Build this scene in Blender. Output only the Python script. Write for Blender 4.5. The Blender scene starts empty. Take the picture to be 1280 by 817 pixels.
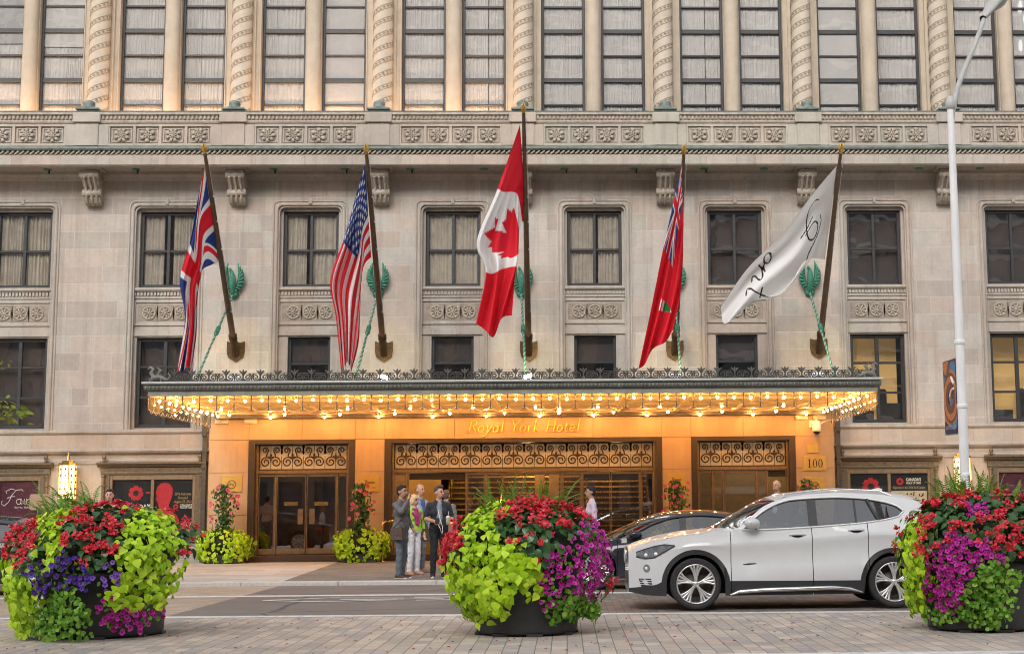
import bpy, math, random
import numpy as np
from mathutils import Vector, Matrix

random.seed(7)
SC = bpy.context.scene
COL = SC.collection
PI = math.pi
R = math.radians

# ------------------------------------------------------------------ camera
cam_d = bpy.data.cameras.new("camera")
cam = bpy.data.objects.new("camera", cam_d)
COL.objects.link(cam)
SC.camera = cam
YAW, PITCH, ROLL, FPX, CX, CY, HC = R(2.01), R(7.393), R(-0.535), 1847.0, 771.3, 394.5, 1.37
cam_d.sensor_fit = 'HORIZONTAL'
cam_d.sensor_width = 36.0
cam_d.lens = FPX / 1280.0 * 36.0
cam_d.shift_x = -(CX - 640.0) / 1280.0
cam_d.shift_y = (CY - 408.5) / 1280.0
cam_d.clip_end = 2000.0
cam_d.clip_start = 0.05
_f = Vector((math.sin(YAW) * math.cos(PITCH), math.cos(YAW) * math.cos(PITCH), math.sin(PITCH)))
_r0 = Vector((math.cos(YAW), -math.sin(YAW), 0))
_u0 = _r0.cross(_f)
_r = math.cos(ROLL) * _r0 + math.sin(ROLL) * _u0
_u = -math.sin(ROLL) * _r0 + math.cos(ROLL) * _u0
_m = Matrix((_r, _u, -_f)).transposed().to_4x4()
_m.translation = Vector((0, 0, HC))
cam.matrix_world = _m

# ------------------------------------------------------------------ sky, sun, exposure
SUN_EL, SUN_AZ = R(27), R(192)          # high thin cloud, brightest part of the sky ahead of the facade
world = bpy.data.worlds.new("World")
SC.world = world
world.use_nodes = True
_nt = world.node_tree
_bg = _nt.nodes["Background"]
_sky = _nt.nodes.new("ShaderNodeTexSky")
_sky.sky_type = 'NISHITA'
_sky.sun_disc = False
_sky.sun_elevation = SUN_EL
_sky.sun_rotation = SUN_AZ
_sky.air_density = 1.0
_sky.dust_density = 3.0
_hs = _nt.nodes.new("ShaderNodeHueSaturation")
_hs.inputs["Saturation"].default_value = 0.22      # an overcast sky is nearly grey
_nt.links.new(_sky.outputs[0], _hs.inputs["Color"])
_nt.links.new(_hs.outputs[0], _bg.inputs[0])
_bg.inputs[1].default_value = 0.15
sun_d = bpy.data.lights.new("sun", 'SUN')
sun_d.energy = 1.5
sun_d.angle = R(50)
sun_d.color = (1.0, 0.965, 0.925)
sun = bpy.data.objects.new("sun", sun_d)
COL.objects.link(sun)
_sd = Vector((math.sin(SUN_AZ) * math.cos(SUN_EL), math.cos(SUN_AZ) * math.cos(SUN_EL), math.sin(SUN_EL)))
sun.rotation_euler = _sd.to_track_quat('Z', 'Y').to_euler()
sun.location = (0, -20, 30)
SC.view_settings.view_transform = 'Standard'
SC.view_settings.look = 'None'
SC.view_settings.exposure = 1.08
SC.view_settings.gamma = 1.0
SC.render.engine = 'CYCLES'
SC.cycles.use_denoising = True
SC.cycles.filter_width = 1.05
SC.cycles.max_bounces = 8
SC.cycles.transparent_max_bounces = 16
SC.cycles.sample_clamp_indirect = 6.0
SC.cycles.caustics_reflective = False
SC.cycles.caustics_refractive = False


# ------------------------------------------------------------------ photo measurements -> metres
def ray(x, y):
    return _f + _r * ((x - CX) / FPX) - _u * ((y - CY) / FPX)


def at(x, y, Y):
    """the point of the measured photo position that lies Y metres away from the viewer"""
    d = ray(x, y)
    t = Y / d.y
    return Vector((d.x * t, Y, HC + d.z * t))


def gr(x, y, z=0.0):
    d = ray(x, y)
    t = (z - HC) / d.z
    return Vector((d.x * t, d.y * t, z))


def pix(p):
    v = Vector(p) - Vector((0, 0, HC))
    d = v.dot(_f)
    return CX + FPX * v.dot(_r) / d, CY - FPX * v.dot(_u) / d


# ------------------------------------------------------------------ mesh builder
class MB:
    def __init__(s):
        s.v, s.f, s.m, s.s = [], [], [], []

    def add(s, vs, fs, m=0, smooth=False):
        o = len(s.v)
        s.v.extend([tuple(p) for p in vs])
        for f in fs:
            s.f.append([i + o for i in f])
            s.m.append(m)
            s.s.append(smooth)
        return s

    def quad(s, a, b, c, d, m=0):
        return s.add([a, b, c, d], [(0, 1, 2, 3)], m)

    def box(s, x0, x1, y0, y1, z0, z1, m=0):
        v = [(x0, y0, z0), (x1, y0, z0), (x1, y1, z0), (x0, y1, z0), (x0, y0, z1), (x1, y0, z1), (x1, y1, z1), (x0, y1, z1)]
        return s.add(v, [(0, 3, 2, 1), (4, 5, 6, 7), (0, 1, 5, 4), (1, 2, 6, 5), (2, 3, 7, 6), (3, 0, 4, 7)], m)

    def cbox(s, x0, x1, y0, y1, z0, z1, c, m=0):
        """box with chamfered edges"""
        c = min(c, (x1 - x0) / 2.1, (y1 - y0) / 2.1, (z1 - z0) / 2.1)
        X, Y, Z = (x0, x1), (y0, y1), (z0, z1)
        vs, ix = [], {}
        for i in (0, 1):
            for j in (0, 1):
                for k in (0, 1):
                    sx, sy, sz = (c if i == 0 else -c), (c if j == 0 else -c), (c if k == 0 else -c)
                    for a, p in (('x', (X[i], Y[j] + sy, Z[k] + sz)), ('y', (X[i] + sx, Y[j], Z[k] + sz)), ('z', (X[i] + sx, Y[j] + sy, Z[k]))):
                        ix[(i, j, k, a)] = len(vs)
                        vs.append(p)
        fs = []
        q = [(0, 0), (1, 0), (1, 1), (0, 1)]
        for e in (0, 1):
            fs.append([ix[(e, a, b, 'x')] for a, b in q])
            fs.append([ix[(a, e, b, 'y')] for a, b in q])
            fs.append([ix[(a, b, e, 'z')] for a, b in q])
        for a in (0, 1):
            for b in (0, 1):
                fs.append([ix[(0, a, b, 'y')], ix[(1, a, b, 'y')], ix[(1, a, b, 'z')], ix[(0, a, b, 'z')]])
                fs.append([ix[(a, 0, b, 'x')], ix[(a, 1, b, 'x')], ix[(a, 1, b, 'z')], ix[(a, 0, b, 'z')]])
                fs.append([ix[(a, b, 0, 'x')], ix[(a, b, 1, 'x')], ix[(a, b, 1, 'y')], ix[(a, b, 0, 'y')]])
                for d in (0, 1):
                    fs.append([ix[(a, b, d, 'x')], ix[(a, b, d, 'y')], ix[(a, b, d, 'z')]])
        return s.add(vs, fs, m)

    def xprism(s, prof, x0, x1, m=0, smooth=False):
        """profile of (y, z) points run along x"""
        n = len(prof)
        v = [(x0, y, z) for y, z in prof] + [(x1, y, z) for y, z in prof]
        f = [(i, (i + 1) % n, n + (i + 1) % n, n + i) for i in range(n)]
        s.add(v, f, m, smooth)
        return s.add(v, [tuple(range(n - 1, -1, -1)), tuple(range(n, 2 * n))], m)

    def yprism(s, prof, y0, y1, m=0, smooth=False):
        """outline of (x, z) points given a thickness along y"""
        n = len(prof)
        v = [(x, y0, z) for x, z in prof] + [(x, y1, z) for x, z in prof]
        s.add(v, [(i, (i + 1) % n, n + (i + 1) % n, n + i) for i in range(n)], m, smooth)
        return s.add(v, [tuple(range(n)), tuple(range(2 * n - 1, n - 1, -1))], m)

    def zprism(s, prof, z0, z1, m=0):
        n = len(prof)
        v = [(x, y, z0) for x, y in prof] + [(x, y, z1) for x, y in prof]
        return s.add(v, [(i, (i + 1) % n, n + (i + 1) % n, n + i) for i in range(n)] + [tuple(range(n - 1, -1, -1)), tuple(range(n, 2 * n))], m)

    def tube(s, path, r, n=8, m=0, smooth=True, cap=True, flat=1.0):
        P = [Vector(p) for p in path]
        k = len(P)
        rr = r if isinstance(r, (list, tuple)) else [r] * k
        vs, up = [], None
        for i, p in enumerate(P):
            t = (P[min(i + 1, k - 1)] - P[max(i - 1, 0)])
            if t.length < 1e-9:
                t = Vector((0, 0, 1))
            t.normalize()
            if up is None:
                up = Vector((0, 1, 0)) if abs(t.y) < 0.9 else Vector((1, 0, 0))
            a = (up - t * up.dot(t))
            if a.length < 1e-6:
                a = t.orthogonal()
            a.normalize()
            up = a
            b = t.cross(a)
            for j in range(n):
                w = 2 * PI * j / n
                vs.append(p + a * (math.cos(w) * rr[i] * flat) + b * (math.sin(w) * rr[i]))
        fs = []
        for i in range(k - 1):
            for j in range(n):
                fs.append((i * n + j, i * n + (j + 1) % n, (i + 1) * n + (j + 1) % n, (i + 1) * n + j))
        s.add(vs, fs, m, smooth)
        if cap:
            s.add(vs[:n], [tuple(range(n))], m)
            s.add(vs[-n:], [tuple(range(n))], m)
        return s

    def lathe(s, prof, c=(0, 0, 0), n=24, m=0, axis='z', smooth=True):
        """profile of (radius, height) turned about an axis through c"""
        k, vs = len(prof), []
        c = Vector(c)
        for r, h in prof:
            for j in range(n):
                w = 2 * PI * j / n
                a, b = r * math.cos(w), r * math.sin(w)
                vs.append(c + (Vector((a, b, h)) if axis == 'z' else Vector((a, h, b)) if axis == 'y' else Vector((h, a, b))))
        fs = []
        for i in range(k - 1):
            for j in range(n):
                fs.append((i * n + j, i * n + (j + 1) % n, (i + 1) * n + (j + 1) % n, (i + 1) * n + j))
        return s.add(vs, fs, m, smooth)

    def ball(s, c, r, n=12, k=8, m=0, sq=(1, 1, 1)):
        vs, fs = [], []
        c = Vector(c)
        for i in range(k + 1):
            th = PI * i / k
            for j in range(n):
                w = 2 * PI * j / n
                vs.append(c + Vector((r * sq[0] * math.sin(th) * math.cos(w), r * sq[1] * math.sin(th) * math.sin(w), r * sq[2] * math.cos(th))))
        for i in range(k):
            for j in range(n):
                fs.append((i * n + j, i * n + (j + 1) % n, (i + 1) * n + (j + 1) % n, (i + 1) * n + j))
        return s.add(vs, fs, m, True)

    def grid(s, pts, m=0, smooth=True, mf=None):
        """pts[i][j]: rows of points joined to a sheet"""
        a, b = len(pts), len(pts[0])
        vs = [p for row in pts for p in row]
        o = len(s.v)
        s.v.extend([tuple(p) for p in vs])
        for i in range(a - 1):
            for j in range(b - 1):
                s.f.append([o + i * b + j, o + i * b + j + 1, o + (i + 1) * b + j + 1, o + (i + 1) * b + j])
                s.m.append(m if mf is None else mf(i, j))
                s.s.append(smooth)
        return s

    def build(s, name, mats, parent=None, sharp=None):
        me = bpy.data.meshes.new(name)
        me.from_pydata(s.v, [], s.f)
        for mt in (mats if isinstance(mats, (list, tuple)) else [mats]):
            me.materials.append(mt)
        me.polygons.foreach_set("material_index", s.m)
        me.polygons.foreach_set("use_smooth", s.s)
        me.update()
        return link(name, me, parent)


def link(name, data, parent=None):
    o = bpy.data.objects.new(name, data)
    COL.objects.link(o)
    if parent is not None:
        o.parent = parent
        if "base" in parent.keys():
            o.matrix_parent_inverse = Matrix.Translation(-Vector(parent["base"]))
    return o


def tag(o, label, cat, group=None):
    o["label"] = label
    o["category"] = cat
    if group:
        o["group"] = group
    return o


def thing(name, label, cat, loc, group=None):
    """an Empty at the thing's base; its parts are built where they stand and parented to it"""
    o = bpy.data.objects.new(name, None)
    o.empty_display_size = 0.2
    COL.objects.link(o)
    o.location = loc
    o["base"] = [float(c) for c in loc]
    return tag(o, label, cat, group)


def structure(o):
    o["kind"] = "structure"
    return o


def copy_tree(o, parent=None, loc=None, label=None):
    c = o.copy()
    COL.objects.link(c)
    if parent is not None:
        c.parent = parent
        c.matrix_parent_inverse = o.matrix_parent_inverse.copy()
    if loc is not None:
        c.location = loc
    if label:
        c["label"] = label
    for ch in o.children:
        copy_tree(ch, c)
    return c


def lerp(a, b, t):
    return a + (b - a) * t


def interp(tab, x):
    """smooth (monotone cubic) interpolation in a list of (x, value)"""
    n = len(tab)
    if x <= tab[0][0]:
        return tab[0][1]
    if x >= tab[-1][0]:
        return tab[-1][1]
    i = max(k for k in range(n - 1) if tab[k][0] <= x)

    def slope(k):
        if k == 0 or k == n - 1:
            j = 0 if k == 0 else n - 2
            return (tab[j + 1][1] - tab[j][1]) / (tab[j + 1][0] - tab[j][0])
        a = (tab[k][1] - tab[k - 1][1]) / (tab[k][0] - tab[k - 1][0])
        b = (tab[k + 1][1] - tab[k][1]) / (tab[k + 1][0] - tab[k][0])
        return 0.0 if a * b <= 0 else 2 * a * b / (a + b)
    x0, y0 = tab[i]
    x1, y1 = tab[i + 1]
    h = x1 - x0
    t = (x - x0) / h
    m0, m1 = slope(i) * h, slope(i + 1) * h
    return (2 * t ** 3 - 3 * t * t + 1) * y0 + (t ** 3 - 2 * t * t + t) * m0 + (-2 * t ** 3 + 3 * t * t) * y1 + (t ** 3 - t * t) * m1


def spiral(cx, cz, r0, r1, a0, a1, y, n=18):
    return [(cx + lerp(r0, r1, i / n) * math.cos(lerp(a0, a1, i / n)), y, cz + lerp(r0, r1, i / n) * math.sin(lerp(a0, a1, i / n))) for i in range(n + 1)]


def text_mesh(name, body, x, y, z, size, mt, parent=None, shear=0.0, extrude=0.004, align='CENTER', width=None, bold=0.0):
    cu = bpy.data.curves.new(name, 'FONT')
    cu.body = body
    cu.size = size
    cu.shear = shear
    cu.extrude = extrude
    cu.offset = bold
    cu.align_x = align
    cu.resolution_u = 3
    t = bpy.data.objects.new(name, cu)
    COL.objects.link(t)
    dg = bpy.context.evaluated_depsgraph_get()
    me = bpy.data.meshes.new_from_object(t.evaluated_get(dg))
    bpy.data.objects.remove(t)
    bpy.data.curves.remove(cu)
    n = len(me.vertices)
    co = np.empty(n * 3)
    me.vertices.foreach_get("co", co)
    co = co.reshape(-1, 3)
    if width and n:
        co[:, 0] *= width / max(1e-6, co[:, 0].max() - co[:, 0].min())
    out = np.stack([co[:, 0] + x, y - co[:, 2], co[:, 1] + z], 1)
    me.vertices.foreach_set("co", out.ravel())
    me.materials.clear()
    me.materials.append(mt)
    me.update()
    return link(name, me, parent)


# ------------------------------------------------------------------ materials
class NT:
    def __init__(s, name):
        s.mat = bpy.data.materials.new(name)
        s.mat.use_nodes = True
        s.t = s.mat.node_tree
        s.b = s.t.nodes["Principled BSDF"]
        s.out = s.t.nodes["Material Output"]

    def n(s, typ, **kw):
        nd = s.t.nodes.new("ShaderNode" + typ)
        for k, v in kw.items():
            if k.startswith("i_"):
                nd.inputs[k[2:].replace("_", " ")].default_value = v
            else:
                setattr(nd, k, v)
        return nd

    def l(s, a, b):
        s.t.links.new(a, b)

    def math(s, op, a, b=None, c=None):
        nd = s.n("Math", operation=op)
        for i, v in enumerate((a, b, c)):
            if v is None:
                continue
            if isinstance(v, (int, float)):
                nd.inputs[i].default_value = v
            else:
                s.l(v, nd.inputs[i])
        return nd.outputs[0]

    def mix(s, fac, a, b, blend='MIX'):
        nd = s.n("Mix", data_type='RGBA', blend_type=blend)
        for sock, v in ((nd.inputs[0], fac), (nd.inputs[6], a), (nd.inputs[7], b)):
            if isinstance(v, (int, float)):
                sock.default_value = v
            elif isinstance(v, tuple):
                sock.default_value = (*v[:3], 1)
            else:
                s.l(v, sock)
        return nd.outputs[2]

    def ramp(s, fac, stops, interp='LINEAR'):
        nd = s.n("ValToRGB")
        nd.color_ramp.interpolation = interp
        el = nd.color_ramp.elements
        while len(el) > 1:
            el.remove(el[0])
        for i, (p, c) in enumerate(stops):
            e = el[0] if i == 0 else el.new(p)
            e.position = p
            e.color = (c, c, c, 1) if isinstance(c, (int, float)) else (*c[:3], 1)
        s.l(fac, nd.inputs[0])
        return nd.outputs[0]

    def noise(s, scale, vec=None, detail=4.0, rough=0.6):
        nd = s.n("TexNoise")
        nd.inputs["Scale"].default_value = scale
        nd.inputs["Detail"].default_value = detail
        nd.inputs["Roughness"].default_value = rough
        if vec is not None:
            s.l(vec, nd.inputs["Vector"])
        return nd.outputs[0]

    def obj(s):
        return s.n("TexCoord").outputs["Object"]

    def mapped(s, vec, scale):
        nd = s.n("Mapping")
        nd.inputs["Scale"].default_value = scale
        s.l(vec, nd.inputs[0])
        return nd.outputs[0]

    def bump(s, h, strength=0.3, dist=0.01, normal=None):
        nd = s.n("Bump")
        nd.inputs["Strength"].default_value = strength
        nd.inputs["Distance"].default_value = dist
        s.l(h, nd.inputs["Height"])
        if normal is not None:
            s.l(normal, nd.inputs["Normal"])
        s.l(nd.outputs[0], s.b.inputs["Normal"])
        return nd.outputs[0]


def plain(name, col, rough=0.5, metal=0.0, var=0.12, scale=6.0, bump=0.0, coat=0.0, spec=0.5, streak=0.0):
    m = NT(name)
    o = m.obj()
    n1 = m.noise(scale, o, 5)
    c = m.mix(m.ramp(n1, [(0.3, 0.0), (0.7, 1.0)]), tuple(x * (1 - var) for x in col), tuple(min(1, x * (1 + var)) for x in col))
    if streak:
        n2 = m.noise(3.0, m.mapped(o, (2.5, 2.5, 0.25)), 6)
        c = m.mix(m.ramp(n2, [(0.5, 0.0), (0.75, streak)]), c, tuple(x * 0.45 for x in col))
    m.l(c, m.b.inputs["Base Color"])
    r = m.ramp(m.noise(scale * 3, o), [(0.2, max(0.0, rough - 0.08)), (0.8, min(1.0, rough + 0.08))])
    m.l(r, m.b.inputs["Roughness"])
    m.b.inputs["Metallic"].default_value = metal
    m.b.inputs["Specular IOR Level"].default_value = spec
    if coat:
        m.b.inputs["Coat Weight"].default_value = coat
        m.b.inputs["Coat Roughness"].default_value = 0.04
    if bump:
        m.bump(m.noise(scale * 12, o, 3), bump, 0.006)
    return m.mat


def ashlar(name, ca, cb, joint, bw=0.95, bh=0.46, mort=0.012, split=0.5, streak=0.35, zoff=0.0, grain=0.25, tint=1.0):
    """coursed stone of uneven block lengths, each block a shade of its own, with stains that run down the wall"""
    m = NT(name)
    o = m.obj()
    sep = m.n("SeparateXYZ")
    m.l(o, sep.inputs[0])
    x = m.math('ADD', sep.outputs[0], sep.outputs[1])
    v = m.math('DIVIDE', m.math('ADD', sep.outputs[2], zoff), bh)
    row = m.math('FLOOR', v)
    fv = m.math('FRACT', v)

    def rnd(p, q):
        c = m.n("CombineXYZ")
        for i, k in enumerate((p, q)):
            if isinstance(k, (int, float)):
                c.inputs[i].default_value = k
            else:
                m.l(k, c.inputs[i])
        w = m.n("TexWhiteNoise", noise_dimensions='2D')
        m.l(c.outputs[0], w.inputs["Vector"])
        return w.outputs[0]
    u = m.math('ADD', m.math('DIVIDE', x, bw), m.math('MULTIPLY', rnd(row, 3.7), 7.3))
    cell = m.math('FLOOR', u)
    fu = m.math('FRACT', u)
    cut = m.math('ADD', m.math('MULTIPLY', rnd(cell, row), .4), .3)
    has = m.math('LESS_THAN', rnd(m.math('ADD', cell, .31), row), split)
    side = m.math('MULTIPLY', has, m.math('GREATER_THAN', fu, cut))
    bid = m.math('ADD', cell, m.math('MULTIPLY', side, .5))
    r = rnd(bid, m.math('ADD', row, .17))
    mid = tuple((p + q) / 2 for p, q in zip(ca, cb))
    t = tint
    pal = [ca, mid, tuple(k * f for k, f in zip(mid, (1 + .03 * t, 1 - .02 * t, 1 - .05 * t))), cb, tuple(k * f for k, f in zip(ca, (.97, 1.0, 1 + .01 * t))),
           tuple(k * f for k, f in zip(mid, (1 - .04 * t, 1.0, 1 - .02 * t))), tuple(k * f for k, f in zip(ca, (1.02, 1 - .03 * t, 1 - .07 * t)))]
    c = m.ramp(r, [(i / len(pal), p) for i, p in enumerate(pal)], 'CONSTANT')
    du = m.math('MULTIPLY', m.math('MINIMUM', fu, m.math('SUBTRACT', 1.0, fu)), bw)
    dc = m.math('ADD', m.math('MULTIPLY', m.math('ABSOLUTE', m.math('SUBTRACT', fu, cut)), bw), m.math('MULTIPLY', m.math('SUBTRACT', 1.0, has), 9.0))
    dv = m.math('MULTIPLY', m.math('MINIMUM', fv, m.math('SUBTRACT', 1.0, fv)), bh)
    d = m.math('MINIMUM', m.math('MINIMUM', du, dc), dv)
    j = m.ramp(m.math('DIVIDE', d, mort), [(.25, 1.0), (.75, 0.0)])
    n0 = m.noise(0.35, o, 5)
    n1 = m.noise(1.4, o, 6, .7)
    n2 = m.noise(11.0, o, 8, 0.7)
    n3 = m.noise(1.6, m.mapped(o, (3.2, 3.2, 0.10)), 7, 0.7)
    n4 = m.noise(2.6, m.mapped(o, (1.0, 1.0, 0.5)), 7, 0.75)
    c = m.mix(m.math('MULTIPLY', j, .75), c, joint)
    c = m.mix(0.7, c, m.ramp(n0, [(0.3, 0.80), (0.72, 1.10)]), 'MULTIPLY')
    c = m.mix(0.6, c, m.ramp(n1, [(0.3, 0.84), (0.7, 1.10)]), 'MULTIPLY')
    c = m.mix(0.5, c, m.ramp(n2, [(0.3, 0.82), (0.7, 1.1)]), 'MULTIPLY')
    c = m.mix(m.ramp(n3, [(0.50, 0.0), (0.72, streak)]), c, tuple(k * 0.45 for k in cb))
    c = m.mix(m.ramp(n3, [(0.26, streak * .5), (0.42, 0.0)]), c, tuple(min(.7, k * 1.35) for k in ca))
    c = m.mix(m.ramp(n4, [(0.62, 0.0), (0.78, streak * .6)]), c, tuple(k * 0.5 for k in cb))
    m.l(c, m.b.inputs["Base Color"])
    m.b.inputs["Roughness"].default_value = 0.85
    m.b.inputs["Specular IOR Level"].default_value = 0.25
    h = m.math('ADD', m.math('MULTIPLY', j, -1.0), m.math('MULTIPLY', n2, 0.5))
    m.bump(h, grain, 0.012)
    return m.mat


def glass(name, tint=(0.9, 0.93, 0.93), refl=0.16, wobble=0.0):
    """thin window pane: clear with a reflection that grows at grazing angles"""
    m = NT(name)
    tr = m.n("BsdfTransparent")
    tr.inputs[0].default_value = (*tint, 1)
    gl = m.n("BsdfGlossy")
    gl.inputs["Roughness"].default_value = 0.015
    gl.inputs["Color"].default_value = (0.95, 0.97, 1.0, 1)
    lw = m.n("LayerWeight")
    lw.inputs[0].default_value = 0.5
    fc = m.math('POWER', lw.outputs["Facing"], 4.0)
    f = m.math('ADD', m.math('MULTIPLY', fc, 0.85 if refl > 0 else 0.15), refl)
    mx = m.n("MixShader")
    m.l(m.math('MINIMUM', f, 1.0), mx.inputs[0])
    m.l(tr.outputs[0], mx.inputs[1])
    m.l(gl.outputs[0], mx.inputs[2])
    if wobble:
        bp = m.n("Bump")
        bp.inputs["Strength"].default_value = wobble
        bp.inputs["Distance"].default_value = 0.05
        m.l(m.noise(0.9, m.obj(), 2), bp.inputs["Height"])
        m.l(bp.outputs[0], gl.inputs["Normal"])
    m.l(mx.outputs[0], m.out.inputs[0])
    return m.mat


def emit(name, col, strength):
    m = NT(name)
    m.b.inputs["Base Color"].default_value = (*[min(1, c) for c in col], 1)
    m.b.inputs["Emission Color"].default_value = (*col, 1)
    m.b.inputs["Emission Strength"].default_value = strength
    return m.mat


def leafy(name, c1, c2, c3=None, rough=0.45, trans=0.35, spec=0.4, patch=0.0):
    """leaf or petal: every leaf a slightly different shade, light shines through a little"""
    m = NT(name)
    g = m.n("NewGeometry")
    rnd = g.outputs["Random Per Island"]
    stops = [(0.0, c1), (1.0, c2)] if c3 is None else [(0.0, c1), (0.6, c2), (1.0, c3)]
    c = m.ramp(rnd, stops)
    n1 = m.noise(14.0, m.obj(), 3)
    c = m.mix(0.5, c, m.ramp(n1, [(0.25, 0.78), (0.75, 1.12)]), 'MULTIPLY')
    m.l(c, m.b.inputs["Base Color"])
    m.b.inputs["Roughness"].default_value = rough
    m.b.inputs["Specular IOR Level"].default_value = spec
    tl = m.n("BsdfTranslucent")
    m.l(m.mix(1.0, c, (1.0, 1.0, 0.75), 'MULTIPLY'), tl.inputs[0])
    mx = m.n("MixShader")
    mx.inputs[0].default_value = trans
    m.l(m.b.outputs[0], mx.inputs[1])
    m.l(tl.outputs[0], mx.inputs[2])
    m.l(mx.outputs[0], m.out.inputs[0])
    return m.mat


def cloth(name, attr="dye", rough=0.75, trans=0.2):
    """woven cloth that takes its dyed pattern from the mesh"""
    m = NT(name)
    a = m.n("VertexColor", layer_name=attr)
    w = m.noise(220.0, m.obj(), 2)
    c = m.mix(0.35, a.outputs[0], m.ramp(w, [(0.3, 0.85), (0.7, 1.05)]), 'MULTIPLY')
    m.l(c, m.b.inputs["Base Color"])
    m.b.inputs["Roughness"].default_value = rough
    m.b.inputs["Specular IOR Level"].default_value = 0.25
    tl = m.n("BsdfTranslucent")
    m.l(c, tl.inputs[0])
    mx = m.n("MixShader")
    mx.inputs[0].default_value = trans
    m.l(m.b.outputs[0], mx.inputs[1])
    m.l(tl.outputs[0], mx.inputs[2])
    m.l(mx.outputs[0], m.out.inputs[0])
    return m.mat


def pavers(name, pal, w, l, joint=(0.1, 0.09, 0.08), jw=0.03, along='y', rough=0.8, var=0.25, bump=0.35):
    """paving stones laid in staggered rows; every stone draws its own colour from the palette"""
    m = NT(name)
    o = m.obj()
    sep = m.n("SeparateXYZ")
    m.l(o, sep.inputs[0])
    a, b = (sep.outputs[0], sep.outputs[1]) if along == 'y' else (sep.outputs[1], sep.outputs[0])
    u = m.math('DIVIDE', a, w)
    ui = m.math('FLOOR', u)
    wn = m.n("TexWhiteNoise", noise_dimensions='1D')
    m.l(ui, wn.inputs["W"])
    v = m.math('ADD', m.math('DIVIDE', b, l), m.math('ADD', m.math('MULTIPLY', ui, 0.5), m.math('MULTIPLY', wn.outputs[0], 0.22)))
    vi = m.math('FLOOR', v)
    cid = m.n("CombineXYZ")
    m.l(ui, cid.inputs[0])
    m.l(vi, cid.inputs[1])
    w2 = m.n("TexWhiteNoise", noise_dimensions='2D')
    m.l(cid.outputs[0], w2.inputs["Vector"])
    k = len(pal)
    c = m.ramp(w2.outputs[0], [(i / k, p) for i, p in enumerate(pal)], 'CONSTANT')
    n1 = m.noise(18.0, o, 6, 0.7)
    n0 = m.noise(0.7, o, 5)
    c = m.mix(0.7, c, m.ramp(n1, [(0.3, 1 - var), (0.7, 1 + var * 0.5)]), 'MULTIPLY')
    c = m.mix(0.8, c, m.ramp(n0, [(0.3, 0.76), (0.7, 1.1)]), 'MULTIPLY')
    ns = m.noise(3.5, o, 6, 0.75)
    c = m.mix(m.ramp(ns, [(0.60, 0.0), (0.72, 0.38)]), c, tuple(x * 0.9 for x in joint))
    du = m.math('ABSOLUTE', m.math('SUBTRACT', m.math('FRACT', u), 0.5))
    dv = m.math('ABSOLUTE', m.math('SUBTRACT', m.math('FRACT', v), 0.5))
    ju = m.math('GREATER_THAN', du, 0.5 - jw * 0.5)
    jv = m.math('GREATER_THAN', dv, 0.5 - jw * 0.5 * w / l)
    j = m.math('MAXIMUM', ju, jv)
    c = m.mix(m.math('MULTIPLY', j, 0.8), c, joint)
    m.l(c, m.b.inputs["Base Color"])
    m.b.inputs["Roughness"].default_value = rough
    h = m.math('ADD', m.math('MULTIPLY', j, -1.0), m.math('MULTIPLY', n1, 0.35))
    m.bump(h, bump, 0.006)
    return m.mat


M = {}
M['stone'] = ashlar("limestone_blocks", (0.475, 0.42, 0.37), (0.405, 0.35, 0.305), (0.52, 0.47, 0.415), bw=1.35, bh=.46, mort=.022, split=.5, streak=0.40, tint=0.95)
M['stone_trim'] = ashlar("limestone_trim", (0.455, 0.40, 0.345), (0.42, 0.365, 0.315), (0.33, 0.285, 0.24), bw=1.26, bh=5.0, mort=0.016, split=.2, streak=0.42)
M['stone_low'] = ashlar("limestone_base_course", (0.47, 0.39, 0.315), (0.42, 0.34, 0.27), (0.34, 0.28, 0.22), bw=1.9, bh=0.95, mort=0.016, split=.3, zoff=0.07, streak=0.26)
M['stone_carved'] = plain("carved_limestone", (0.39, 0.335, 0.275), 0.9, var=0.22, scale=9, bump=0.4, spec=0.2, streak=0.35)
M['stone_deep'] = plain("recess_shade_limestone", (0.29, 0.245, 0.20), 0.9, var=0.25, scale=7, bump=0.4, spec=0.2)  # recess shade round rosettes put into a darker colour; also backs cladding joints
M['stone_up'] = plain("pier_limestone", (0.46, 0.385, 0.30), 0.85, var=0.1, scale=3, bump=0.15, spec=0.25, streak=0.2)
M['granite'] = plain("grey_granite_plinth", (0.30, 0.275, 0.255), 0.55, var=0.3, scale=60, spec=0.5)
M['granite_dark'] = plain("dark_polished_granite", (0.058, 0.038, 0.026), 0.38, var=0.5, scale=45, spec=0.5)
M['copper'] = plain("weathered_copper", (0.16, 0.19, 0.17), 0.6, var=0.3, scale=5, spec=0.4, streak=0.3)
M['verdigris'] = plain("verdigris_bronze", (0.05, 0.21, 0.135), 0.6, var=0.35, scale=14, bump=0.3)
M['bronze'] = plain("brown_bronze", (0.10, 0.062, 0.035), 0.38, metal=0.75, var=0.3, scale=12, bump=0.1)
M['bronze_light'] = plain("pale_bronze_frame", (0.26, 0.185, 0.115), 0.42, metal=0.6, var=0.2, scale=8)
M['bronze_olive'] = plain("olive_bronze_surround", (0.155, 0.115, 0.07), 0.5, metal=0.45, var=0.25, scale=14, bump=0.2)
M['brass'] = plain("polished_brass", (0.62, 0.42, 0.14), 0.25, metal=0.95, var=0.12, scale=6)
M['plate'] = plain("lacquered_brass_plate", (0.60, 0.40, 0.11), 0.5, metal=0.25, var=0.1, scale=6)
M['gold'] = plain("gold_leaf", (0.78, 0.52, 0.14), 0.22, metal=1.0, var=0.1, scale=10)
M['frame'] = plain("dark_window_frame", (0.028, 0.028, 0.029), 0.45, var=0.3, scale=10)
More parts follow.
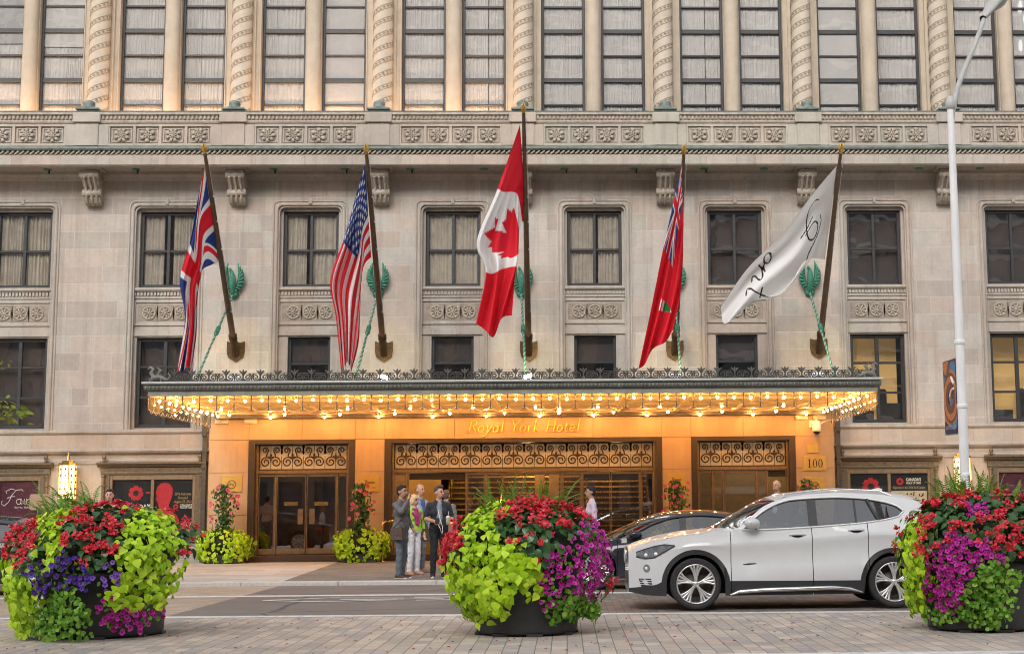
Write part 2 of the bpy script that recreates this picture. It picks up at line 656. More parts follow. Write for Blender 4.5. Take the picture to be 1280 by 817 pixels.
M['glass'] = glass("window_glass", (0.96, 0.96, 0.95), refl=0.11, wobble=0.10)
M['glass_up'] = glass("upper_window_glass", tint=(0.98, 0.98, 0.97), refl=0.10, wobble=0.12)
M['glass_door'] = glass("door_glass", (0.92, 0.90, 0.86), refl=0.13)
M['glass_shop'] = glass("shop_window_glass", (0.95, 0.95, 0.93), refl=0.05)
M['glass_val'] = glass("valance_glass", (0.98, 0.93, 0.84), refl=0.0)
_v = M['glass_val'].node_tree
_t = _v.nodes.new("ShaderNodeBsdfTranslucent")        # the panels are lightly etched and glow
_t.inputs[0].default_value = (1.0, 0.86, 0.62, 1)
_x = _v.nodes.new("ShaderNodeMixShader")
_x.inputs[0].default_value = 0.05
_src = _v.nodes["Material Output"].inputs[0].links[0].from_socket
_v.links.new(_src, _x.inputs[1])
_v.links.new(_t.outputs[0], _x.inputs[2])
_v.links.new(_x.outputs[0], _v.nodes["Material Output"].inputs[0])
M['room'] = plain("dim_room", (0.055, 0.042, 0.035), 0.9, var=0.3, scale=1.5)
M['iron'] = plain("grey_green_cast_iron", (0.125, 0.128, 0.11), 0.55, var=0.3, scale=8, bump=0.2)
M['iron_mid'] = plain("olive_grey_painted_iron", (0.22, 0.215, 0.175), 0.55, var=0.2, scale=5, streak=0.2)
M['iron_pale'] = plain("pale_zinc_edge", (0.42, 0.42, 0.40), 0.5, var=0.12, scale=4, streak=0.2)
M['iron_dark'] = plain("dark_iron_scrollwork", (0.075, 0.07, 0.06), 0.5, metal=0.3, var=0.3, scale=12)
M['black'] = plain("black_rubber", (0.012, 0.012, 0.013), 0.6, var=0.2, scale=9)
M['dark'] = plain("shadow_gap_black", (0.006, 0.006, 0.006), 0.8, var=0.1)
M['white'] = plain("white_enamel", (0.78, 0.78, 0.76), 0.4, var=0.04)
M['steel'] = plain("galvanised_steel", (0.56, 0.57, 0.58), 0.42, metal=0.35, var=0.1, scale=5)
M['bulb'] = emit("lamp_bulb", (1.0, 0.52, 0.17), 115.0)
M['bulb_wall'] = emit("added_wall_bulb", (1.0, 0.45, 0.125), 350.0)  # brighter copy for the added row by the wall
M['lantern_glow'] = emit("lantern_glass_glow", (1.0, 0.74, 0.42), 1.0)
M['flood_glow'] = emit("flood_lamp_lens", (1.0, 0.92, 0.72), 40.0)
M['lobby_lamp'] = emit("lobby_ceiling_lamp", (1.0, 0.62, 0.24), 6.0)


# ------------------------------------------------------------------ ground, street, pavements
FX, BAY, FY = -1.11, 3.787, 39.0        # the facade mirrors about FX
SW = 0.07                               # height of the far pavement


def sheet(name, pts, z, mt):
    b = MB()
    b.add([(x, y, z) for x, y in pts], [tuple(range(len(pts)))], 0)
    return structure(b.build(name, mt))




def worn_asphalt():
    """rolled asphalt with fine stone, oil stains, old patches and hairline cracks"""
    m = NT("asphalt")
    o = m.obj()
    fine = m.noise(70.0, o, 4, .8)
    big = m.noise(0.55, o, 6, .65)
    st = m.noise(1.3, m.mapped(o, (.35, 1.6, 1)), 5)
    c = m.mix(m.ramp(fine, [(.3, 0.0), (.7, 1.0)]), (0.135, 0.115, 0.104), (0.21, 0.182, 0.165))
    c = m.mix(.8, c, m.ramp(big, [(.3, .72), (.7, 1.15)]), 'MULTIPLY')
    c = m.mix(m.ramp(st, [(.58, 0.0), (.75, .45)]), c, (0.06, 0.05, 0.045))
    vo = m.n("TexVoronoi", feature='DISTANCE_TO_EDGE')
    vo.inputs["Scale"].default_value = .42
    wv = m.mix(.35, o, m.n("TexNoise", i_Scale=2.0).outputs[1])
    m.l(wv, vo.inputs["Vector"])
    c = m.mix(m.ramp(vo.outputs[0], [(0.0, .75), (.006, .6), (.012, 0.0)]), c, (0.035, 0.03, 0.028))
    m.l(c, m.b.inputs["Base Color"])
    m.b.inputs["Roughness"].default_value = .85
    m.bump(fine, .5, .006)
    return m.mat


M['asphalt'] = worn_asphalt()
M['asphalt_wide'] = plain("pale_ground", (0.16, 0.15, 0.14), 0.9, var=0.2, scale=2)
M['pav_near'] = pavers("plaza_pavers", [(0.488, 0.407, 0.341), (0.41, 0.362, 0.327), (0.536, 0.445, 0.363), (0.458, 0.398, 0.35), (0.387, 0.342, 0.314), (0.507, 0.413, 0.332), (0.565, 0.481, 0.402), (0.445, 0.371, 0.31)],
                       0.158, 0.34, jw=0.06, rough=0.78, bump=0.7)
M['pav_far'] = pavers("pavement_slabs", [(0.431, 0.409, 0.382), (0.384, 0.36, 0.337), (0.476, 0.451, 0.42), (0.407, 0.378, 0.35)], 0.6, 1.2, joint=(0.18, 0.16, 0.14), jw=0.025, along='x', rough=0.8, bump=0.25)
M['pav_dark'] = pavers("dark_forecourt_setts", [(0.166, 0.158, 0.154), (0.136, 0.132, 0.128), (0.185, 0.172, 0.164), (0.15, 0.147, 0.143)], 0.3, 0.6, joint=(0.07, 0.065, 0.06), jw=0.035, along='x', rough=0.8, bump=0.25)
M['brick_road'] = pavers("brick_carriageway", [(0.209, 0.156, 0.125), (0.176, 0.137, 0.119), (0.236, 0.182, 0.144), (0.162, 0.137, 0.125)], 0.11, 0.22, joint=(0.055, 0.05, 0.045), jw=0.07, along='y', rough=0.8, bump=0.4)
M['pav_tan'] = pavers("tan_crossing_pavers", [(0.403, 0.311, 0.237), (0.351, 0.273, 0.213), (0.442, 0.349, 0.269), (0.377, 0.298, 0.237)], 0.11, 0.22, joint=(0.15, 0.125, 0.10), jw=0.06, along='x', rough=0.82, bump=0.3)
M['kerb'] = plain("granite_kerb", (0.46, 0.43, 0.40), 0.7, var=0.15, scale=20, bump=0.2)
M['paint'] = plain("road_paint", (0.60, 0.59, 0.57), 0.65, var=0.3, scale=9, bump=0.2)
M['paint_worn'] = plain("worn_road_paint", (0.56, 0.55, 0.53), 0.7, var=0.3, scale=14)

l1 = lambda x: 19.62 - 0.055 * x        # near white line
l2 = lambda x: 24.4 - 0.03 * x          # far white line
kb = lambda x: 27.55 - 0.05 * x         # kerb
XL, XR = -60.0, 60.0
XA, XB = -5.3, 0.35                     # the plain asphalt lies between these

sheet("ground", [(-400, -400), (400, -400), (400, 400), (-400, 400)], -0.03, M['asphalt_wide'])
sheet("plaza_paving", [(XL, -6), (XR, -6), (XR, l1(XR)), (XL, l1(XL))], 0.0, M['pav_near'])
sheet("crossing_paving", [(XL, l1(XL)), (XA, l1(XA)), (XA, kb(XA)), (XL, kb(XL))], 0.0, M['pav_tan'])
sheet("road_asphalt", [(XA, l1(XA)), (XB, l1(XB)), (XB, kb(XB)), (XA, kb(XA))], 0.0, M['asphalt'])
sheet("road_brick", [(XB, l1(XB)), (XR, l1(XR)), (XR, kb(XR)), (XB, kb(XB))], 0.0, M['brick_road'])
sheet("pavement_slabs", [(XL, kb(XL) + .3), (XA, kb(XA) + .3), (XA - .6, 40), (XL, 40)], SW, M['pav_far'])
sheet("forecourt_paving", [(XA, kb(XA) + .3), (7.6, kb(7.6) + .3), (7.6, 40), (XA - .6, 40)], SW, M['pav_dark'])
sheet("pavement_slabs", [(7.6, kb(7.6) + .3), (XR, kb(XR) + .3), (XR, 40), (7.6, 40)], SW, M['pav_far'])
b = MB()
x = XL
while x < XR:
    b.cbox(0, 1.795, 0, 0.30, -0.05, SW + 0.004, 0.012)
    for i in range(len(b.v) - 24, len(b.v)):
        vx, vy, vz = b.v[i]
        b.v[i] = (vx + x, vy + kb(x + vx), vz)
    x += 1.8
structure(b.build("kerb", M['kerb']))
b = MB()


def strip(b, f, x0, x1, w, z=0.004, n=24):
    for i in range(n):
        a, c = lerp(x0, x1, i / n), lerp(x0, x1, (i + 1) / n)
        b.quad((a, f(a) - w / 2, z), (c, f(c) - w / 2, z), (c, f(c) + w / 2, z), (a, f(a) + w / 2, z))


strip(b, l1, XL, XR, 0.28)
strip(b, l2, XL, XR, 0.36)
strip(b, lambda x: 14.05 - 0.03 * x, XL, XR, 0.28)
structure(b.build("road_marking_lines", M['paint']))
b = MB()
yy = lambda x: 23.42 - 0.03 * x


def stroke(b, pts, w, z=0.005):
    for (xa, ya), (xb, yb) in zip(pts, pts[1:]):
        d = Vector((xb - xa, yb - ya))
        n = Vector((-d.y, d.x)).normalized() * w / 2
        b.quad((xa - n.x, ya - n.y, z), (xb - n.x, yb - n.y, z), (xb + n.x, yb + n.y, z), (xa + n.x, ya + n.y, z))
        z += 0.0004


stroke(b, [(-4.7, 23.35), (-3.75, 23.85), (-2.55, 23.55)], 0.13)
stroke(b, [(-4.62, 23.27), (-3.7, 22.85), (-2.6, 23.1)], 0.13, 0.0062)
stroke(b, [(-3.5, 23.3), (-1.9, 23.25)], 0.14, 0.0074)
stroke(b, [(-2.4, 23.75), (-0.9, 23.72)], 0.2)
stroke(b, [(-2.3, 23.0), (-1.2, 22.95), (-0.6, 23.3)], 0.18)
structure(b.build("road_marking_symbol", M['paint_worn']))

# petals blown off the planters
M['petal_fallen'] = leafy("fallen_petals", (0.55, 0.03, 0.05), (0.7, 0.08, 0.10), trans=0.1)
M['chip'] = leafy("fallen_dry_leaf_bits", (0.14, 0.08, 0.05), (0.4, 0.3, 0.2), trans=0.1)
for nm, mk, cnt, sd in (("fallen_petals", 'petal_fallen', 150, 3), ("fallen_leaf_bits", 'chip', 90, 5)):
    rng = random.Random(sd)
    b = MB()
    for _ in range(cnt):
        cx0 = rng.choice((-4.7, -0.1, 4.2))
        x0, y0 = cx0 + rng.gauss(0, 1.25), rng.uniform(14.6, 19.3)
        if rng.random() < .25:
            x0 = rng.uniform(-6, 6)
        a, s = rng.uniform(0, 6.28), rng.uniform(0.012, 0.03)
        ca, sa = math.cos(a) * s, math.sin(a) * s
        z0 = 0.006
        b.add([(x0 - ca, y0 - sa, z0), (x0 + sa * .7, y0 - ca * .7, z0 + .012), (x0 + ca, y0 + sa, z0 + .006), (x0 - sa * .7, y0 + ca * .7, z0 + .01)], [(0, 1, 2, 3)])
    o = b.build(nm, M[mk])
    tag(o, {"fallen_petals": "red petals scattered over the near paving round the planters", "fallen_leaf_bits": "small brown dry leaf bits scattered over the near paving"}[nm], "petals" if 'petal' in nm else "leaf litter")
    o["kind"] = "stuff"


# ------------------------------------------------------------------ the hotel
hotel = thing("hotel_building", "limestone hotel front with carved balcony, spiral columns and a gold lit entrance", "hotel", (FX, FY, 0))
wx = lambda k: FX + BAY * (k + 0.5)       # window axes
cx_ = lambda k: FX + BAY * k              # column axes


def pierced(b, x0, x1, z0, z1, holes, y, depth, m=0, mr=0, bottom=True):
    """wall sheet with rectangular openings and their reveals"""
    xs = sorted({x0, x1} | {h[0] for h in holes} | {h[1] for h in holes})
    zs = sorted({z0, z1} | {h[2] for h in holes} | {h[3] for h in holes})
    xs = [x for x in xs if x0 <= x <= x1]
    zs = [z for z in zs if z0 <= z <= z1]
    for i in range(len(xs) - 1):
        for j in range(len(zs) - 1):
            mx, mz = (xs[i] + xs[i + 1]) / 2, (zs[j] + zs[j + 1]) / 2
            if not any(h[0] < mx < h[1] and h[2] < mz < h[3] for h in holes):
                b.quad((xs[i], y, zs[j]), (xs[i + 1], y, zs[j]), (xs[i + 1], y, zs[j + 1]), (xs[i], y, zs[j + 1]), m)
    for a, c, e, f in holes:
        d = y + depth
        b.quad((a, y, e), (a, y, f), (a, d, f), (a, d, e), mr)
        b.quad((c, y, e), (c, d, e), (c, d, f), (c, y, f), mr)
        b.quad((a, y, f), (c, y, f), (c, d, f), (a, d, f), mr)
        if bottom:
            b.quad((a, y, e), (a, d, e), (c, d, e), (c, y, e), mr)


KS = range(-6, 6)
X0, X1 = FX - BAY * 6.5, FX + BAY * 6.5
big = lambda k: k <= -3 or k >= 2
BW, RB, RT = 0.86, 3.50, 9.44             # bay recess: half width, bottom, top
# --- main wall with the window bays sunk into it
b = MB()
pierced(b, X0, X1, 3.5, 10.3, [(wx(k) - BW, wx(k) + BW, RB, RT) for k in KS], FY, 0.14, 0, 1, bottom=False)
b.build("front_wall", [M['stone'], M['stone_trim']], hotel)
for k in KS:
    b = MB()
    c = wx(k)
    w3 = 0.735 if big(k) else 0.56
    z3 = 3.55 if big(k) else 4.55
    pierced(b, c - BW, c + BW, RB, RT, [(c - 0.735, c + 0.735, 7.27, 9.31), (c - w3, c + w3, z3, 5.93)], FY + 0.14, 0.22)
    b.build("bay_wall", M['stone_trim'], hotel)

for k in KS:
    c = wx(k)
    # moulded surround with rounded upper corners
    b = MB()
    for off, rad, yy_ in ((0.03, 0.05, FY), (0.115, 0.028, FY - 0.005), (-0.03, 0.03, FY + 0.03)):
        h = BW + off
        rr = 0.16
        top = RT + off
        path = [(c - h, yy_, RB)] + [(c - h + rr - rr * math.cos(a), yy_, top - rr + rr * math.sin(a)) for a in [i * PI / 12 for i in range(7)]]
        path += [(c + h - rr + rr * math.sin(a), yy_, top - rr + rr * math.cos(a)) for a in [i * PI / 12 for i in range(7)]] + [(c + h, yy_, RB)]
        b.tube(path, rad, 6, flat=0.8)
    b.cbox(c - .05, c + .05, FY - .07, FY, RT + .02, RT + .17, .02)
    b.build("bay_moulding", M['stone_trim'], hotel)
    # sill, dentils and the panel of three rosettes
    b = MB()
    y0 = FY + 0.14
    b.xprism([(y0, 7.15), (y0 - .05, 7.15), (y0 - .09, 7.19), (y0 - .09, 7.255), (y0, 7.268)], c - BW + .004, c + BW - .004)
    for i in range(19):
        xx = c - BW + .03 + i * (2 * BW - .06) / 19
        b.box(xx, xx + .055, y0 - .055, y0, 7.04, 7.135)
    b.box(c - BW + .004, c + BW - .004, y0 - .03, y0, 6.97, 7.022)
    for (a, d, e, f) in ((c - BW + .03, c + BW - .03, 6.86, 6.91), (c - BW + .03, c + BW - .03, 6.25, 6.30), (c - BW + .03, c - BW + .08, 6.302, 6.858), (c + BW - .08, c + BW - .03, 6.302, 6.858)):
        b.box(a, d, y0 - .035, y0, e, f)
    b.box(c - BW + .004, c + BW - .004, y0 - .045, y0, 5.97, 6.12)
    b.build("sill_band", M['stone_trim'], hotel)
    b = MB()
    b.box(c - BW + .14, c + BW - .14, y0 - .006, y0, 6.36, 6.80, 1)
    for i in (-1, 0, 1):
        xx, zz = c + i * 0.43, 6.58
        b.lathe([(0.18, 0), (0.18, -.03), (0.155, -.035), (0.145, -.012), (0.0, -.012)], (xx, y0, zz), 24, axis='y')
        for j in range(8):
            a = j * PI / 4 + .39
            b.tube([(xx + .03 * math.cos(a), y0 - .02, zz + .03 * math.sin(a)), (xx + .085 * math.cos(a), y0 - .035, zz + .085 * math.sin(a)), (xx + .135 * math.cos(a), y0 - .018, zz + .135 * math.sin(a))], [.012, .026, .016], 6)
        b.ball((xx, y0 - .02, zz), .034, 8, 6)
        for q in (-1, 1):
            if abs(i + q * .5) < 1.2:
                b.yprism([(xx + q * .215, zz - .2), (xx + q * .235, zz), (xx + q * .215, zz + .2), (xx + q * .195, zz)], y0 - .025, y0)
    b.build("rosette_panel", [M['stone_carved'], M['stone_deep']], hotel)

# --- windows of the two visible middle rows
M['curtain'] = plain("cream_curtain", (0.50, 0.44, 0.37), 0.9, var=0.15, scale=3)
M['curtain_up'] = plain("white_sheer_curtain", (0.60, 0.57, 0.56), 0.9, var=0.05, scale=2)
M['blind_grey'] = plain("grey_roller_blind", (0.42, 0.41, 0.41), 0.85, var=0.06, scale=1.5)
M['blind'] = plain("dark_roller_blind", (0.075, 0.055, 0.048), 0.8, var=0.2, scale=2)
M['blind_lit'] = emit("lit_room_blind", (1.0, 0.62, 0.22), 0.065)
M['room_wall_lit'] = plain("ochre_room_wall", (0.5, 0.36, 0.16), 0.8, var=0.15, scale=1)


def curtain(name, par, x0, x1, z0, z1, y, mt, folds, amp=0.025, seed=0):
    rng = random.Random(seed)
    n = max(12, int(folds * 6))
    ph = rng.uniform(0, 6)
    rows = []
    xs = []
    for i in range(n + 1):
        t = i / n
        w = folds * 2 * PI * (t + .04 * math.sin(t * 9 + ph))
        xs.append((lerp(x0, x1, t), amp * math.sin(w) + amp * .4 * math.sin(w * 2.3 + ph)))
    for zz in (z0, lerp(z0, z1, .5), z1):
        rows.append([(px_, y + dy * (1.15 if zz == z0 else 1), zz) for px_, dy in xs])
    bb = MB()
    bb.grid(rows)
    return bb.build(name, mt, par)


def window(x0, x1, z0, z1, y, bars_x, bars_z, gm, thick=(), fr=0.07, d=0.09):
    """a window is its frame; pane (and what hangs behind it) are children"""
    b = MB()
    for (a, c, e, f) in ((x0, x0 + fr, z0, z1), (x1 - fr, x1, z0, z1), (x0 + fr, x1 - fr, z0, z0 + fr), (x0 + fr, x1 - fr, z1 - fr, z1)):
        b.cbox(a, c, y, y + d, e, f, .01)
    for xx, w in bars_x:
        b.cbox(xx - w / 2, xx + w / 2, y + .008, y + d, z0 + fr, z1 - fr, .008)
    for zz, w in bars_z:
        b.cbox(x0 + fr, x1 - fr, y + .014, y + d, zz - w / 2, zz + w / 2, .008)
    w_ = b.build("window", M['frame'], hotel)
    p = MB()
    p.box(x0 + fr * .6, x1 - fr * .6, y + .05, y + .056, z0 + fr * .6, z1 - fr * .6)
    p.build("pane", gm, w_)
    return w_


YW = FY + 0.24
for k in range(-5, 5):
    c = wx(k)
    w_ = window(c - .735, c + .735, 7.27, 9.31, YW, [(c, .085)], [(8.26, .06)], M['glass'], fr=.085)
    if k in (-5, -4, -3, -2, -1, 0, 4):
        rg = random.Random(k + 40)
        gl_, gr_ = rg.choice((.02, .02, .14)), rg.choice((.02, .02, .1))
        curtain("curtain", w_, c - .67, c - gl_, 7.33, 9.25, YW + .13, M['curtain'], rg.uniform(5, 8), rg.uniform(.018, .03), seed=k)
        curtain("curtain", w_, c + gr_, c + .67, 7.33, 9.25, YW + .13, M['curtain'], rg.uniform(5, 8), rg.uniform(.018, .03), seed=k + 50)
    else:
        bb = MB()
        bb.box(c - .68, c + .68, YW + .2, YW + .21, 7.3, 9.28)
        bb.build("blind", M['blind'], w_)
    if big(k):
        w_ = window(c - .735, c + .735, 3.55, 5.93, YW, [(c, .10)], [(5.16, .06), (4.36, .06)], M['glass'], fr=.09)
        bb = MB()
        if k >= 2:
            bb.box(c - .68, c + .68, YW + .75, YW + .76, 3.58, 5.9)
            bb.build("lit_blind", M['blind_lit'], w_)
            bb = MB()
            for q in (-1, 1):
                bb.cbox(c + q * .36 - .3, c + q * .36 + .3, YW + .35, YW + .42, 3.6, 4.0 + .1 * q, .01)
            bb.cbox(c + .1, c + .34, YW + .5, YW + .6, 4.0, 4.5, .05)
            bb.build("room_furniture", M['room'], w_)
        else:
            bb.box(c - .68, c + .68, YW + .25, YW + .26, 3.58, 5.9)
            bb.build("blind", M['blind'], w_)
    else:
        w_ = window(c - .56, c + .56, 4.55, 5.93, YW, [], [(5.22, .06)], M['glass'], fr=.075)
        bb = MB()
        bb.box(c - .5, c + .5, YW + .2, YW + .21, 5.2, 5.9)
        bb.build("blind", M['blind'], w_)

# --- stringcourse, base wall, plinth
b = MB()
b.xprism([(FY - .06, 3.44), (FY - .06, 3.492), (FY + .03, 3.51), (FY + .03, 3.4), (FY - .03, 3.4)], X0, X1, 0)
b.xprism([(FY + .02, 2.86), (FY - .09, 2.90), (FY - .13, 2.945), (FY - .13, 2.985), (FY - .04, 3.02), (FY + .02, 3.03)], X0, FX - 8.18, 0)
b.xprism([(FY + .02, 2.86), (FY - .09, 2.90), (FY - .13, 2.945), (FY - .13, 2.985), (FY - .04, 3.02), (FY + .02, 3.03)], FX + 8.18, X1, 0)
b.xprism([(FY + .02, 2.6), (FY - .03, 2.62), (FY - .045, 2.70), (FY + .02, 2.74)], X0, FX - 8.18, 0)
b.xprism([(FY + .02, 2.6), (FY - .03, 2.62), (FY - .045, 2.70), (FY + .02, 2.74)], FX + 8.18, X1, 0)
b.build("stringcourse", M['stone_trim'], hotel)
SHOPS = [cx_(-2) - 6.02, cx_(-2) - 2.06 - .0, FX + 9.62, FX + 13.6]
SHOPS = [FX - 13.58, FX - 9.62, FX + 9.62, FX + 13.58]
b = MB()
holes = [(s - 1.22, s + 1.22, 0.78, 2.42) for s in SHOPS] + [(FX - 8.1, FX + 8.1, 0.0, 3.3)]
pierced(b, X0, X1, 0.0, 3.45, holes, FY + .004, 0.35)
b.build("base_wall", M['stone_low'], hotel)
for a, c in ((X0, FX - 8.2), (FX + 8.2, X1)):
    b = MB()
    b.xprism([(FY + .02, 0.0), (FY - .07, 0.0), (FY - .07, 0.56), (FY - .03, 0.60), (FY + .02, 0.61)], a, c)
    b.build("granite_plinth", M['granite'], hotel)

# --- cornice, soffit, balcony front
BY = 38.1
b = MB()
b.box(X0, X1, BY + .1, FY + .2, 10.33, 10.62, 0)
b.xprism([(FY + .01, 10.1), (FY - .05, 10.12), (FY - .09, 10.2), (FY - .16, 10.25), (FY - .16, 10.332), (FY + .01, 10.332)], X0, X1, 1)
b.xprism([(BY + .11, 10.30), (BY - .02, 10.31), (BY - .05, 10.34), (BY - .05, 10.60), (BY + .11, 10.60)], X0, X1, 1)
b.build("cornice", [M['stone_carved'], M['stone_trim']], hotel)
b = MB()
n = int((X1 - X0) / .13)
for i in range(n):
    xx = X0 + .13 * i
    b.tube([(xx, BY - .05, 10.61), (xx + .11, BY - .075, 10.69)], .029, 5)
b.build("rope_moulding", M['stone_carved'], hotel)
b = MB()
b.xprism([(BY + .1, 10.70), (BY - .11, 10.71), (BY - .14, 10.745), (BY - .14, 10.78), (BY + .0, 10.845), (BY + .1, 10.85)], X0, X1)
b.xprism([(BY + .3, 11.73), (BY - .075, 11.73), (BY - .085, 11.765), (BY + .1, 11.80), (BY + .3, 11.79)], X0, X1)
b.build("copper_flashing", M['copper'], hotel)
PW = 0.56                                   # half width of the plain pier between panel groups
b = MB()
b.box(X0, X1, BY + .06, BY + .28, 10.852, 11.45, 0)
for k in range(-6, 7):
    c = cx_(k)
    b.cbox(c - .56, c + .56, BY + .0, BY + .06, 10.852, 11.44, .01)
    b.cbox(c - .3, c + .3, BY - .03, BY + .0, 10.852, 11.44, .01)
    b.cbox(c - .36, c + .36, BY - .09, BY + .02, 11.46, 11.725, .02)
for k in KS:
    c = wx(k)
    g0, g1 = c - (BAY / 2 - PW), c + (BAY / 2 - PW)
    s = (g1 - g0) / 4
    b.box(g0, g1, BY + .005, BY + .06, 11.37, 11.445)
    b.box(g0, g1, BY + .005, BY + .06, 10.852, 10.915)
    for i in range(5):
        xx = g0 + i * s
        hw = .035
        b.box(max(g0, xx - hw), min(g1, xx + hw), BY + .007, BY + .06, 10.916, 11.369)
    for i in range(4):                      # inner fillet of each panel
        a, d = g0 + i * s + .07, g0 + (i + 1) * s - .07
        for (e, f, p, q) in ((a, d, 11.30, 11.33), (a, d, 10.955, 10.985), (a, a + .03, 10.986, 11.299), (d - .03, d, 10.986, 11.299)):
            b.box(e, f, BY + .035, BY + .06, p, q)
b.build("balcony_front", M['stone_trim'], hotel)
b = MB()
b.xprism([(BY + .2, 11.45), (BY - .02, 11.455), (BY - .035, 11.50), (BY - .02, 11.53), (BY + .2, 11.53)], X0, X1, 0)
b.box(X0, X1, BY - .01, BY + .2, 11.532, 11.665, 0)
n = int((X1 - X0) / .105)
for i in range(n):
    xx = X0 + .105 * i
    b.cbox(xx, xx + .06, BY - .065, BY - .012, 11.545, 11.64, .012)
b.box(X0, X1, BY - .075, BY + .2, 11.667, 11.728, 0)
b.build("dentil_band", M['stone_carved'], hotel)


def rosette(xx, zz, y, r, par, rng):
    b = MB()
    b.lathe([(r * 1.12, -.001), (r * 1.06, -.012), (r * .9, -.012), (0, -.012)], (xx, y, zz), 20, 1, axis='y')  # dark disc paints the shade round the petals
    n, ph = rng.choice(((8, 0), (6, .5), (8, .39)))
    for j in range(n):
        a = 2 * PI * j / n + ph
        w = 1.9 if n == 8 else 2.3
        P = [(xx + r * q * math.cos(a), y - .02 - h, zz + r * q * math.sin(a)) for q, h in ((.36, .01), (.6, .035), (.82, .035), (.98, .006))]
        b.tube(P, [r * .10, r * .13 * w * .8, r * .145 * w * .9, r * .05], 8, flat=.45)
        P = [(xx + r * q * math.cos(a + PI / n), y - .03 - h, zz + r * q * math.sin(a + PI / n)) for q, h in ((.2, .02), (.4, .035), (.56, .01))]
        b.tube(P, [r * .07, r * .12, r * .04], 6, flat=.6)
    b.lathe([(r * .24, -.03), (r * .25, -.065), (r * .17, -.075), (r * .12, -.055), (0, -.055)], (xx, y, zz), 12, axis='y')
    b.ball((xx, y - .062, zz), r * .09, 8, 6)
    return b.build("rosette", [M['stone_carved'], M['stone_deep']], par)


rng = random.Random(11)
for k in range(-5, 5):
    c = wx(k)
    g0 = c - (BAY / 2 - PW)
    s = 2 * (BAY / 2 - PW) / 4
    for i in range(4):
        rosette(g0 + (i + .5) * s, 11.14, BY + .06, .205, hotel, rng)

for k in range(-5, 6):
    c = cx_(k)
    # scroll bracket below the cornice
    b = MB()
    prof = [(FY, 10.30), (FY - .62, 10.30), (FY - .66, 10.24), (FY - .62, 10.12), (FY - .50, 9.98), (FY - .36, 9.84), (FY - .30, 9.70), (FY - .30, 9.58), (FY - .22, 9.47), (FY - .06, 9.43), (FY, 9.43)]
    b.xprism(prof, c - .21, c + .21)
    for w, q in ((.24, .11), (.245, .09)):
        b.lathe([(0, -w), (q, -w), (q, w), (0, w)], (c, FY - .56, 10.16), 14, axis='x')
        b.lathe([(0, -w), (q * .85, -w), (q * .85, w), (0, w)], (c, FY - .31, 9.72), 14, axis='x')
    for dx in (-.13, 0, .13):
        b.tube([(c + dx, FY - .64, 10.08), (c + dx, FY - .52, 9.96), (c + dx, FY - .39, 9.83), (c + dx, FY - .34, 9.62), (c + dx, FY - .24, 9.48), (c + dx, FY - .1, 9.44)], .034, 6)
    b.xprism([(FY, 10.332), (FY - .74, 10.332), (FY - .72, 10.29), (FY - .66, 10.285), (FY, 10.285)], c - .33, c + .33)
    b.build("bracket", M['stone_carved'], hotel)
    # copper finial on the balcony
    b = MB()
    b.cbox(c - .3, c + .3, BY - .1, BY + .3, 11.80, 11.86, .015)
    b.lathe([(.22, 11.86), (.2, 11.90), (.12, 11.92), (.16, 11.98), (.14, 12.05), (.05, 12.09), (0, 12.1)], (c, BY + .1, 0), 12)
    b.build("finial", M['copper'], hotel)
rng = random.Random(5)
for k in range(-5, 5):
    for q in (-.9, .95):
        b = MB()
        c = wx(k) + q + rng.uniform(-.2, .2)
        b.lathe([(.11, 10.332), (.11, 10.31), (.07, 10.295), (0, 10.295)], (c, 38.55, 0), 10, m=0)
        if rng.random() < .7:
            b.cbox(c + .03, c + .07, 38.50, 38.54, 10.2, 10.31, .005, 1)
        b.build("soffit_fitting", [M['verdigris'], M['black']], hotel)

# --- upper storeys: pairs of tall windows between spiral columns
UT = 18.6
b = MB()
holes = []
for k in KS:
    for s in (-1, 1):
        c = wx(k) + s * .815
        holes.append((c - .6, c + .6, 10.7, UT - .9))
pierced(b, X0, X1, 10.6, UT, holes, FY + .05, .3)
b.box(X0, X1, BY + .05, FY + .05, 10.622, 10.70)
for k in KS:
    c = wx(k)
    b.tube([(c, FY + .03, 10.7), (c, FY + .03, UT - .6)], .2, 16)
    for s in (-1, 1):
        b.box(c + s * 1.43 - .012, c + s * 1.43 + .012, FY + .02, FY + .05, 10.7, UT - .9)
        b.box(c + s * 1.60 - .05, c + s * 1.60 + .05, FY - .03, FY + .05, 10.7, UT - .9)
b.build("upper_wall", M['stone_up'], hotel)
YU = FY + .22
for k in range(-5, 5):
    for s in (-1, 1):
        c = wx(k) + s * .815
        zs = [(11.57, .12), (12.26, .05), (12.95, .12), (13.64, .05), (14.33, .12), (15.02, .05), (15.71, .12), (16.4, .05), (17.0, .12)]
        w_ = window(c - .6, c + .6, 10.72, UT - .92, YU, [], zs, M['glass_up'], fr=.075)
        rg = random.Random(k * 7 + s)
        g0 = rg.choice((0, 0, 0, 0, .02))
        mc = c + rg.uniform(-.2, .2)
        zb_ = 10.75 + rg.choice((0, 0, .0, .25))
        curtain("sheer_curtain", w_, c - .55, mc - g0, zb_, UT - .95, YU + .085, M['curtain_up'], rg.uniform(6, 11), rg.uniform(.008, .016), seed=k * 3 + s)
        curtain("sheer_curtain", w_, mc + g0 * .3 - .01, c + .55, zb_, UT - .95, YU + .092, M['curtain_up'], rg.uniform(6, 11), rg.uniform(.008, .016), seed=k * 5 + s + 90)
        if rg.random() < .6:
            bb = MB()
            bb.box(c - .56, c + .56, YU + .06, YU + .066, lerp(11.6, 14.4, rg.random()), UT - .95)
            bb.build("roller_blind", rg.choice((M['curtain_up'], M['curtain'], M['blind_grey'])), w_)
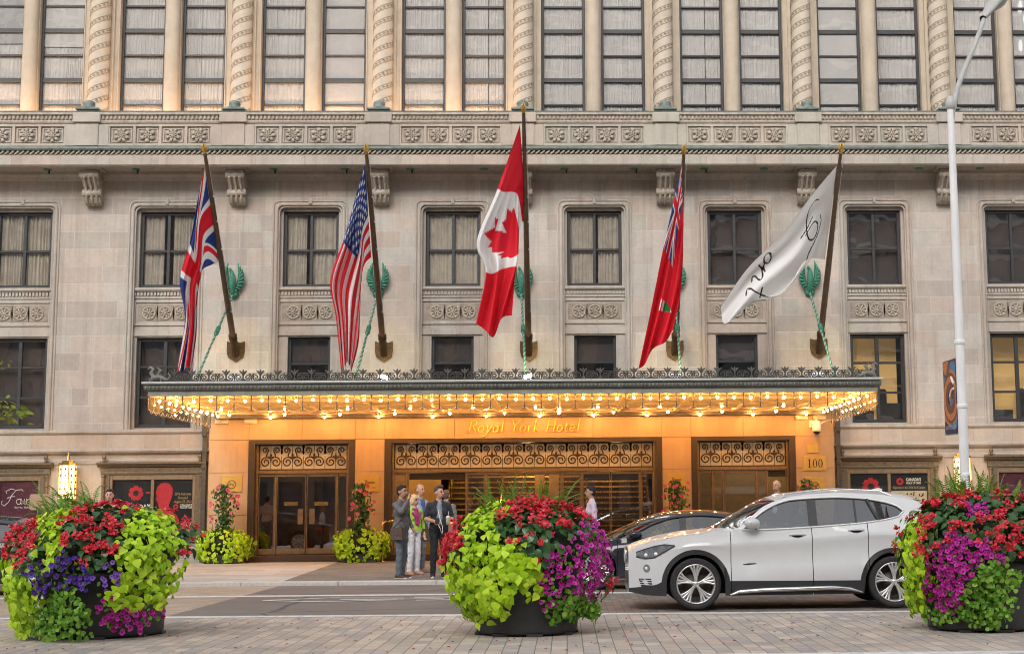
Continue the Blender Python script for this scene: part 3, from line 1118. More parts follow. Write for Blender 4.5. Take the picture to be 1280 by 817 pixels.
M['spiral'] = plain("column_limestone", (0.49, 0.42, 0.335), 0.85, var=0.08, scale=4, bump=0.15)
M['spiral_band'] = plain("carved_spiral_band", (0.34, 0.27, 0.195), 0.9, var=0.3, scale=16, bump=0.5)
for k in range(-5, 6):
    c = cx_(k)
    yc, rad = FY - .12, .262
    b = MB()
    b.lathe([(.32, 10.7), (.32, 11.0), (.275, 11.1), (.262, 11.15), (rad, UT - .9), (.4, UT - .6)], (c, yc, 0), 28, 0)
    pitch = .74
    for st in (0, .5):
        for dz, rr in ((0, .011), (.125, .011)):
            nturn = int((UT - 12) / pitch) + 1
            P = []
            for i in range(nturn * 16):
                a = i * 2 * PI / 16
                P.append((c + (rad + .004) * math.cos(a), yc + (rad + .004) * math.sin(a), 11.2 + pitch * (i / 16 + st) + dz))
            b.tube(P, rr, 5, 1, cap=False)
        for i in range(nturn * 16):
            a = (i + .5) * 2 * PI / 16
            if math.sin(a) < .3:
                zc = 11.2 + pitch * ((i + .5) / 16 + st) + .0625
                p = Vector((c + (rad + .002) * math.cos(a), yc + (rad + .002) * math.sin(a), zc))
                e = Vector((-math.sin(a), math.cos(a), .36)).normalized()
                up = Vector((0, 0, 1))
                no = Vector((math.cos(a), math.sin(a), 0)) * .02
                b.add([p - e * .045, p + up * .04 - e * .01 + no, p + e * .045, p - up * .04 + e * .01 + no], [(0, 1, 2, 3)], 1)
    b.build("spiral_column", [M['spiral'], M['spiral_band']], hotel)
b = MB()
b.box(X0, X1, FY - .3, FY + .6, UT, UT + .6)
b.box(X0, X1, FY + .06, FY + .5, UT + .6, UT + 3)
b.build("upper_cornice", M['stone_trim'], hotel)
# body behind the front: back, ends, floors
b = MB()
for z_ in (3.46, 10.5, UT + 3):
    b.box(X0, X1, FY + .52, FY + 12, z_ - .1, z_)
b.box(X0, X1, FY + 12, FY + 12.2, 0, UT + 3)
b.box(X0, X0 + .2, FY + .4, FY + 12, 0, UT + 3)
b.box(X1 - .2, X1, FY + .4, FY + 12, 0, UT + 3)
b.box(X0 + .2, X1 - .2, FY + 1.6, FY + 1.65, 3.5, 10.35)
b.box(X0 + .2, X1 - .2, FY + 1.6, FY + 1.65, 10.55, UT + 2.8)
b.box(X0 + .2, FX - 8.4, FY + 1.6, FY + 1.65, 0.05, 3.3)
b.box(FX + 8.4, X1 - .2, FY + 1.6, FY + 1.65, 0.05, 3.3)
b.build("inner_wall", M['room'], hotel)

# warm floodlamps stand on the balcony floor behind the parapet, along its left part
for k in (-4, -3, -2, -1, 0):
    for q in (-.95, 0, .95):
        c = wx(k) + q + (-.0)
        if c > -1.3:
            continue
        b = MB()
        b.cbox(c - .12, c + .12, BY + .42, BY + .58, 10.82, 10.98, .02)
        b.cbox(c - .15, c - .125, BY + .48, BY + .52, 10.70, 10.92, .003)
        b.cbox(c + .125, c + .15, BY + .48, BY + .52, 10.70, 10.92, .003)
        b.build("balcony_floodlight", M['black'], hotel)
        ld = bpy.data.lights.new("flood_beam", 'SPOT')
        ld.energy = 95
        ld.color = (1.0, 0.62, 0.34)
        ld.spot_size = R(120)
        ld.spot_blend = 0.9
        ld.shadow_soft_size = .08
        lo = link("flood_beam", ld, hotel)
        lo.location = (c, BY + .52, 11.02)
        lo.rotation_euler = Vector((0, .30, 1)).to_track_quat('-Z', 'Y').to_euler()


# ------------------------------------------------------------------ entrance front, doors, lobby
EY = FY - 0.16
M['clad'] = plain("honey_travertine_cladding", (0.53, 0.36, 0.205), 0.5, var=0.09, scale=1.6, spec=0.35, streak=0.22)
M['grille_back'] = plain("cream_transom_panel", (0.86, 0.80, 0.70), 0.7, var=0.04)
ED = [(-8.25, -5.5), (-4.73, 2.51), (3.28, 6.03)]      # the three doorways
EL, ER, ETOP = FX - 8.17, FX + 8.17, 3.86
b = MB()
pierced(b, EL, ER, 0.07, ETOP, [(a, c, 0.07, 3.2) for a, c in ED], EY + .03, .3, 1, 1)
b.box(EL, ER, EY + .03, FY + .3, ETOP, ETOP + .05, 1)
b.quad((EL, EY + .03, 0.07), (EL, FY + .1, 0.07), (EL, FY + .1, ETOP), (EL, EY + .03, ETOP), 0)
b.quad((ER, EY + .03, 0.07), (ER, FY + .1, 0.07), (ER, FY + .1, ETOP), (ER, EY + .03, ETOP), 0)


def slab(x0, x1, z0, z1):
    b.cbox(x0 + .004, x1 - .004, EY, EY + .028, z0 + .004, z1 - .004, .004, 0)


ups = [EL, -8.25, -6.88, -5.5, -4.73, -2.92, -1.11, 0.70, 2.51, 3.28, 4.66, 6.03, ER]
for a, c in zip(ups, ups[1:]):
    slab(a, c, 3.2, ETOP)
for a, c in ((EL, -8.25), (-5.5, -4.73), (2.51, 3.28), (6.03, ER)):
    for e, f in ((.07, .18), (.18, 1.27), (1.27, 2.36), (2.36, 3.2)):
        slab(a, c, e, f)
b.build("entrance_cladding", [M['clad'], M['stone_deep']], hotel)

# step of dark granite in each doorway, granite frames
for a, c in ED:
    b = MB()
    b.cbox(a - .02, c + .02, EY - .22, FY + .55, 0.072, 0.235, .012)
    b.build("doorstep", M['granite_dark'], hotel)
    b = MB()
    y0 = EY - .015
    b.cbox(a, a + .16, y0, FY + .25, 0.236, 3.2, .006)
    b.cbox(c - .16, c, y0, FY + .25, 0.236, 3.2, .006)
    b.cbox(a + .161, c - .161, y0, FY + .25, 3.09, 3.2, .006)
    b.build("granite_frame", M['granite_dark'], hotel)


def grille(x0, x1, z0, z1, y, n):
    g = MB()
    fr = .03
    for (a, c, e, f) in ((x0, x1, z0, z0 + fr), (x0, x1, z1 - fr, z1), (x0, x0 + fr, z0 + fr, z1 - fr), (x1 - fr, x1, z0 + fr, z1 - fr)):
        g.box(a, c, y, y + .03, e, f)
    u = (x1 - x0 - 2 * fr) / n
    H = z1 - z0 - 2 * fr
    zb = z0 + fr
    for i in range(n):
        c = x0 + fr + (i + .5) * u
        for s in (-1, 1):
            lo = (c + s * u * .235, zb + H * .30)
            P = []
            r1 = u * .225
            for t in range(22):                 # lower scroll winding outwards
                q = t / 21
                a = lerp(-2.2 * PI, PI * .55, q) if True else 0
                rr = lerp(.022, r1, q ** .8)
                P.append((lo[0] - s * rr * math.cos(a) * -1 * 1.0, y + .015, lo[1] + rr * math.sin(a)))
            end = P[-1]
            up = (c + s * u * .27, zb + H * .80)
            r2 = u * .15
            for t in range(1, 8):               # stem climbing to the upper scroll
                q = t / 7
                x_ = lerp(end[0], up[0] - s * r2, q) + s * math.sin(q * PI) * u * .03
                z_ = lerp(end[2], up[1] - r2 * .2, q)
                P.append((x_, y + .015, z_))
            for t in range(1, 18):
                q = t / 17
                a = lerp(PI, -1.5 * PI, q)
                rr = lerp(r2, .016, q)
                P.append((up[0] + s * rr * math.cos(a), y + .015, up[1] + rr * math.sin(a)))
            g.tube(P, .0185, 5, flat=.6)
            # leaf between scrolls
            g.yprism([(c + s * .012, zb + H * .42), (c + s * u * .2, zb + H * .50), (c + s * u * .12, zb + H * .56), (c + s * .012, zb + H * .53)], y + .004, y + .022)
        g.yprism([(c - .012, zb + H * .30), (c + .012, zb + H * .30), (c + .03, zb + H * .6), (c, zb + H * .70), (c - .03, zb + H * .6)], y + .002, y + .026)
        g.tube([(c, y + .015, zb), (c, y + .015, zb + H)], .008, 4)
        for q in (c - u / 2, c + u / 2):
            if x0 + .05 < q < x1 - .05:
                g.tube([(q, y + .015, zb), (q, y + .015, zb + H * .55)], .008, 4)
                g.yprism([(q - .04, zb + H), (q + .04, zb + H), (q + .016, zb + H * .84), (q + .03, zb + H * .72), (q, zb + H * .6), (q - .03, zb + H * .72), (q - .016, zb + H * .84)], y + .002, y + .024)
    gi = g.build("transom_grille", M['iron_brown'], hotel)
    p = MB()
    p.box(x0, x1, y + .10, y + .12, z0, z1)
    p.build("back_panel", M['grille_back'], gi)


GY = FY + .06
M['iron_brown'] = plain("dark_brown_grille_iron", (0.045, 0.028, 0.016), 0.5, metal=0.2, var=0.2, scale=12)
for (a, c), n in zip(ED, (4, 12, 4)):
    grille(a + .22, c - .22, 2.42, 3.085, GY, n)
    for q0, q1, q2, q3 in ((a + .161, a + .219, 0.236, 3.085), (c - .219, c - .161, 0.236, 3.085), (a + .22, c - .22, 2.33, 2.418)):
        b = MB()
        b.cbox(q0, q1, GY - .06, GY + .1, q2, q3, .006)
        b.build("bronze_jamb" if q3 > 3 else "transom_bar", M['bronze_light'], hotel)


def posts(xs, w=.05, z0=.236, z1=2.329):
    for x_ in xs:
        g = MB()
        g.cbox(x_ - w / 2, x_ + w / 2, GY - .02, GY + .07, z0, z1, .006)
        g.build("door_post", M['bronze_light'], hotel)


def leaf(x0, x1, pull=None, signs=False, rails=True, ang=0.0):
    """glass door leaf: bottom and top rail, pane, pull"""
    g = MB()
    if rails:
        g.cbox(x0, x1, GY, GY + .05, .25, .40, .006)
        g.cbox(x0, x1, GY, GY + .05, 2.25, 2.325, .006)
        for q in (x0, x1 - .02):
            g.cbox(q, q + .02, GY + .005, GY + .045, .402, 2.248, .003)
    d = g.build("glass_door", M['bronze_light'], hotel)
    p = MB()
    p.box(x0 + .005, x1 - .005, GY + .02, GY + .03, .39, 2.26)
    p.build("pane", M['glass_door'], d)
    if pull is not None:
        h = MB()
        h.cbox(pull - .07, pull + .07, GY - .03, GY - .012, 1.02, 1.42, .004)
        h.box(pull - .02, pull + .02, GY - .012, GY + .02, 1.1, 1.13)
        h.box(pull - .02, pull + .02, GY - .012, GY + .02, 1.31, 1.34)
        h.build("push_plate", M['bronze_light'], d)
    if signs:
        h = MB()
        h.box((x0 + x1) / 2 - .18, (x0 + x1) / 2 + .18, GY + .008, GY + .0185, 1.5, 1.6)
        h.build("door_notice", M['brass'], d)


# left doorway
posts([-7.58, -5.98])
leaf(-8.02, -7.61)
leaf(-7.55, -6.79, -6.92, True)
leaf(-6.77, -6.01, -6.62, True)
leaf(-5.95, -5.73)
# middle doorway
posts([-4.15, -2.62, -2.12, -0.12, .40, 1.95])
leaf(-4.5, -4.19)
leaf(-2.59, -2.15)
leaf(-2.09, -1.13, None)
leaf(-1.10, -.15, None)
leaf(-.09, .37)
leaf(.43, 1.15)
leaf(1.17, 1.92)
leaf(1.98, 2.28)
# right doorway
posts([3.85, 4.13, 5.02, 5.30])
leaf(3.51, 3.82)
leaf(3.88, 4.10)
leaf(4.16, 4.99)
leaf(5.05, 5.27)
for x0_, x1_ in ((-4.12, -2.65), (.43, 1.92), (5.33, 5.8)):
    b = MB()
    b.box(x0_, x1_, GY + .1, GY + .3, 2.15, 2.32)
    b.build("door_header", M['granite_dark'], hotel)

# lobby: floor, walls, a broad stair with brass nosings, ceiling lamps
M['lobby_wall'] = plain("ochre_marble_wall", (0.42, 0.27, 0.10), 0.4, var=0.25, scale=1.5)
M['lobby_dark'] = plain("walnut_panelling", (0.10, 0.055, 0.025), 0.4, var=0.4, scale=3)
M['lobby_floor'] = plain("brown_marble_floor", (0.16, 0.10, 0.06), 0.2, var=0.3, scale=2)
M['lobby_pale'] = plain("pale_plaster_wall", (0.62, 0.56, 0.46), 0.7, var=0.06)
M['stair_dark'] = plain("dark_stair_carpet", (0.055, 0.03, 0.018), 0.8, var=0.3, scale=8)
b = MB()
b.box(-9.4, 7.2, FY + .5, FY + 9.4, .15, .22, 0)
b.box(-9.4, 7.2, FY + .35, FY + 9.4, 3.3, 3.4, 1)
b.box(-9.5, -9.4, FY + .3, FY + 9.4, .1, 3.3, 1)
b.box(7.2, 7.3, FY + .3, FY + 9.4, .1, 3.3, 1)
b.box(-9.4, 7.2, FY + 9.3, FY + 9.4, .2, 3.3, 2)
b.box(-5.3, -5.1, FY + .5, FY + 6, .22, 3.3, 2)
b.box(-5.08, -3.55, FY + 3.2, FY + 3.3, .22, 3.3, 1)
b.box(3.0, 3.2, FY + .5, FY + 6, .22, 3.3, 2)
b.box(3.2, 7.2, FY + 2.4, FY + 2.5, 1.15, 3.3, 3)
b.box(3.2, 7.2, FY + 2.38, FY + 2.5, .22, 1.149, 2)
b.box(-9.4, -8.0, FY + 2.5, FY + 2.6, .22, 3.3, 2)
b.box(-6.55, -5.3, FY + 2.9, FY + 3.0, .22, 3.3, 1)
b.box(-9.4, -6.55, FY + 4.9, FY + 5.0, .22, 3.3, 2)
b.box(-7.9, -6.7, FY + 2.2, FY + 2.3, .22, 3.3, 2)
for x_ in (-8.0, -6.6):
    b.cbox(x_ - .22, x_ + .22, FY + 2.6, FY + 3.0, .22, 3.3, .02, 1)
b.build("lobby", [M['lobby_floor'], M['lobby_wall'], M['lobby_dark'], M['lobby_pale']], hotel)
b = MB()
for i in range(18):
    y0 = FY + 3.2 + i * .3
    b.box(-3.5, 2.5, y0, FY + 9.2, .22 + i * .165, .22 + (i + 1) * .165, 0)
    b.box(-3.5, 2.5, y0 - .025, y0 - .002, .22 + (i + 1) * .165 - .05, .22 + (i + 1) * .165 + .004, 1)
for x_ in (-3.45, -1.9, .6, 2.4):
    b.tube([(x_, FY + 3.2, 1.2), (x_, FY + 8.6, 4.1)], .03, 6, 1)
    for i in range(0, 9):
        b.tube([(x_, FY + 3.3 + i * .6, .4 + i * .33), (x_, FY + 3.3 + i * .6, 1.25 + i * .325)], .014, 5, 1)
b.build("lobby_stair", [M['stair_dark'], M['brass']], hotel)
for x_ in (-.75, -.35):
    b = MB()
    b.cbox(x_ - .14, x_ + .14, FY + 2.6, FY + 2.9, .22, 3.3, .02)
    b.build("lobby_column", M['lobby_wall'], hotel)
for x_, y_ in ((-7.3, 1.7), (-7.3, 3.9), (-4.3, 1.7), (-2.2, 1.4), (0, 1.4), (1.6, 1.5), (-1.1, 4.0), (1.2, 4.6), (-2.9, 4.6), (4.6, 1.3), (6.2, 1.3)):
    b = MB()
    b.lathe([(.16, 3.299), (.16, 3.27), (0, 3.26)], (x_, FY + y_, 0), 14)
    b.build("lobby_ceiling_lamp", M['lobby_lamp'], hotel)
for x_, y_, e in ((-7.3, 2.0, 6), (-4.2, 1.8, 30), (-1.1, 1.8, 34), (1.4, 1.8, 30), (5.0, 1.3, 7), (-1.1, 5.0, 70)):
    ld = bpy.data.lights.new("lobby_light", 'POINT')
    ld.energy = e
    ld.color = (1.0, 0.62, 0.26)
    ld.shadow_soft_size = .15
    lo = link("lobby_light", ld, hotel)
    lo.location = (x_, FY + y_, 3.0)

# ------------------------------------------------------------------ carved lettering over the middle door
M['letter_gold'] = plain("gilded_lettering", (0.88, 0.66, 0.12), 0.35, metal=0.15, var=0.1, scale=10)


def arc(cx0, cz0, rx, rz, a0, a1, n=12):
    return [(cx0 + rx * math.cos(R(lerp(a0, a1, i / n))), cz0 + rz * math.sin(R(lerp(a0, a1, i / n)))) for i in range(n + 1)]


# light italic capitals and small letters, drawn as strokes: (stroke, thick) with x-height 0.5, cap height 1
GLY = {
    'R': (.62, [([(.1, 0), (.1, 1)], 1), ([(0, 1), (.1, 1), (.32, 1)], 0), (arc(.30, .76, .22, .24, 90, -90), 1), ([(.30, .52), (.1, .52)], 0), ([(.28, .52), (.62, 0)], 1), ([(.0, 0), (.2, 0)], 0)]),
    'o': (.46, [(arc(.22, .27, .20, .27, 0, 360, 20), 1)]),
    'y': (.46, [([(-.02, .50), (.07, .54), (.13, .30), (.20, .0)], 1), ([(.46, .54), (.36, .28), (.20, -.06), (.10, -.26), (-.02, -.36), (-.12, -.33)], 1)]),
    'a': (.48, [(arc(.2, .26, .18, .27, 20, 340, 18), 1), ([(.40, .54), (.38, .1), (.43, 0), (.48, .04)], 1)]),
    'l': (.22, [([(.04, 1.06), (.1, 1.08), (.1, .08), (.14, 0), (.2, .03)], 1)]),
    'Y': (.60, [([(0, 1), (.28, .5)], 1), ([(.6, 1), (.28, .5)], 0), ([(.28, .5), (.28, 0)], 1), ([(-.06, 1), (.1, 1)], 0), ([(.52, 1), (.66, 1)], 0), ([(.18, 0), (.38, 0)], 0)]),
    'r': (.34, [([(.02, .5), (.08, .54), (.08, 0)], 1), ([(.08, .34), (.16, .5), (.26, .55), (.32, .5)], 0)]),
    'k': (.46, [([(.02, 1.05), (.08, 1.08), (.08, 0)], 1), ([(.08, .26), (.34, .52), (.42, .52)], 0), ([(.16, .33), (.40, .02), (.46, .02)], 1)]),
    'H': (.70, [([(.1, 0), (.1, 1)], 1), ([(.6, 0), (.6, 1)], 1), ([(.1, .52), (.6, .52)], 0), ([(0, 1), (.2, 1)], 0), ([(.5, 1), (.7, 1)], 0), ([(0, 0), (.2, 0)], 0), ([(.5, 0), (.7, 0)], 0)]),
    't': (.30, [([(.12, .78), (.1, .08), (.16, 0), (.26, .06)], 1), ([(0, .53), (.26, .53)], 0)]),
    'e': (.42, [([(.04, .28), (.36, .36)], 0), (arc(.2, .27, .18, .27, 20, 320, 16), 1)]),
    ' ': (.30, []),
}


def lettering(b, body, x0, x1, z0, h, y, slant=.22, w=.012, thin=.55):
    adv = sum(GLY[c][0] + .12 for c in body) - .12
    s = (x1 - x0) / (adv + slant * .0)
    p = 0.0
    for ch in body:
        wd, strokes = GLY[ch]
        for pts, thick in strokes:
            P = [(x0 + (p + u) * s + v * h * slant, y, z0 + v * h) for u, v in pts]
            b.tube(P, w if thick else w * thin, 6)
        p += wd + .12


sg = MB()
lettering(sg, "Royal York Hotel", -2.57, .33, 3.36, .31, EY - .03, w=.019, thin=.72)
tag(sg.build("hotel_lettering", M['letter_gold']), "gilded italic lettering reading Royal York Hotel above the middle doorway", "lettering")

# ------------------------------------------------------------------ brass plaques beside the doors
M['plaque_ink'] = plain("engraved_black_ink", (0.02, 0.016, 0.012), 0.5)
M['plaque_faint'] = plain("engraved_brown_line", (0.24, 0.15, 0.045), 0.5)


def plaque(name, label, x0, x1, z0, z1, kind):
    t = thing(name, label, "plaque", ((x0 + x1) / 2, EY, z0), None)
    b = MB()
    b.cbox(x0, x1, EY - .03, EY - .002, z0, z1, .006)
    p = b.build("plate", M['plate'], t)
    c, y = (x0 + x1) / 2, EY - .032
    b = MB()
    if kind == 'smoke':
        zc = z1 - .24
        b.tube([(c + .105 * math.cos(a), y, zc + .105 * math.sin(a)) for a in [i * PI / 14 for i in range(29)]], .014, 5, flat=.4)
        b.tube([(c - .07, y, zc + .07), (c + .07, y, zc - .07)], .012, 5, flat=.4)
        b.box(c - .075, c + .06, y - .003, y + .003, zc - .014, zc + .014)
        b.tube([(c + .06, y, zc + .02), (c + .08, y, zc + .05), (c + .06, y, zc + .07)], .006, 4)
        b.build("no_smoking_sign", M['plaque_faint'], t)
        return
    if kind == 'number':
        for i, ch in enumerate("100"):
            xx = c + (i - 1) * .145
            zb = (z0 + z1) / 2 - .115
            if ch == '1':
                b.box(xx - .014, xx + .016, y - .003, y + .003, zb + .012, zb + .225)
                b.box(xx - .045, xx + .047, y - .003, y + .003, zb, zb + .0115)
                b.yprism([(xx - .05, zb + .195), (xx - .0141, zb + .20), (xx - .0141, zb + .225), (xx, zb + .23)], y - .003, y + .003)
            else:
                n = 28
                o_ = [(xx + .058 * math.cos(2 * PI * j / n), zb + .114 + .116 * math.sin(2 * PI * j / n)) for j in range(n)]
                i_ = [(xx + .031 * math.cos(2 * PI * j / n), zb + .114 + .106 * math.sin(2 * PI * j / n)) for j in range(n)]
                vs = [(q[0], y - .003, q[1]) for q in o_] + [(q[0], y - .003, q[1]) for q in i_]
                b.add(vs, [(j, (j + 1) % n, n + (j + 1) % n, n + j) for j in range(n)])
        b.build("number", M['plaque_ink'], t)
        return
    # script name over a short line
    if kind == 'script':
        P = []
        for i in range(60):
            q = i / 59
            P.append((lerp(x0 + .13, x1 - .12, q) + .02 * math.sin(q * 44), y, (z0 + z1) / 2 + .03 + .035 * math.cos(q * 44) * (1.4 if q < .2 else .6) + .03 * (1 if q < .15 else 0)))
        b.tube(P, .007, 4, flat=.4)
        b.build("engraved_script", M['plaque_faint'], t)
        text_mesh("engraved_line", "ROYAL YORK", c, y, z0 + .09, .075, M['plaque_faint'], t, .2, .001, width=(x1 - x0) * .6)


plaque("brass_plaque", "brass no smoking plaque above the leftmost climbing plant", -8.92, -8.4, 1.86, 2.3, 'smoke')
plaque("brass_plaque", "brass script plaque between the left and middle doorways", -5.35, -4.86, 1.83, 2.26, 'script')
plaque("brass_plaque", "brass script plaque between the middle and right doorways", 2.64, 3.13, 1.83, 2.26, 'script')
plaque("brass_plaque", "small blank brass plaque above the house number plate", 6.33, 6.64, 2.75, 2.99, 'none')
plaque("house_number_plate", "brass plate reading 100 right of the doors", 6.22, 6.84, 2.29, 2.67, 'number')
plaque("brass_plaque", "brass no smoking plaque below the house number plate", 6.24, 6.8, 1.62, 2.12, 'smoke')
b = MB()
b.cbox(6.37, 6.6, EY - .034, EY - .031, 2.79, 2.95, .001)


# ------------------------------------------------------------------ bronze shop windows with posters
M['poster_black'] = plain("black_poster", (0.012, 0.011, 0.012), 0.4, var=0.1)
M['poster_maroon'] = plain("maroon_poster", (0.085, 0.014, 0.03), 0.45, var=0.12, scale=3)
M['print_red'] = plain("red_print", (0.52, 0.022, 0.035), 0.5, var=0.1, scale=12)
M['print_white'] = plain("white_print", (0.74, 0.72, 0.70), 0.5, var=0.05)
M['print_gold'] = plain("gold_print", (0.55, 0.40, 0.17), 0.5, var=0.05)
M['print_cream'] = plain("cream_print", (0.62, 0.52, 0.36), 0.5, var=0.2, scale=9)


def emblem(b, x, z, r, y):
    """ring of eight blunt leaves round a hole"""
    for j in range(7):
        a = 2 * PI * j / 7 + PI / 2
        ca, sa = math.cos(a), math.sin(a)
        q = lambda u, v: (x + u * ca - v * sa, z + u * sa + v * ca)
        b.yprism([q(r * .34, -r * .10), q(r * .7, -r * .36), q(r * 1.0, -r * .14), q(r * .9, r * .16), q(r * 1.0, r * .3), q(r * .6, r * .3), q(r * .34, r * .14)], y - .003 - j * .0004, y)


def shop(c, left, right, lab):
    """bronze surround > frame, two panels behind glass"""
    y = FY - .03
    w_ = MB()
    o = 1.345
    for s in (-1, 1):                                        # slender colonnettes with finials
        xx = c + s * (o - .09)
        w_.tube([(xx, y - .05, .70), (xx, y - .05, 2.32)], .045, 10)
        for zz in (.74, 1.0, 2.05, 2.3):
            w_.lathe([(.045, -.03), (.065, -.01), (.065, .01), (.045, .03)], (xx, y - .05, zz), 10)
        w_.cbox(min(xx, xx - s * .16), max(xx, xx - s * .16), y - .04, y + .05, .66, 2.42, .01)
        w_.lathe([(.035, 2.66), (.05, 2.69), (.03, 2.71), (.055, 2.76), (.06, 2.80), (.03, 2.85), (0, 2.87)], (xx - s * .02, y - .1, 0), 10)
    w_.xprism([(y + .05, 2.34), (y - .05, 2.34), (y - .06, 2.38), (y - .05, 2.52), (y + .05, 2.52)], c - o + .02, c + o - .02)
    w_.xprism([(y + .05, 2.52), (y - .09, 2.53), (y - .14, 2.585), (y - .2, 2.61), (y - .2, 2.645), (y + .05, 2.67)], c - o - .06, c + o + .06)
    for i in range(40):                                      # lamb's tongue run
        xx = c - o + .12 + i * (2 * o - .24) / 40
        w_.cbox(xx, xx + .038, y - .07, y - .045, 2.42, 2.48, .006)
    w_.xprism([(y + .05, .58), (y - .10, .60), (y - .10, .66), (y + .05, .70)], c - o, c + o)
    w_.box(c - 1.22, c + 1.22, y - .02, y + .06, .701, .83)
    s_ = w_.build("shop_window", M['bronze_olive'], hotel)
    f = MB()
    for a, d, e, g in ((c - 1.17, c - 1.03, .83, 2.34), (c + 1.03, c + 1.17, .83, 2.34), (c - 1.03, c + 1.03, .83, .93), (c - 1.03, c + 1.03, 2.2, 2.339), (c - .04, c + .04, .93, 2.2)):
        f.cbox(a, d, y - .02, y + .06, e + .001, g - .001, .008)
    f.build("frame", M['bronze_light'], s_)
    for (a, d, kind) in ((c - 1.03, c - .04, left), (c + .04, c + 1.03, right)):
        p = MB()
        p.box(a, d, y + .045, y + .05, .93, 2.2)
        pn = p.build("poster", M['poster_maroon'] if kind in ('script', 'maroon') else M['poster_black'], s_)
        yy = y + .044
        mid = (a + d) / 2
        if kind == 'walk':
            e = MB()
            emblem(e, mid + .1, 1.86, .2, yy)
            e.build("emblem", M['print_red'], pn)
            text_mesh("lettering", "CANADA'S", mid + .12, yy, 1.45, .17, M['print_white'], pn, 0, .002, width=.74, bold=.006)
            text_mesh("lettering", "WALK OF FAME", mid + .12, yy, 1.31, .12, M['print_white'], pn, 0, .002, width=.74, bold=.004)
            e = MB()
            e.cbox(d - .14, d - .03, yy - .003, yy, 1.85, 1.89, .001)
            e.build("printed_mark", M['print_red'], pn)
        elif kind == 'bust':
            e = MB()
            hx = a + .27
            head = [(hx + u, v) for u, v in ((-.13, 1.45), (-.18, 1.62), (-.235, 1.70), (-.20, 1.77), (-.235, 1.86), (-.205, 2.0), (-.12, 2.10), (.0, 2.13), (.12, 2.09), (.195, 1.98), (.205, 1.85), (.16, 1.68), (.11, 1.56), (.13, 1.44), (.22, 1.36), (.33, 1.28), (.38, 1.16), (.40, .99), (-.26, .99), (-.26, 1.36))]
            e.yprism(head, yy - .004, yy)
            e.build("silhouette", M['print_red'], pn)
            for i, (tx, sz, wd) in enumerate((("2016 Inductees", .1, .43), ("Revealed", .1, .26), ("August 23, 2016", .1, .46))):
                text_mesh("lettering", tx, d - .26, yy, 1.80 - i * .10, sz, M['print_gold'], pn, .3, .002, width=wd)
            e = MB()
            emblem(e, d - .43, 1.50, .075, yy)
            e.build("emblem", M['print_red'], pn)
            text_mesh("lettering", "CANADA'S", d - .17, yy, 1.505, .09, M['print_white'], pn, 0, .002, width=.31, bold=.003)
            text_mesh("lettering", "WALK OF FAME", d - .17, yy, 1.455, .06, M['print_white'], pn, 0, .002, width=.31, bold=.002)
            e = MB()
            e.cbox(a + .42, d - .02, yy - .004, yy, .96, 1.08, .001)
            e.build("printed_strip", M['print_white'], pn)
        elif kind == 'carpet':
            e = MB()
            emblem(e, a + .26, 1.99, .10, yy)
            e.build("emblem", M['print_red'], pn)
            text_mesh("lettering", "CANADA'S", a + .62, yy, 2.0, .11, M['print_white'], pn, 0, .002, width=.40, bold=.004)
            text_mesh("lettering", "WALK OF FAME", a + .62, yy, 1.92, .08, M['print_white'], pn, 0, .002, width=.40, bold=.002)
            text_mesh("lettering", "Experience the 2016 Red Carpet", mid, yy, 1.80, .09, M['print_gold'], pn, .2, .002, width=.86)
            e = MB()
            e.cbox(a + .02, d - .02, yy - .004, yy, 1.05, 1.74, .001)
            e.build("printed_picture", M['print_cream'], pn)
            rg = random.Random(2)
            e = MB()
            for i in range(26):
                u, v = rg.uniform(a + .3, d - .1), rg.uniform(1.3, 1.68)
                e.box(u, u + rg.uniform(.02, .06), yy - .006, yy - .0045, v, v + rg.uniform(.02, .06))
            e.build("printed_figure", M['poster_maroon'], pn)
        elif kind == 'flower':
            e = MB()
            emblem(e, mid + .06, 1.86, .24, yy)
            e.build("emblem", M['print_red'], pn)
        elif kind == 'script':
            e = MB()
            x0 = mid - .42
            # flowing capital F and the small letters of the name
            for P in ([(.0, .10), (-.03, .02), (.05, -.04), (.16, .06), (.24, .24), (.34, .36), (.22, .40), (.08, .34), (.10, .28)], [(.12, .16), (.22, .2), (.32, .2)], [(.34, .36), (.48, .38), (.52, .34)],
                      arc(.42, .07, .06, .07, 20, 340, 10), [(.48, .15), (.47, .03), (.51, .0)], [(.56, .14), (.55, .03), (.59, .0)], [(.62, .15), (.61, .0), (.63, .1), (.70, .15)],
                      [(.72, .15), (.70, .0), (.74, .13), (.79, .14), (.79, .0), (.83, .13), (.88, .13), (.88, .0)]):
                e.tube([(x0 + u, yy - .002, 1.60 + v) for u, v in P], .011, 4, flat=.4)
            e.build("script", M['print_white'], pn)
            text_mesh("lettering", "ROYAL YORK", mid + .1, yy, 1.50, .06, M['print_white'], pn, 0, .002, width=.4)
        g = MB()
        g.box(a, d, y + .02, y + .026, .93, 2.2)
        g.build("pane", M['glass_shop'], s_)


shop(SHOPS[0], 'maroon', 'script', 0)
shop(SHOPS[1], 'walk', 'bust', 0)
shop(SHOPS[2], 'flower', 'carpet', 0)
shop(SHOPS[3], 'maroon', 'maroon', 0)

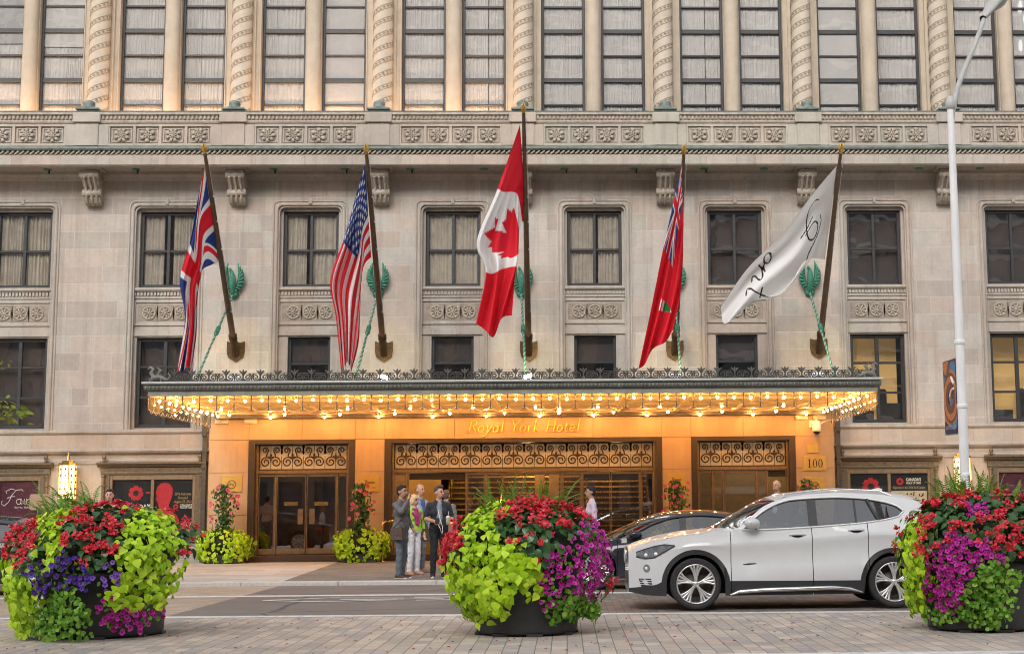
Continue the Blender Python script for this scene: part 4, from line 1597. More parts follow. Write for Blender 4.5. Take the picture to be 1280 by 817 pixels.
# ------------------------------------------------------------------ wall lanterns
def lantern(x, label):
    t = thing("wall_lantern", label, "lantern", (x, FY, 1.66), "glowing lanterns on the hotel wall")
    z0, z1, y = 1.72, 2.58, FY - .32
    b = MB()
    n = 8
    ring = lambda r: [(x + r * math.cos(2 * PI * (i + .5) / n), y + r * math.sin(2 * PI * (i + .5) / n)) for i in range(n)]
    b.zprism(ring(.235), z0 - .06, z0)
    b.zprism(ring(.20), z0 - .12, z0 - .061)
    b.zprism(ring(.235), z1, z1 + .06)
    b.zprism(ring(.15), z1 + .061, z1 + .12)
    b.tube([(x, y, z1 + .12), (x, y, z1 + .3)], [.05, .012], 8)
    b.ball((x, y, z1 + .3), .03, 8, 6)
    for p in ring(.225):
        b.tube([(p[0], p[1], z0), (p[0], p[1], z1)], .014, 5)
    b.cbox(x - .08, x + .08, y + .2, FY - .001, z0 + .1, z0 + .3, .01)
    b.cbox(x - .08, x + .08, y + .2, FY - .001, z1 - .25, z1 - .05, .01)
    b.build("frame", M['brass'], t)
    b = MB()
    b.zprism(ring(.205), z0 + .002, z1 - .002)
    g = b.build("glass", M['lantern_glow'], t)
    b = MB()
    for i, p in enumerate(ring(.212)):
        for j in range(5):
            zz = z0 + .1 + j * .165
            b.ball((p[0] * .5 + ring(.212)[(i + 1) % n][0] * .5, p[1] * .5 + ring(.212)[(i + 1) % n][1] * .5, zz), .022, 6, 4, sq=(1, 1, 1.6))
    b.build("glass_bead", M['bronze'], g)
    ld = bpy.data.lights.new("lantern_light", 'POINT')
    ld.energy = 17
    ld.color = (1.0, 0.62, 0.28)
    ld.shadow_soft_size = .2
    lo = link("lantern_light", ld, t)
    lo.location = (x, y - .28, 2.15)


lantern(at(90, 590, FY).x, "glowing brass lantern on the wall left of the black poster window")
lantern(at(1199, 590, FY).x, "glowing brass lantern on the wall partly behind the street lamp post")

# ------------------------------------------------------------------ downpipes and camera
for x_, lab in ((FX - 8.27, "dark square downpipe at the left edge of the entrance"), (FX + 8.27, "dark square downpipe at the right edge of the entrance")):
    b = MB()
    b.cbox(x_ - .055, x_ + .055, EY - .06, EY + .05, .072, 3.3, .01)
    b.cbox(x_ - .07, x_ + .07, EY - .08, EY + .05, 2.45, 2.55, .01)
    b.cbox(x_ - .055, x_ + .055, EY - .12, EY + .0, 3.301, 3.88, .01)
    for zz in (.6, 2.9):
        b.box(x_ - .09, x_ + .09, EY - .07, EY + .02, zz, zz + .04)
        for s in (-1, 1):
            b.ball((x_ + s * .1, EY - .03, zz + .02), .022, 6, 4)
    tag(b.build("downpipe", M['iron_dark']), lab, "downpipe")
t = thing("security_camera", "white dome security camera under the right end of the canopy", "camera", (6.5, EY - .1, 3.2), None)
b = MB()
b.cbox(6.40, 6.52, EY - .12, EY - .002, 3.42, 3.6, .01)
b.lathe([(.03, 3.6), (.1, 3.56), (.12, 3.42), (.12, 3.32), (.1, 3.3)], (6.56, EY - .26, 0), 14)
b.tube([(6.46, EY - .1, 3.52), (6.56, EY - .26, 3.6)], .025, 6)
b.tube([(6.6, EY - .2, 3.42), (6.75, EY - .15, 3.55), (6.9, EY - .05, 3.6), (7.06, EY - .02, 3.62)], .014, 6)
b.build("housing", M['white'], t)
b = MB()
b.ball((6.56, EY - .26, 3.3), .085, 12, 8)
b.build("dome", M['black'], t)
for x_, lab in ((-8.95, "white junction box under the canopy near the left downpipe"), (-8.2, "white junction box above the left doorway corner"), (6.2, "white junction box above the house number plate"), (6.68, "white junction box above the security camera")):
    b = MB()
    b.cbox(x_ - .17, x_ + .17, EY - .12, EY - .002, 3.62, 3.82, .02)
    tag(b.build("junction_box", M['print_cream']), lab, "junction box")


# ------------------------------------------------------------------ the glass hung canopy
CFY, CHW = 32.7, 8.06                    # front plane, half width
CL, CR = FX - CHW, FX + CHW
can = thing("entrance_canopy", "wide iron entrance canopy with rows of lit bulbs and scalloped glass valance", "canopy", (FX, FY, 3.85))
M['soffit'] = plain("varnished_soffit_boards", (0.50, 0.36, 0.20), 0.4, var=0.22, scale=4)
b = MB()
b.box(CL + .25, CR - .25, CFY + .25, EY - .002, 3.93, 4.12)
b.build("roof", M['iron'], can)
# fascia: cornice profile on the front and both sides


def fascia(prof, name, mt, sub=None):
    g = MB()
    n = len(prof)
    ring = []
    for o, z in prof:                    # o = outward offset
        ring.append([(CL - o, EY, z), (CL - o, CFY - o, z), (CR + o, CFY - o, z), (CR + o, EY, z)])
    vs = [p for rr in ring for p in rr]
    fs = []
    for i in range(n):
        j = (i + 1) % n
        for k in range(3):
            fs.append((i * 4 + k, i * 4 + k + 1, j * 4 + k + 1, j * 4 + k))
    g.add(vs, fs)
    return g.build(name, mt, can)


fascia([(-.25, 4.125), (-.25, 4.19), (.11, 4.195), (.12, 4.175), (.11, 4.15), (.04, 4.125)], "roof_edge", M['iron_pale'])
fascia([(.03, 4.124), (.085, 4.11), (.07, 4.06), (.04, 4.01), (.02, 4.0), (-.22, 4.0), (-.22, 4.124)], "ornate_moulding", M['iron'])
fascia([(.0, 3.998), (.0, 3.885), (-.10, 3.885), (-.12, 3.998)], "fascia", M['iron_mid'])
b = MB()
n = int((2 * CHW + .1) / .085)
for i in range(n):
    xx = CL - .03 + i * .085
    b.ball((xx, CFY - .07, 4.065), .035, 6, 5, sq=(.8, .6, 1.3))
for s in (CL - .07, CR + .07):
    for i in range(int((EY - CFY) / .085)):
        b.ball((s, CFY + i * .085, 4.065), .035, 6, 5, sq=(.6, .8, 1.3))
b.build("leaf_frieze", M['iron'], can)
# soffit with shallow coffers
b = MB()
b.box(CL + .12, CR - .12, CFY + .12, EY - .002, 3.88, 3.928, 0)
n = 44
PW_ = 2 * CHW / 43
for i in range(0, 44, 4):
    xx = CL + i * PW_ * 43 / 43
    if CL + .3 < xx < CR - .3:
        b.box(xx - .06, xx + .06, CFY + .3, EY - .01, 3.82, 3.879, 0)
for yy in (CFY + 1.1, CFY + 2.6, CFY + 4.1, CFY + 5.5):
    b.box(CL + .2, CR - .2, yy - .05, yy + .05, 3.825, 3.879, 0)
b.box(CL + .14, CR - .14, EY - .5, EY - .01, 3.74, 3.879, 1)
b.build("soffit", [M['soffit'], M['iron_dark']], can)
# scalloped glass panels hung round three sides
def scallop(w, h, n=10):
    P = [(-w / 2, h), (-w / 2, .09)]
    P += [(-w / 2 + w * i / n, .09 - .09 * math.sin(PI * i / n)) for i in range(1, n)]
    return P + [(w / 2, .09), (w / 2, h)]


sp = scallop(PW_ - .03, .37)
g1, e1, r1 = MB(), MB(), MB()
for i in range(43):
    xx = CL + (i + .5) * PW_
    g1.yprism([(xx + u, 3.515 + v) for u, v in sp], CFY + .03, CFY + .036)
    e1.tube([(xx + u, CFY + .033, 3.515 + v) for u, v in sp[1:-1]], .004, 4)
    r1.tube([(xx - PW_ / 2, CFY + .033, 3.885), (xx - PW_ / 2, CFY + .033, 3.57)], .014, 5)
r1.tube([(CR, CFY + .033, 3.885), (CR, CFY + .033, 3.57)], .014, 5)
for s in (CL + .033, CR - .033):
    m_ = int((EY - .4 - CFY) / PW_)
    for i in range(m_):
        yy = CFY + (i + .5) * PW_ + .03
        vs = [(s - .003, yy + u, 3.515 + v) for u, v in sp] + [(s + .003, yy + u, 3.515 + v) for u, v in sp]
        k = len(sp)
        g1.add(vs, [(j, (j + 1) % k, k + (j + 1) % k, k + j) for j in range(k)] + [tuple(range(k)), tuple(range(k, 2 * k))])
        e1.tube([(s, yy + u, 3.515 + v) for u, v in sp[1:-1]], .004, 4)
        r1.tube([(s, yy + PW_ / 2, 3.885), (s, yy + PW_ / 2, 3.50)], .013, 5)
vl = g1.build("glass_valance", M['glass_val'], can)
M['glass_edge'] = plain("ground_glass_edge", (0.85, 0.72, 0.5), 0.3)
e1.build("glass_edge", M['glass_edge'], vl)
r1.build("valance_frame", M['iron_dark'], can)
# bulbs; the stronger row by the wall is added to brighten the cladding
bm_ = MB()
bm_.ball((0, 0, 0), .031, 10, 8)
bm_.lathe([(.026, .036), (.036, .06), (.036, .10)], (0, 0, 0), 7, 1)
bme = bm_.build("bulb", [M['bulb'], M['brass']])
me_b = bme.data
me_w = me_b.copy()
me_w.materials[0] = M['bulb_wall']
bpy.data.objects.remove(bme)
spots, wall_spots = [], []
for i in range(43):
    spots.append((CL + (i + .5) * PW_, CFY + .26, 3.795 + .012 * math.sin(i * 2.3)))
for s in (CL + .28, CR - .28):
    for j in range(9):
        spots.append((s, CFY + .75 + j * .58, 3.78))
for i in range(2, 42, 4):
    spots.append((CL + (i + .5) * PW_, CFY + 2.9, 3.78))
for i in range(22):
    wall_spots.append((CL + .7 + (i + (.28 if i % 2 else -.0)) * (2 * CHW - 1.4) / 21.3, EY - (.62 if i % 2 else 1.35), 3.74 if i % 2 else 3.77))
for ps, me_ in ((spots, me_b), (wall_spots, me_w)):
    for p in ps:
        o = link("bulb", me_, can)
        o.location = p
# cast iron cresting along the roof edge
b = MB()
zc = 4.19
yc = CFY + .02


def crest_unit(b, f, w):
    """f(u, v) -> point; pair of volutes under a palmette"""
    for sg in (-1, 1):
        P = [f(sg * w * .08, .0)] + [f(sg * (w * .26 + (.078 - .062 * t / 15) * math.cos(-PI * .9 + t * .62)), .10 + (.078 - .062 * t / 15) * math.sin(-PI * .9 + t * .62)) for t in range(16)]
        b.tube(P, .0145, 4)
    for dx in (-.5, 0, .5):
        b.tube([f(0, .13), f(dx * .07, .215), f(dx * .17, .275 - abs(dx) * .05)], [.014, .026, .013], 5)
    b.tube([f(0, 0), f(0, .16)], .017, 5)
    b.tube([f(w * .5, 0), f(w * .5, .15)], .016, 5)
    b.tube([f(w * .5 - .045, .185), f(w * .5, .12), f(w * .5 + .045, .185)], .02, 4)


for i in range(1, 42):
    xx = CL + (i + .5) * PW_
    crest_unit(b, lambda u, v: (xx + u, yc, zc + v), PW_)
b.tube([(CL + .2, yc, zc + .02), (CR - .2, yc, zc + .02)], .01, 4)
b.tube([(CL + .2, yc, zc + .185), (CR - .2, yc, zc + .185)], .008, 4)
for s in (CL + .02, CR - .02):
    for i in range(14):
        yy = CFY + .55 + i * PW_
        crest_unit(b, lambda u, v: (s, yy + u, zc + v), PW_)
    b.tube([(s, CFY + .3, zc + .02), (s, EY, zc + .02)], .01, 4)
b.build("cresting", M['iron_dark'], can)
for s, xx in ((1, CL + .12), (-1, CR - .12)):
    b = MB()                                # little griffin at each corner
    b.tube([(xx + s * .28, yc, zc + .05), (xx + s * .12, yc, zc + .12), (xx - s * .02, yc, zc + .10), (xx - s * .08, yc, zc + .02)], [.03, .06, .06, .03], 8)
    b.tube([(xx - s * .0, yc, zc + .12), (xx - s * .07, yc, zc + .21), (xx - s * .02, yc, zc + .30), (xx - s * .09, yc, zc + .33), (xx - s * .14, yc, zc + .29)], [.05, .045, .04, .035, .015], 8)
    b.tube([(xx + s * .05, yc, zc + .14), (xx + s * .14, yc, zc + .27), (xx + s * .05, yc, zc + .34)], [.02, .05, .01], 6, flat=.4)
    b.tube([(xx + s * .28, yc, zc + .05), (xx + s * .36, yc, zc + .14), (xx + s * .30, yc, zc + .22)], [.025, .02, .012], 6)
    for q in (-.06, .18):
        b.tube([(xx + s * q, yc - .03, zc + .09), (xx + s * q - s * .03, yc - .03, zc)], [.03, .02], 6)
    b.build("griffin_ornament", M['iron'], can)

# ------------------------------------------------------------------ floodlights on the canopy roof, lighting the flagpole shields
POLX = [at(u, 466, CFY + .35).x for u in (293, 480, 660, 845, 1022)]
for i, x_ in enumerate(POLX):
    lit = i in (1, 2)
    lab = ["white floodlight on the canopy under the leftmost flagpole", "bright round floodlight on the canopy under the starred flag's pole", "brightest floodlight on the canopy under the middle flagpole", "white floodlight on the canopy under the plain red flag", "white floodlight on the canopy under the white flag"][i]
    t = thing("floodlight", lab, "floodlight", (x_, CFY + .35, 4.13), "floodlights along the canopy roof")
    yb = CFY + .42
    b = MB()
    b.tube([(x_ - .13, yb, 4.13), (x_ - .13, yb, 4.33)], .012, 5)
    b.tube([(x_ + .13, yb, 4.13), (x_ + .13, yb, 4.33)], .012, 5)
    b.cbox(x_ - .15, x_ + .15, yb - .07, yb + .1, 4.215, 4.36, .03)
    b.build("housing", M['white'], t)
    b = MB()
    if lit:
        b.lathe([(0, -.081), (.075, -.078), (.08, -.07)], (x_, yb, 4.29), 14, axis='y')
    else:
        b.box(x_ - .12, x_ + .12, yb - .079, yb - .071, 4.24, 4.33)
    b.build("lens", M['flood_glow'] if lit else M['print_white'], t)
    b = MB()
    b.box(x_ - .12, x_ + .12, yb + .101, yb + .108, 4.24, 4.33)
    b.build("lens", M['flood_glow'], t)
    ld = bpy.data.lights.new("flood_beam", 'SPOT')
    ld.energy = 420
    ld.color = (1.0, 0.80, 0.42)
    ld.spot_size = R(26)
    ld.spot_blend = 1.0
    ld.shadow_soft_size = .08
    lo = link("flood_beam", ld, t)
    lo.location = (x_, yb + .14, 4.3)
    lo.rotation_euler = Vector((at((295, 480, 661, 843, 1023)[i], 440, FY).x - x_, FY - yb, 1.0)).to_track_quat('-Z', 'Y').to_euler()


# ------------------------------------------------------------------ flagpoles, flags, bird brackets with tie chains
M['pole_wood'] = plain("brown_flagpole", (0.105, 0.062, 0.034), 0.42, var=0.25, scale=9)
M['chain_green'] = plain("green_painted_chain", (0.05, 0.19, 0.115), 0.6, var=0.3, scale=30)
M['chain_pale'] = plain("pale_green_chain_strand", (0.24, 0.36, 0.28), 0.6, var=0.2, scale=30)
M['flag_cloth'] = cloth("flag_cloth", trans=0.35)
PDIR = Vector((0, -3.8, 4.45)).normalized()
PX_ = [at(u, 440, FY).x for u in (295, 480, 661, 843.5, 1023.5)]
POLES = [(PX_[0], 5.52, 5.95), (PX_[1], 5.50, 5.95), (PX_[2], 5.49, 7.05), (PX_[3], 5.49, 5.95), (PX_[4], 5.51, 5.95)]
WHO = ["flagpole carrying the red, white and blue crossed flag", "flagpole carrying the star and stripe flag", "middle flagpole, taller than the others, carrying the maple leaf flag", "flagpole carrying the plain red flag with a small crossed canton", "flagpole carrying the white flag"]
BIRD = ["green bronze bird bracket by the red, white and blue flag's pole", "green bronze bird bracket behind the star and stripe flag's pole", "green bronze bird bracket behind the middle flagpole", "green bronze bird bracket mostly hidden by the plain red flag", "green bronze bird bracket beside the white flag's pole"]


def pole_pt(i, s):
    x, z, L = POLES[i]
    return Vector((x, FY - .1, z)) + PDIR * s


for i, (x, z, L) in enumerate(POLES):
    t = thing("flagpole", "bronze " + WHO[i], "flagpole", (x, FY, z - .2), "flagpoles leaning out from the wall")
    b = MB()
    b.tube([pole_pt(i, s) for s in (.25, 1, 2, 4, L - .15)], [.075, .082, .078, .062, .042], 12)
    b.build("pole", M['pole_wood'], t)
    b = MB()
    sh = [(-.23, .26), (-.12, .22), (0, .26), (.12, .22), (.23, .26), (.235, .0), (.2, -.16), (.08, -.24), (0, -.29), (-.08, -.24), (-.2, -.16), (-.235, .0)]
    b.yprism([(x + u, z + .02 + v) for u, v in sh], FY - .05, FY - .001)
    b.tube([pole_pt(i, -.12), pole_pt(i, .1), pole_pt(i, .5)], [.09, .105, .095], 12)
    for s in (.42, .5):
        p = pole_pt(i, s)
        b.tube([p - PDIR * .02, p + PDIR * .02], .112, 12)
    for s in (-.16, .16):
        b.ball((x + s, FY - .055, z + .1), .018, 6, 4)
    b.build("wall_shield", M['bronze'], t)
    e = pole_pt(i, L - .15)
    b = MB()
    up = PDIR
    b.tube([e, e + up * .05, e + up * .06, e + up * .10, e + up * .16, e + up * .22, e + up * .27], [.045, .045, .065, .075, .07, .04, .004], 10)
    b.build("finial", M['gold'], t)
    b = MB()
    b.tube([pole_pt(i, s) + Vector((.07, -.05, 0)) for s in (1.2, 3, L - .3)], .006, 4)
    for s in (1.25, 3.1, 3.9, 4.6):
        b.ball(pole_pt(i, s) + Vector((.06, -.06, 0)), .022, 6, 4)
    b.build("halyard", M['steel'], t)
    # bird bracket and chain
    bx_, bz = at((293, 473, 652, 843, 1011)[i], 345, FY).x, 7.42
    t = thing("bird_bracket", BIRD[i], "wall bracket", (bx_, FY, bz - .3), "green bird brackets with tie chains")
    b = MB()
    b.tube([(bx_, FY - .01, bz - .42), (bx_, FY - .12, bz - .3), (bx_, FY - .2, bz - .1), (bx_, FY - .22, bz + .08), (bx_ - .02, FY - .24, bz + .2), (bx_ - .06, FY - .28, bz + .26), (bx_ - .09, FY - .33, bz + .22)], [.05, .07, .085, .08, .045, .045, .008], 10)
    b.lathe([(.13, 0), (.15, -.05), (.1, -.12), (.05, -.14)], (bx_, FY, bz - .36), 10, axis='y')
    b.build("bird", M['verdigris'], t)
    for sg in (-1, 1):
        w_ = MB()
        mid = [(.05, -.26), (.15, -.16), (.205, .0), (.205, .16), (.15, .33)]
        w_.tube([(bx_ + sg * u, FY - .09 - .02 * q, bz + v) for q, (u, v) in enumerate(mid)], [.05, .085, .095, .085, .03], 8, flat=.35)
        for j in range(9):                       # feather ribs fanning outwards
            q = j / 8
            i_ = min(int(q * 4), 3)
            u0, v0 = lerp(mid[i_][0], mid[i_ + 1][0], q * 4 - i_), lerp(mid[i_][1], mid[i_ + 1][1], q * 4 - i_)
            a_ = lerp(-.75, 1.75, q)
            w_.tube([(bx_ + sg * (u0 - .05 * math.cos(a_)), FY - .12 - .08 * q, bz + v0 - .05 * math.sin(a_)), (bx_ + sg * (u0 + .05 * math.cos(a_)), FY - .15 - .07 * q, bz + v0 + .05 * math.sin(a_)), (bx_ + sg * (u0 + .115 * math.cos(a_)), FY - .10 - .08 * q, bz + v0 + .115 * math.sin(a_))], [.02, .027, .012], 5)
        w_.build("wing", M['verdigris'], t)
    A, B = Vector((bx_, FY - .15, bz - .42)), Vector((at((240, 441, 658, 852, 1047)[i], 462, CFY + 1.75).x, CFY + 1.75, 4.14))
    b = MB()
    d = (B - A)
    n = int(d.length / .035)
    dn = d.normalized()
    e1_ = dn.orthogonal().normalized()
    e2_ = dn.cross(e1_)
    for ph, mi in ((0, 0), (PI, 1)):
        b.tube([A + d * (q / n) + (e1_ * math.cos(q * .9 + ph) + e2_ * math.sin(q * .9 + ph)) * .017 for q in range(n + 1)], .019, 5, mi)
    b.build("tie_chain", [M['chain_green'], M['chain_pale']], t)
    b = MB()
    c = A + d * .40
    for q in (-1.5, -.5, .5, 1.5):
        cc = c + dn * q * .085
        b.tube([cc - dn * .035, cc + dn * .035], .062, 8)
    b.build("turnbuckle", M['verdigris'], t)


def catmull(P, t):
    """value on a Catmull-Rom curve through the list of points P, t in 0..1"""
    n = len(P) - 1
    f = min(max(t, 0), 1) * n
    i = min(int(f), n - 1)
    u = f - i
    p1, p2 = P[i], P[i + 1]
    p0 = P[i - 1] if i > 0 else p1 * 2 - p2
    p3 = P[i + 2] if i + 2 <= n else p2 * 2 - p1
    return 0.5 * ((2 * p1) + (p2 - p0) * u + (p0 * 2 - p1 * 5 + p2 * 4 - p3) * u * u + (p1 * 3 - p0 - p2 * 3 + p3) * u ** 3)


RED, WHT, BLU = (0.74, 0.022, 0.04), (0.84, 0.83, 0.82), (0.025, 0.055, 0.235)


def d_seg(p, a, b):
    ax, ay = b[0] - a[0], b[1] - a[1]
    t = max(0, min(1, ((p[0] - a[0]) * ax + (p[1] - a[1]) * ay) / (ax * ax + ay * ay + 1e-12)))
    return math.hypot(p[0] - a[0] - ax * t, p[1] - a[1] - ay * t)


def union(s, t):
    """crossed flag, s along the fly 0..1, t down the hoist 0..1, twice as long as high"""
    x, y = s * 2, t
    if abs(x - 1) < .1 or abs(y - .5) < .1:
        return RED
    if abs(x - 1) < .167 or abs(y - .5) < .167:
        return WHT
    d1 = (x - 2 * y) / math.sqrt(5) 
    d2 = (x - 2 * (1 - y)) / math.sqrt(5)
    for d, sg in ((d1, 1 if x < 1 else -1), (d2, -1 if x < 1 else 1)):
        if 0 < d * sg < .075:
            return RED
    if min(abs(d1), abs(d2)) < .105:
        return WHT
    return BLU


def in_poly(p, poly):
    c = False
    n = len(poly)
    for i in range(n):
        a, b = poly[i], poly[i - 1]
        if (a[1] > p[1]) != (b[1] > p[1]) and p[0] < (b[0] - a[0]) * (p[1] - a[1]) / (b[1] - a[1]) + a[0]:
            c = not c
    return c


_half = [(0, .40), (.07, .26), (.155, .30), (.125, .10), (.215, .19), (.235, .14), (.33, .155), (.30, .07), (.345, .04), (.185, -.09), (.205, -.15), (.02, -.125), (.022, -.36), (0, -.36)]
MAPLE = _half + [(-a, b) for a, b in reversed(_half[1:-1])]


def canada(s, t):
    x, y = s * 2, (t * .74 if t < .8 else lerp(.592, 1, (t - .8) / .2))
    if x < .5 or x > 1.5:
        return RED
    x += .10 if y < .25 else 0               # a crease shears the upper part of the leaf
    return RED if in_poly((x - 1, .5 - y), MAPLE) else WHT


def stripes(s, t):
    if s < .42 and t < 7 / 13:
        u, v = s / .42, t / (7 / 13)
        for r in range(9):
            n = 6 if r % 2 == 0 else 5
            for c in range(n):
                cx0 = (c + .5) / 6 if n == 6 else (c + 1) / 6
                dx, dy = (u - cx0) * .8 * 1.35, (v - (r + .6) / 9.4) * 1.0
                rr, a = math.hypot(dx, dy), math.atan2(dx, -dy)
                k = abs(((a / (2 * PI / 5)) % 1) - .5) * 2
                if rr < .022 + .034 * k ** 1.6:
                    return WHT
        return BLU
    return RED if int(t * 13) % 2 == 0 else WHT


def ensign(s, t):
    if s < .5 and t < .5:
        return union(s * 2, t * 2)
    x, y = (s - .76) * 2, t - .52
    if -.15 < x < -.045 and -.2 < y < .2 and abs(x) < .15 * math.sqrt(max(0, 1 - max(0, y) / .2)):
        if y < -.08:
            return RED if abs(x) < .03 or abs(y + .14) < .02 else WHT
        return (.62, .45, .06) if abs(x) + abs(y - .04) < .07 else (.04, .22, .07) if y < .13 else WHT
    return RED


_F = [[(.10, .62), (.14, .70), (.20, .66), (.25, .48), (.28, .28), (.27, .16), (.22, .14), (.18, .22), (.20, .34), (.28, .38)], [(.12, .28), (.14, .16), (.22, .09), (.33, .12), (.38, .08)], [(.19, .45), (.25, .43), (.31, .45)]]
_ONT = [[(.70 + .026 * math.cos(q * PI / 6), .57 + .075 * math.sin(q * PI / 6)) for q in range(13)], [(.726, .56), (.742, .55), (.755, .50)], [(.755, .49), (.757, .58), (.758, .65)], [(.758, .56), (.775, .50), (.795, .49), (.808, .53), (.81, .60), (.822, .65), (.84, .62)],
        [(.872, .30), (.868, .48), (.87, .60), (.885, .655), (.91, .63)], [(.825, .43), (.87, .415), (.94, .40)]]
SCRIPT = [[(s + .12, .42 - (t - .42) * .75) for s, t in st] for st in _F] + [[(s - .07, .15 + (s - .68) * 1.1 - (t - .57) * 1.1) for s, t in st] for st in _ONT]


_sm = []
for _st in SCRIPT:
    _v = [Vector((a, b, 0)) for a, b in _st]
    _sm.append([(q.x, q.y) for q in (catmull(_v, i / (6 * (len(_v) - 1))) for i in range(6 * (len(_v) - 1) + 1))] if len(_v) > 2 else _st)
SCRIPT = _sm


def script(s, t):
    for st in SCRIPT:
        if min(p[0] for p in st) - .02 > s or max(p[0] for p in st) + .02 < s:
            continue
        for a, b in zip(st, st[1:]):
            if d_seg((s * 1.6, t), (a[0] * 1.6, a[1]), (b[0] * 1.6, b[1])) < .0085:
                return (.012, .011, .012)
    return WHT


FLAGS = [
    (0, "red, white and blue crossed flag hanging in narrow folds", union, 3,
     [[(256, 208), (260, 238), (265, 268), (269, 298), (274, 327)], [(247, 250), (250, 262), (251, 285), (259, 310), (264, 331)], [(238, 300), (242, 310), (249, 325), (253, 335), (251, 341)],
      [(225, 350), (232, 355), (241, 360), (247, 368), (246, 378)], [(231, 398), (235, 402), (240, 408), (246, 412), (244, 422)], [(222, 462), (228, 464), (234, 458), (241, 462), (237, 468)]]),
    (1, "star and stripe flag hanging in long folds beside its pole", stripes, 4,
     [[(456, 205), (458, 235), (460, 264), (462, 292), (464, 321)], [(443, 252), (447, 262), (452, 284), (455, 306), (456, 330)], [(430, 298), (436, 306), (446, 318), (453, 330), (452, 348)],
      [(413, 350), (422, 357), (434, 366), (447, 378), (450, 394)], [(420, 398), (426, 404), (434, 412), (442, 420), (448, 430)], [(427, 471), (430, 462), (434, 452), (438, 460), (438, 468)]]),
    (2, "red and white maple leaf flag on the tall middle pole", canada, 3,
     [[(650, 156), (652, 186), (654, 217), (656, 247), (658, 277)], [(622, 236), (630, 240), (641, 240), (648, 246), (653, 278)], [(596, 302), (609, 304), (628, 306), (647, 306), (647, 300)],
      [(607, 340), (616, 342), (628, 336), (645, 333), (644, 340)], [(595, 404), (606, 412), (617, 421), (627, 398), (640, 394)]]),
    (3, "plain red flag with a small crossed canton in its upper corner", ensign, 3,
     [[(853, 203), (853.5, 222), (854, 245), (854, 268), (854, 290)], [(843, 248), (846, 262), (849, 280), (853, 296), (854, 316)], [(829, 310), (834, 320), (841, 335), (849, 348), (852, 352)],
      [(814, 385), (820, 390), (830, 392), (841, 392), (848, 382)], [(798, 461), (806, 455), (816, 436), (832, 427), (841, 412)]]),
    (4, "white flag with black script blowing out from its pole", script, 2,
     [[(1046, 207), (1042, 236), (1039, 265), (1035, 295), (1031, 324)], [(1018, 240), (1020, 252), (1024, 268), (1028, 286), (1012, 323)], [(977, 293), (984, 304), (997, 318), (1011, 326), (1003, 328)],
      [(934, 336), (942, 347), (956, 360), (974, 368), (985, 360)], [(901, 384), (905, 404), (922, 393), (944, 374), (968, 372)]]),
]
for i, lab, dye, folds, net in FLAGS:
    x, z, L = POLES[i]
    na, nb = (220, 150) if i == 4 else (150, 110)
    pts, cols = [], []

    def ypole(py):
        lo, hi = 0.0, L
        for _ in range(24):
            m_ = (lo + hi) / 2
            if pix(pole_pt(i, m_))[1] > py:
                lo = m_
            else:
                hi = m_
        return pole_pt(i, lo).y
    h0, h1 = ypole(net[0][0][1]), ypole(net[0][-1][1])
    V = [[Vector((c[0], c[1], 0)) for c in row] for row in net]
    for a in range(na + 1):
        s = a / na
        row = []
        for b_ in range(nb + 1):
            t_ = b_ / nb
            q = catmull([catmull(rw, t_) for rw in V], s)
            yh = lerp(h0, h1, t_)
            ease = s * s * (3 - 2 * s)
            yy = lerp(yh, lerp(h0, h1, .35), ease)
            amp = .16 * min(1, s * 3)
            yy += amp * math.sin(t_ * folds * 2 * PI + s * 2.4 + i) + .05 * math.sin(t_ * 13 + s * 7) * min(1, s * 4) - .1 * s
            row.append(at(q.x, q.y, yy))
            cols.append(dye(min(s, .9999), min(t_, .9999)))
        pts.append(row)
    b = MB()
    b.grid(pts)
    o = b.build("flag", M['flag_cloth'])
    at_ = o.data.color_attributes.new("dye", 'FLOAT_COLOR', 'POINT')
    at_.data.foreach_set("color", np.array([(*c, 1.0) for c in cols], dtype=np.float32).ravel())
    tag(o, lab, "flag", "flags hanging over the entrance")

# ------------------------------------------------------------------ street lamp with banner
LY = 18.2
M['post_white'] = plain("pale_grey_painted_post", (0.74, 0.74, 0.74), 0.45, var=0.06, scale=3, streak=0.15)
lb = at(1206.5, 605, LY)
LX = lb.x
top = at(1188, 131, LY)
t = thing("street_lamp", "tall white street lamp post with a navy banner", "street lamp", (LX, LY, 0))
b = MB()
zt = top.z
b.tube([(LX, LY, 0.05), (LX, LY, 3.0), (LX, LY, zt)], [.066, .058, .044], 12)
b.lathe([(.17, 0.0), (.17, .04), (.12, .06), (.11, .3), (.078, .34)], (LX, LY, 0), 12)
for z_ in (1.7, 2.55, 3.35):
    b.lathe([(.062, 0), (.068, .01), (.068, .05), (.062, .06)], (LX, LY, z_), 12)
b.build("post", M['post_white'], t)
b = MB()
b.lathe([(.05, zt - .06), (.062, zt - .05), (.062, zt + .03), (.05, zt + .06), (.04, zt + .1), (0, zt + .12)], (LX, LY, 0), 12)
P = [(1190, 140), (1196, 112), (1206, 85), (1217, 60), (1226, 36), (1230, 24)]
b.tube([(LX, LY, zt - .2)] + [at(u, v, LY + .0 + .12 * k) for k, (u, v) in enumerate(P)], [.045, .04, .036, .034, .032, .032, .03], 8)
b.build("arm", M['iron_pale'], t)
a, c = at(1229, 24, LY + .6), at(1262, -14, LY + .9)
d = (c - a).normalized()
side = Vector((0, 1, 0)) - d * d.y
side.normalize()
up = side.cross(d)
if up.z < 0:
    up = -up
b = MB()
Lh = (c - a).length
st = []
for q, w_, h_ in ((0, .06, .05), (.12, .09, .07), (.4, .15, .11), (.75, .17, .12), (.95, .12, .08), (1.02, .03, .02)):
    st.append([a + d * (Lh * q) + side * (w_ * math.cos(k * PI / 8)) + up * (h_ * max(-.35, math.sin(k * PI / 8))) for k in range(17)])
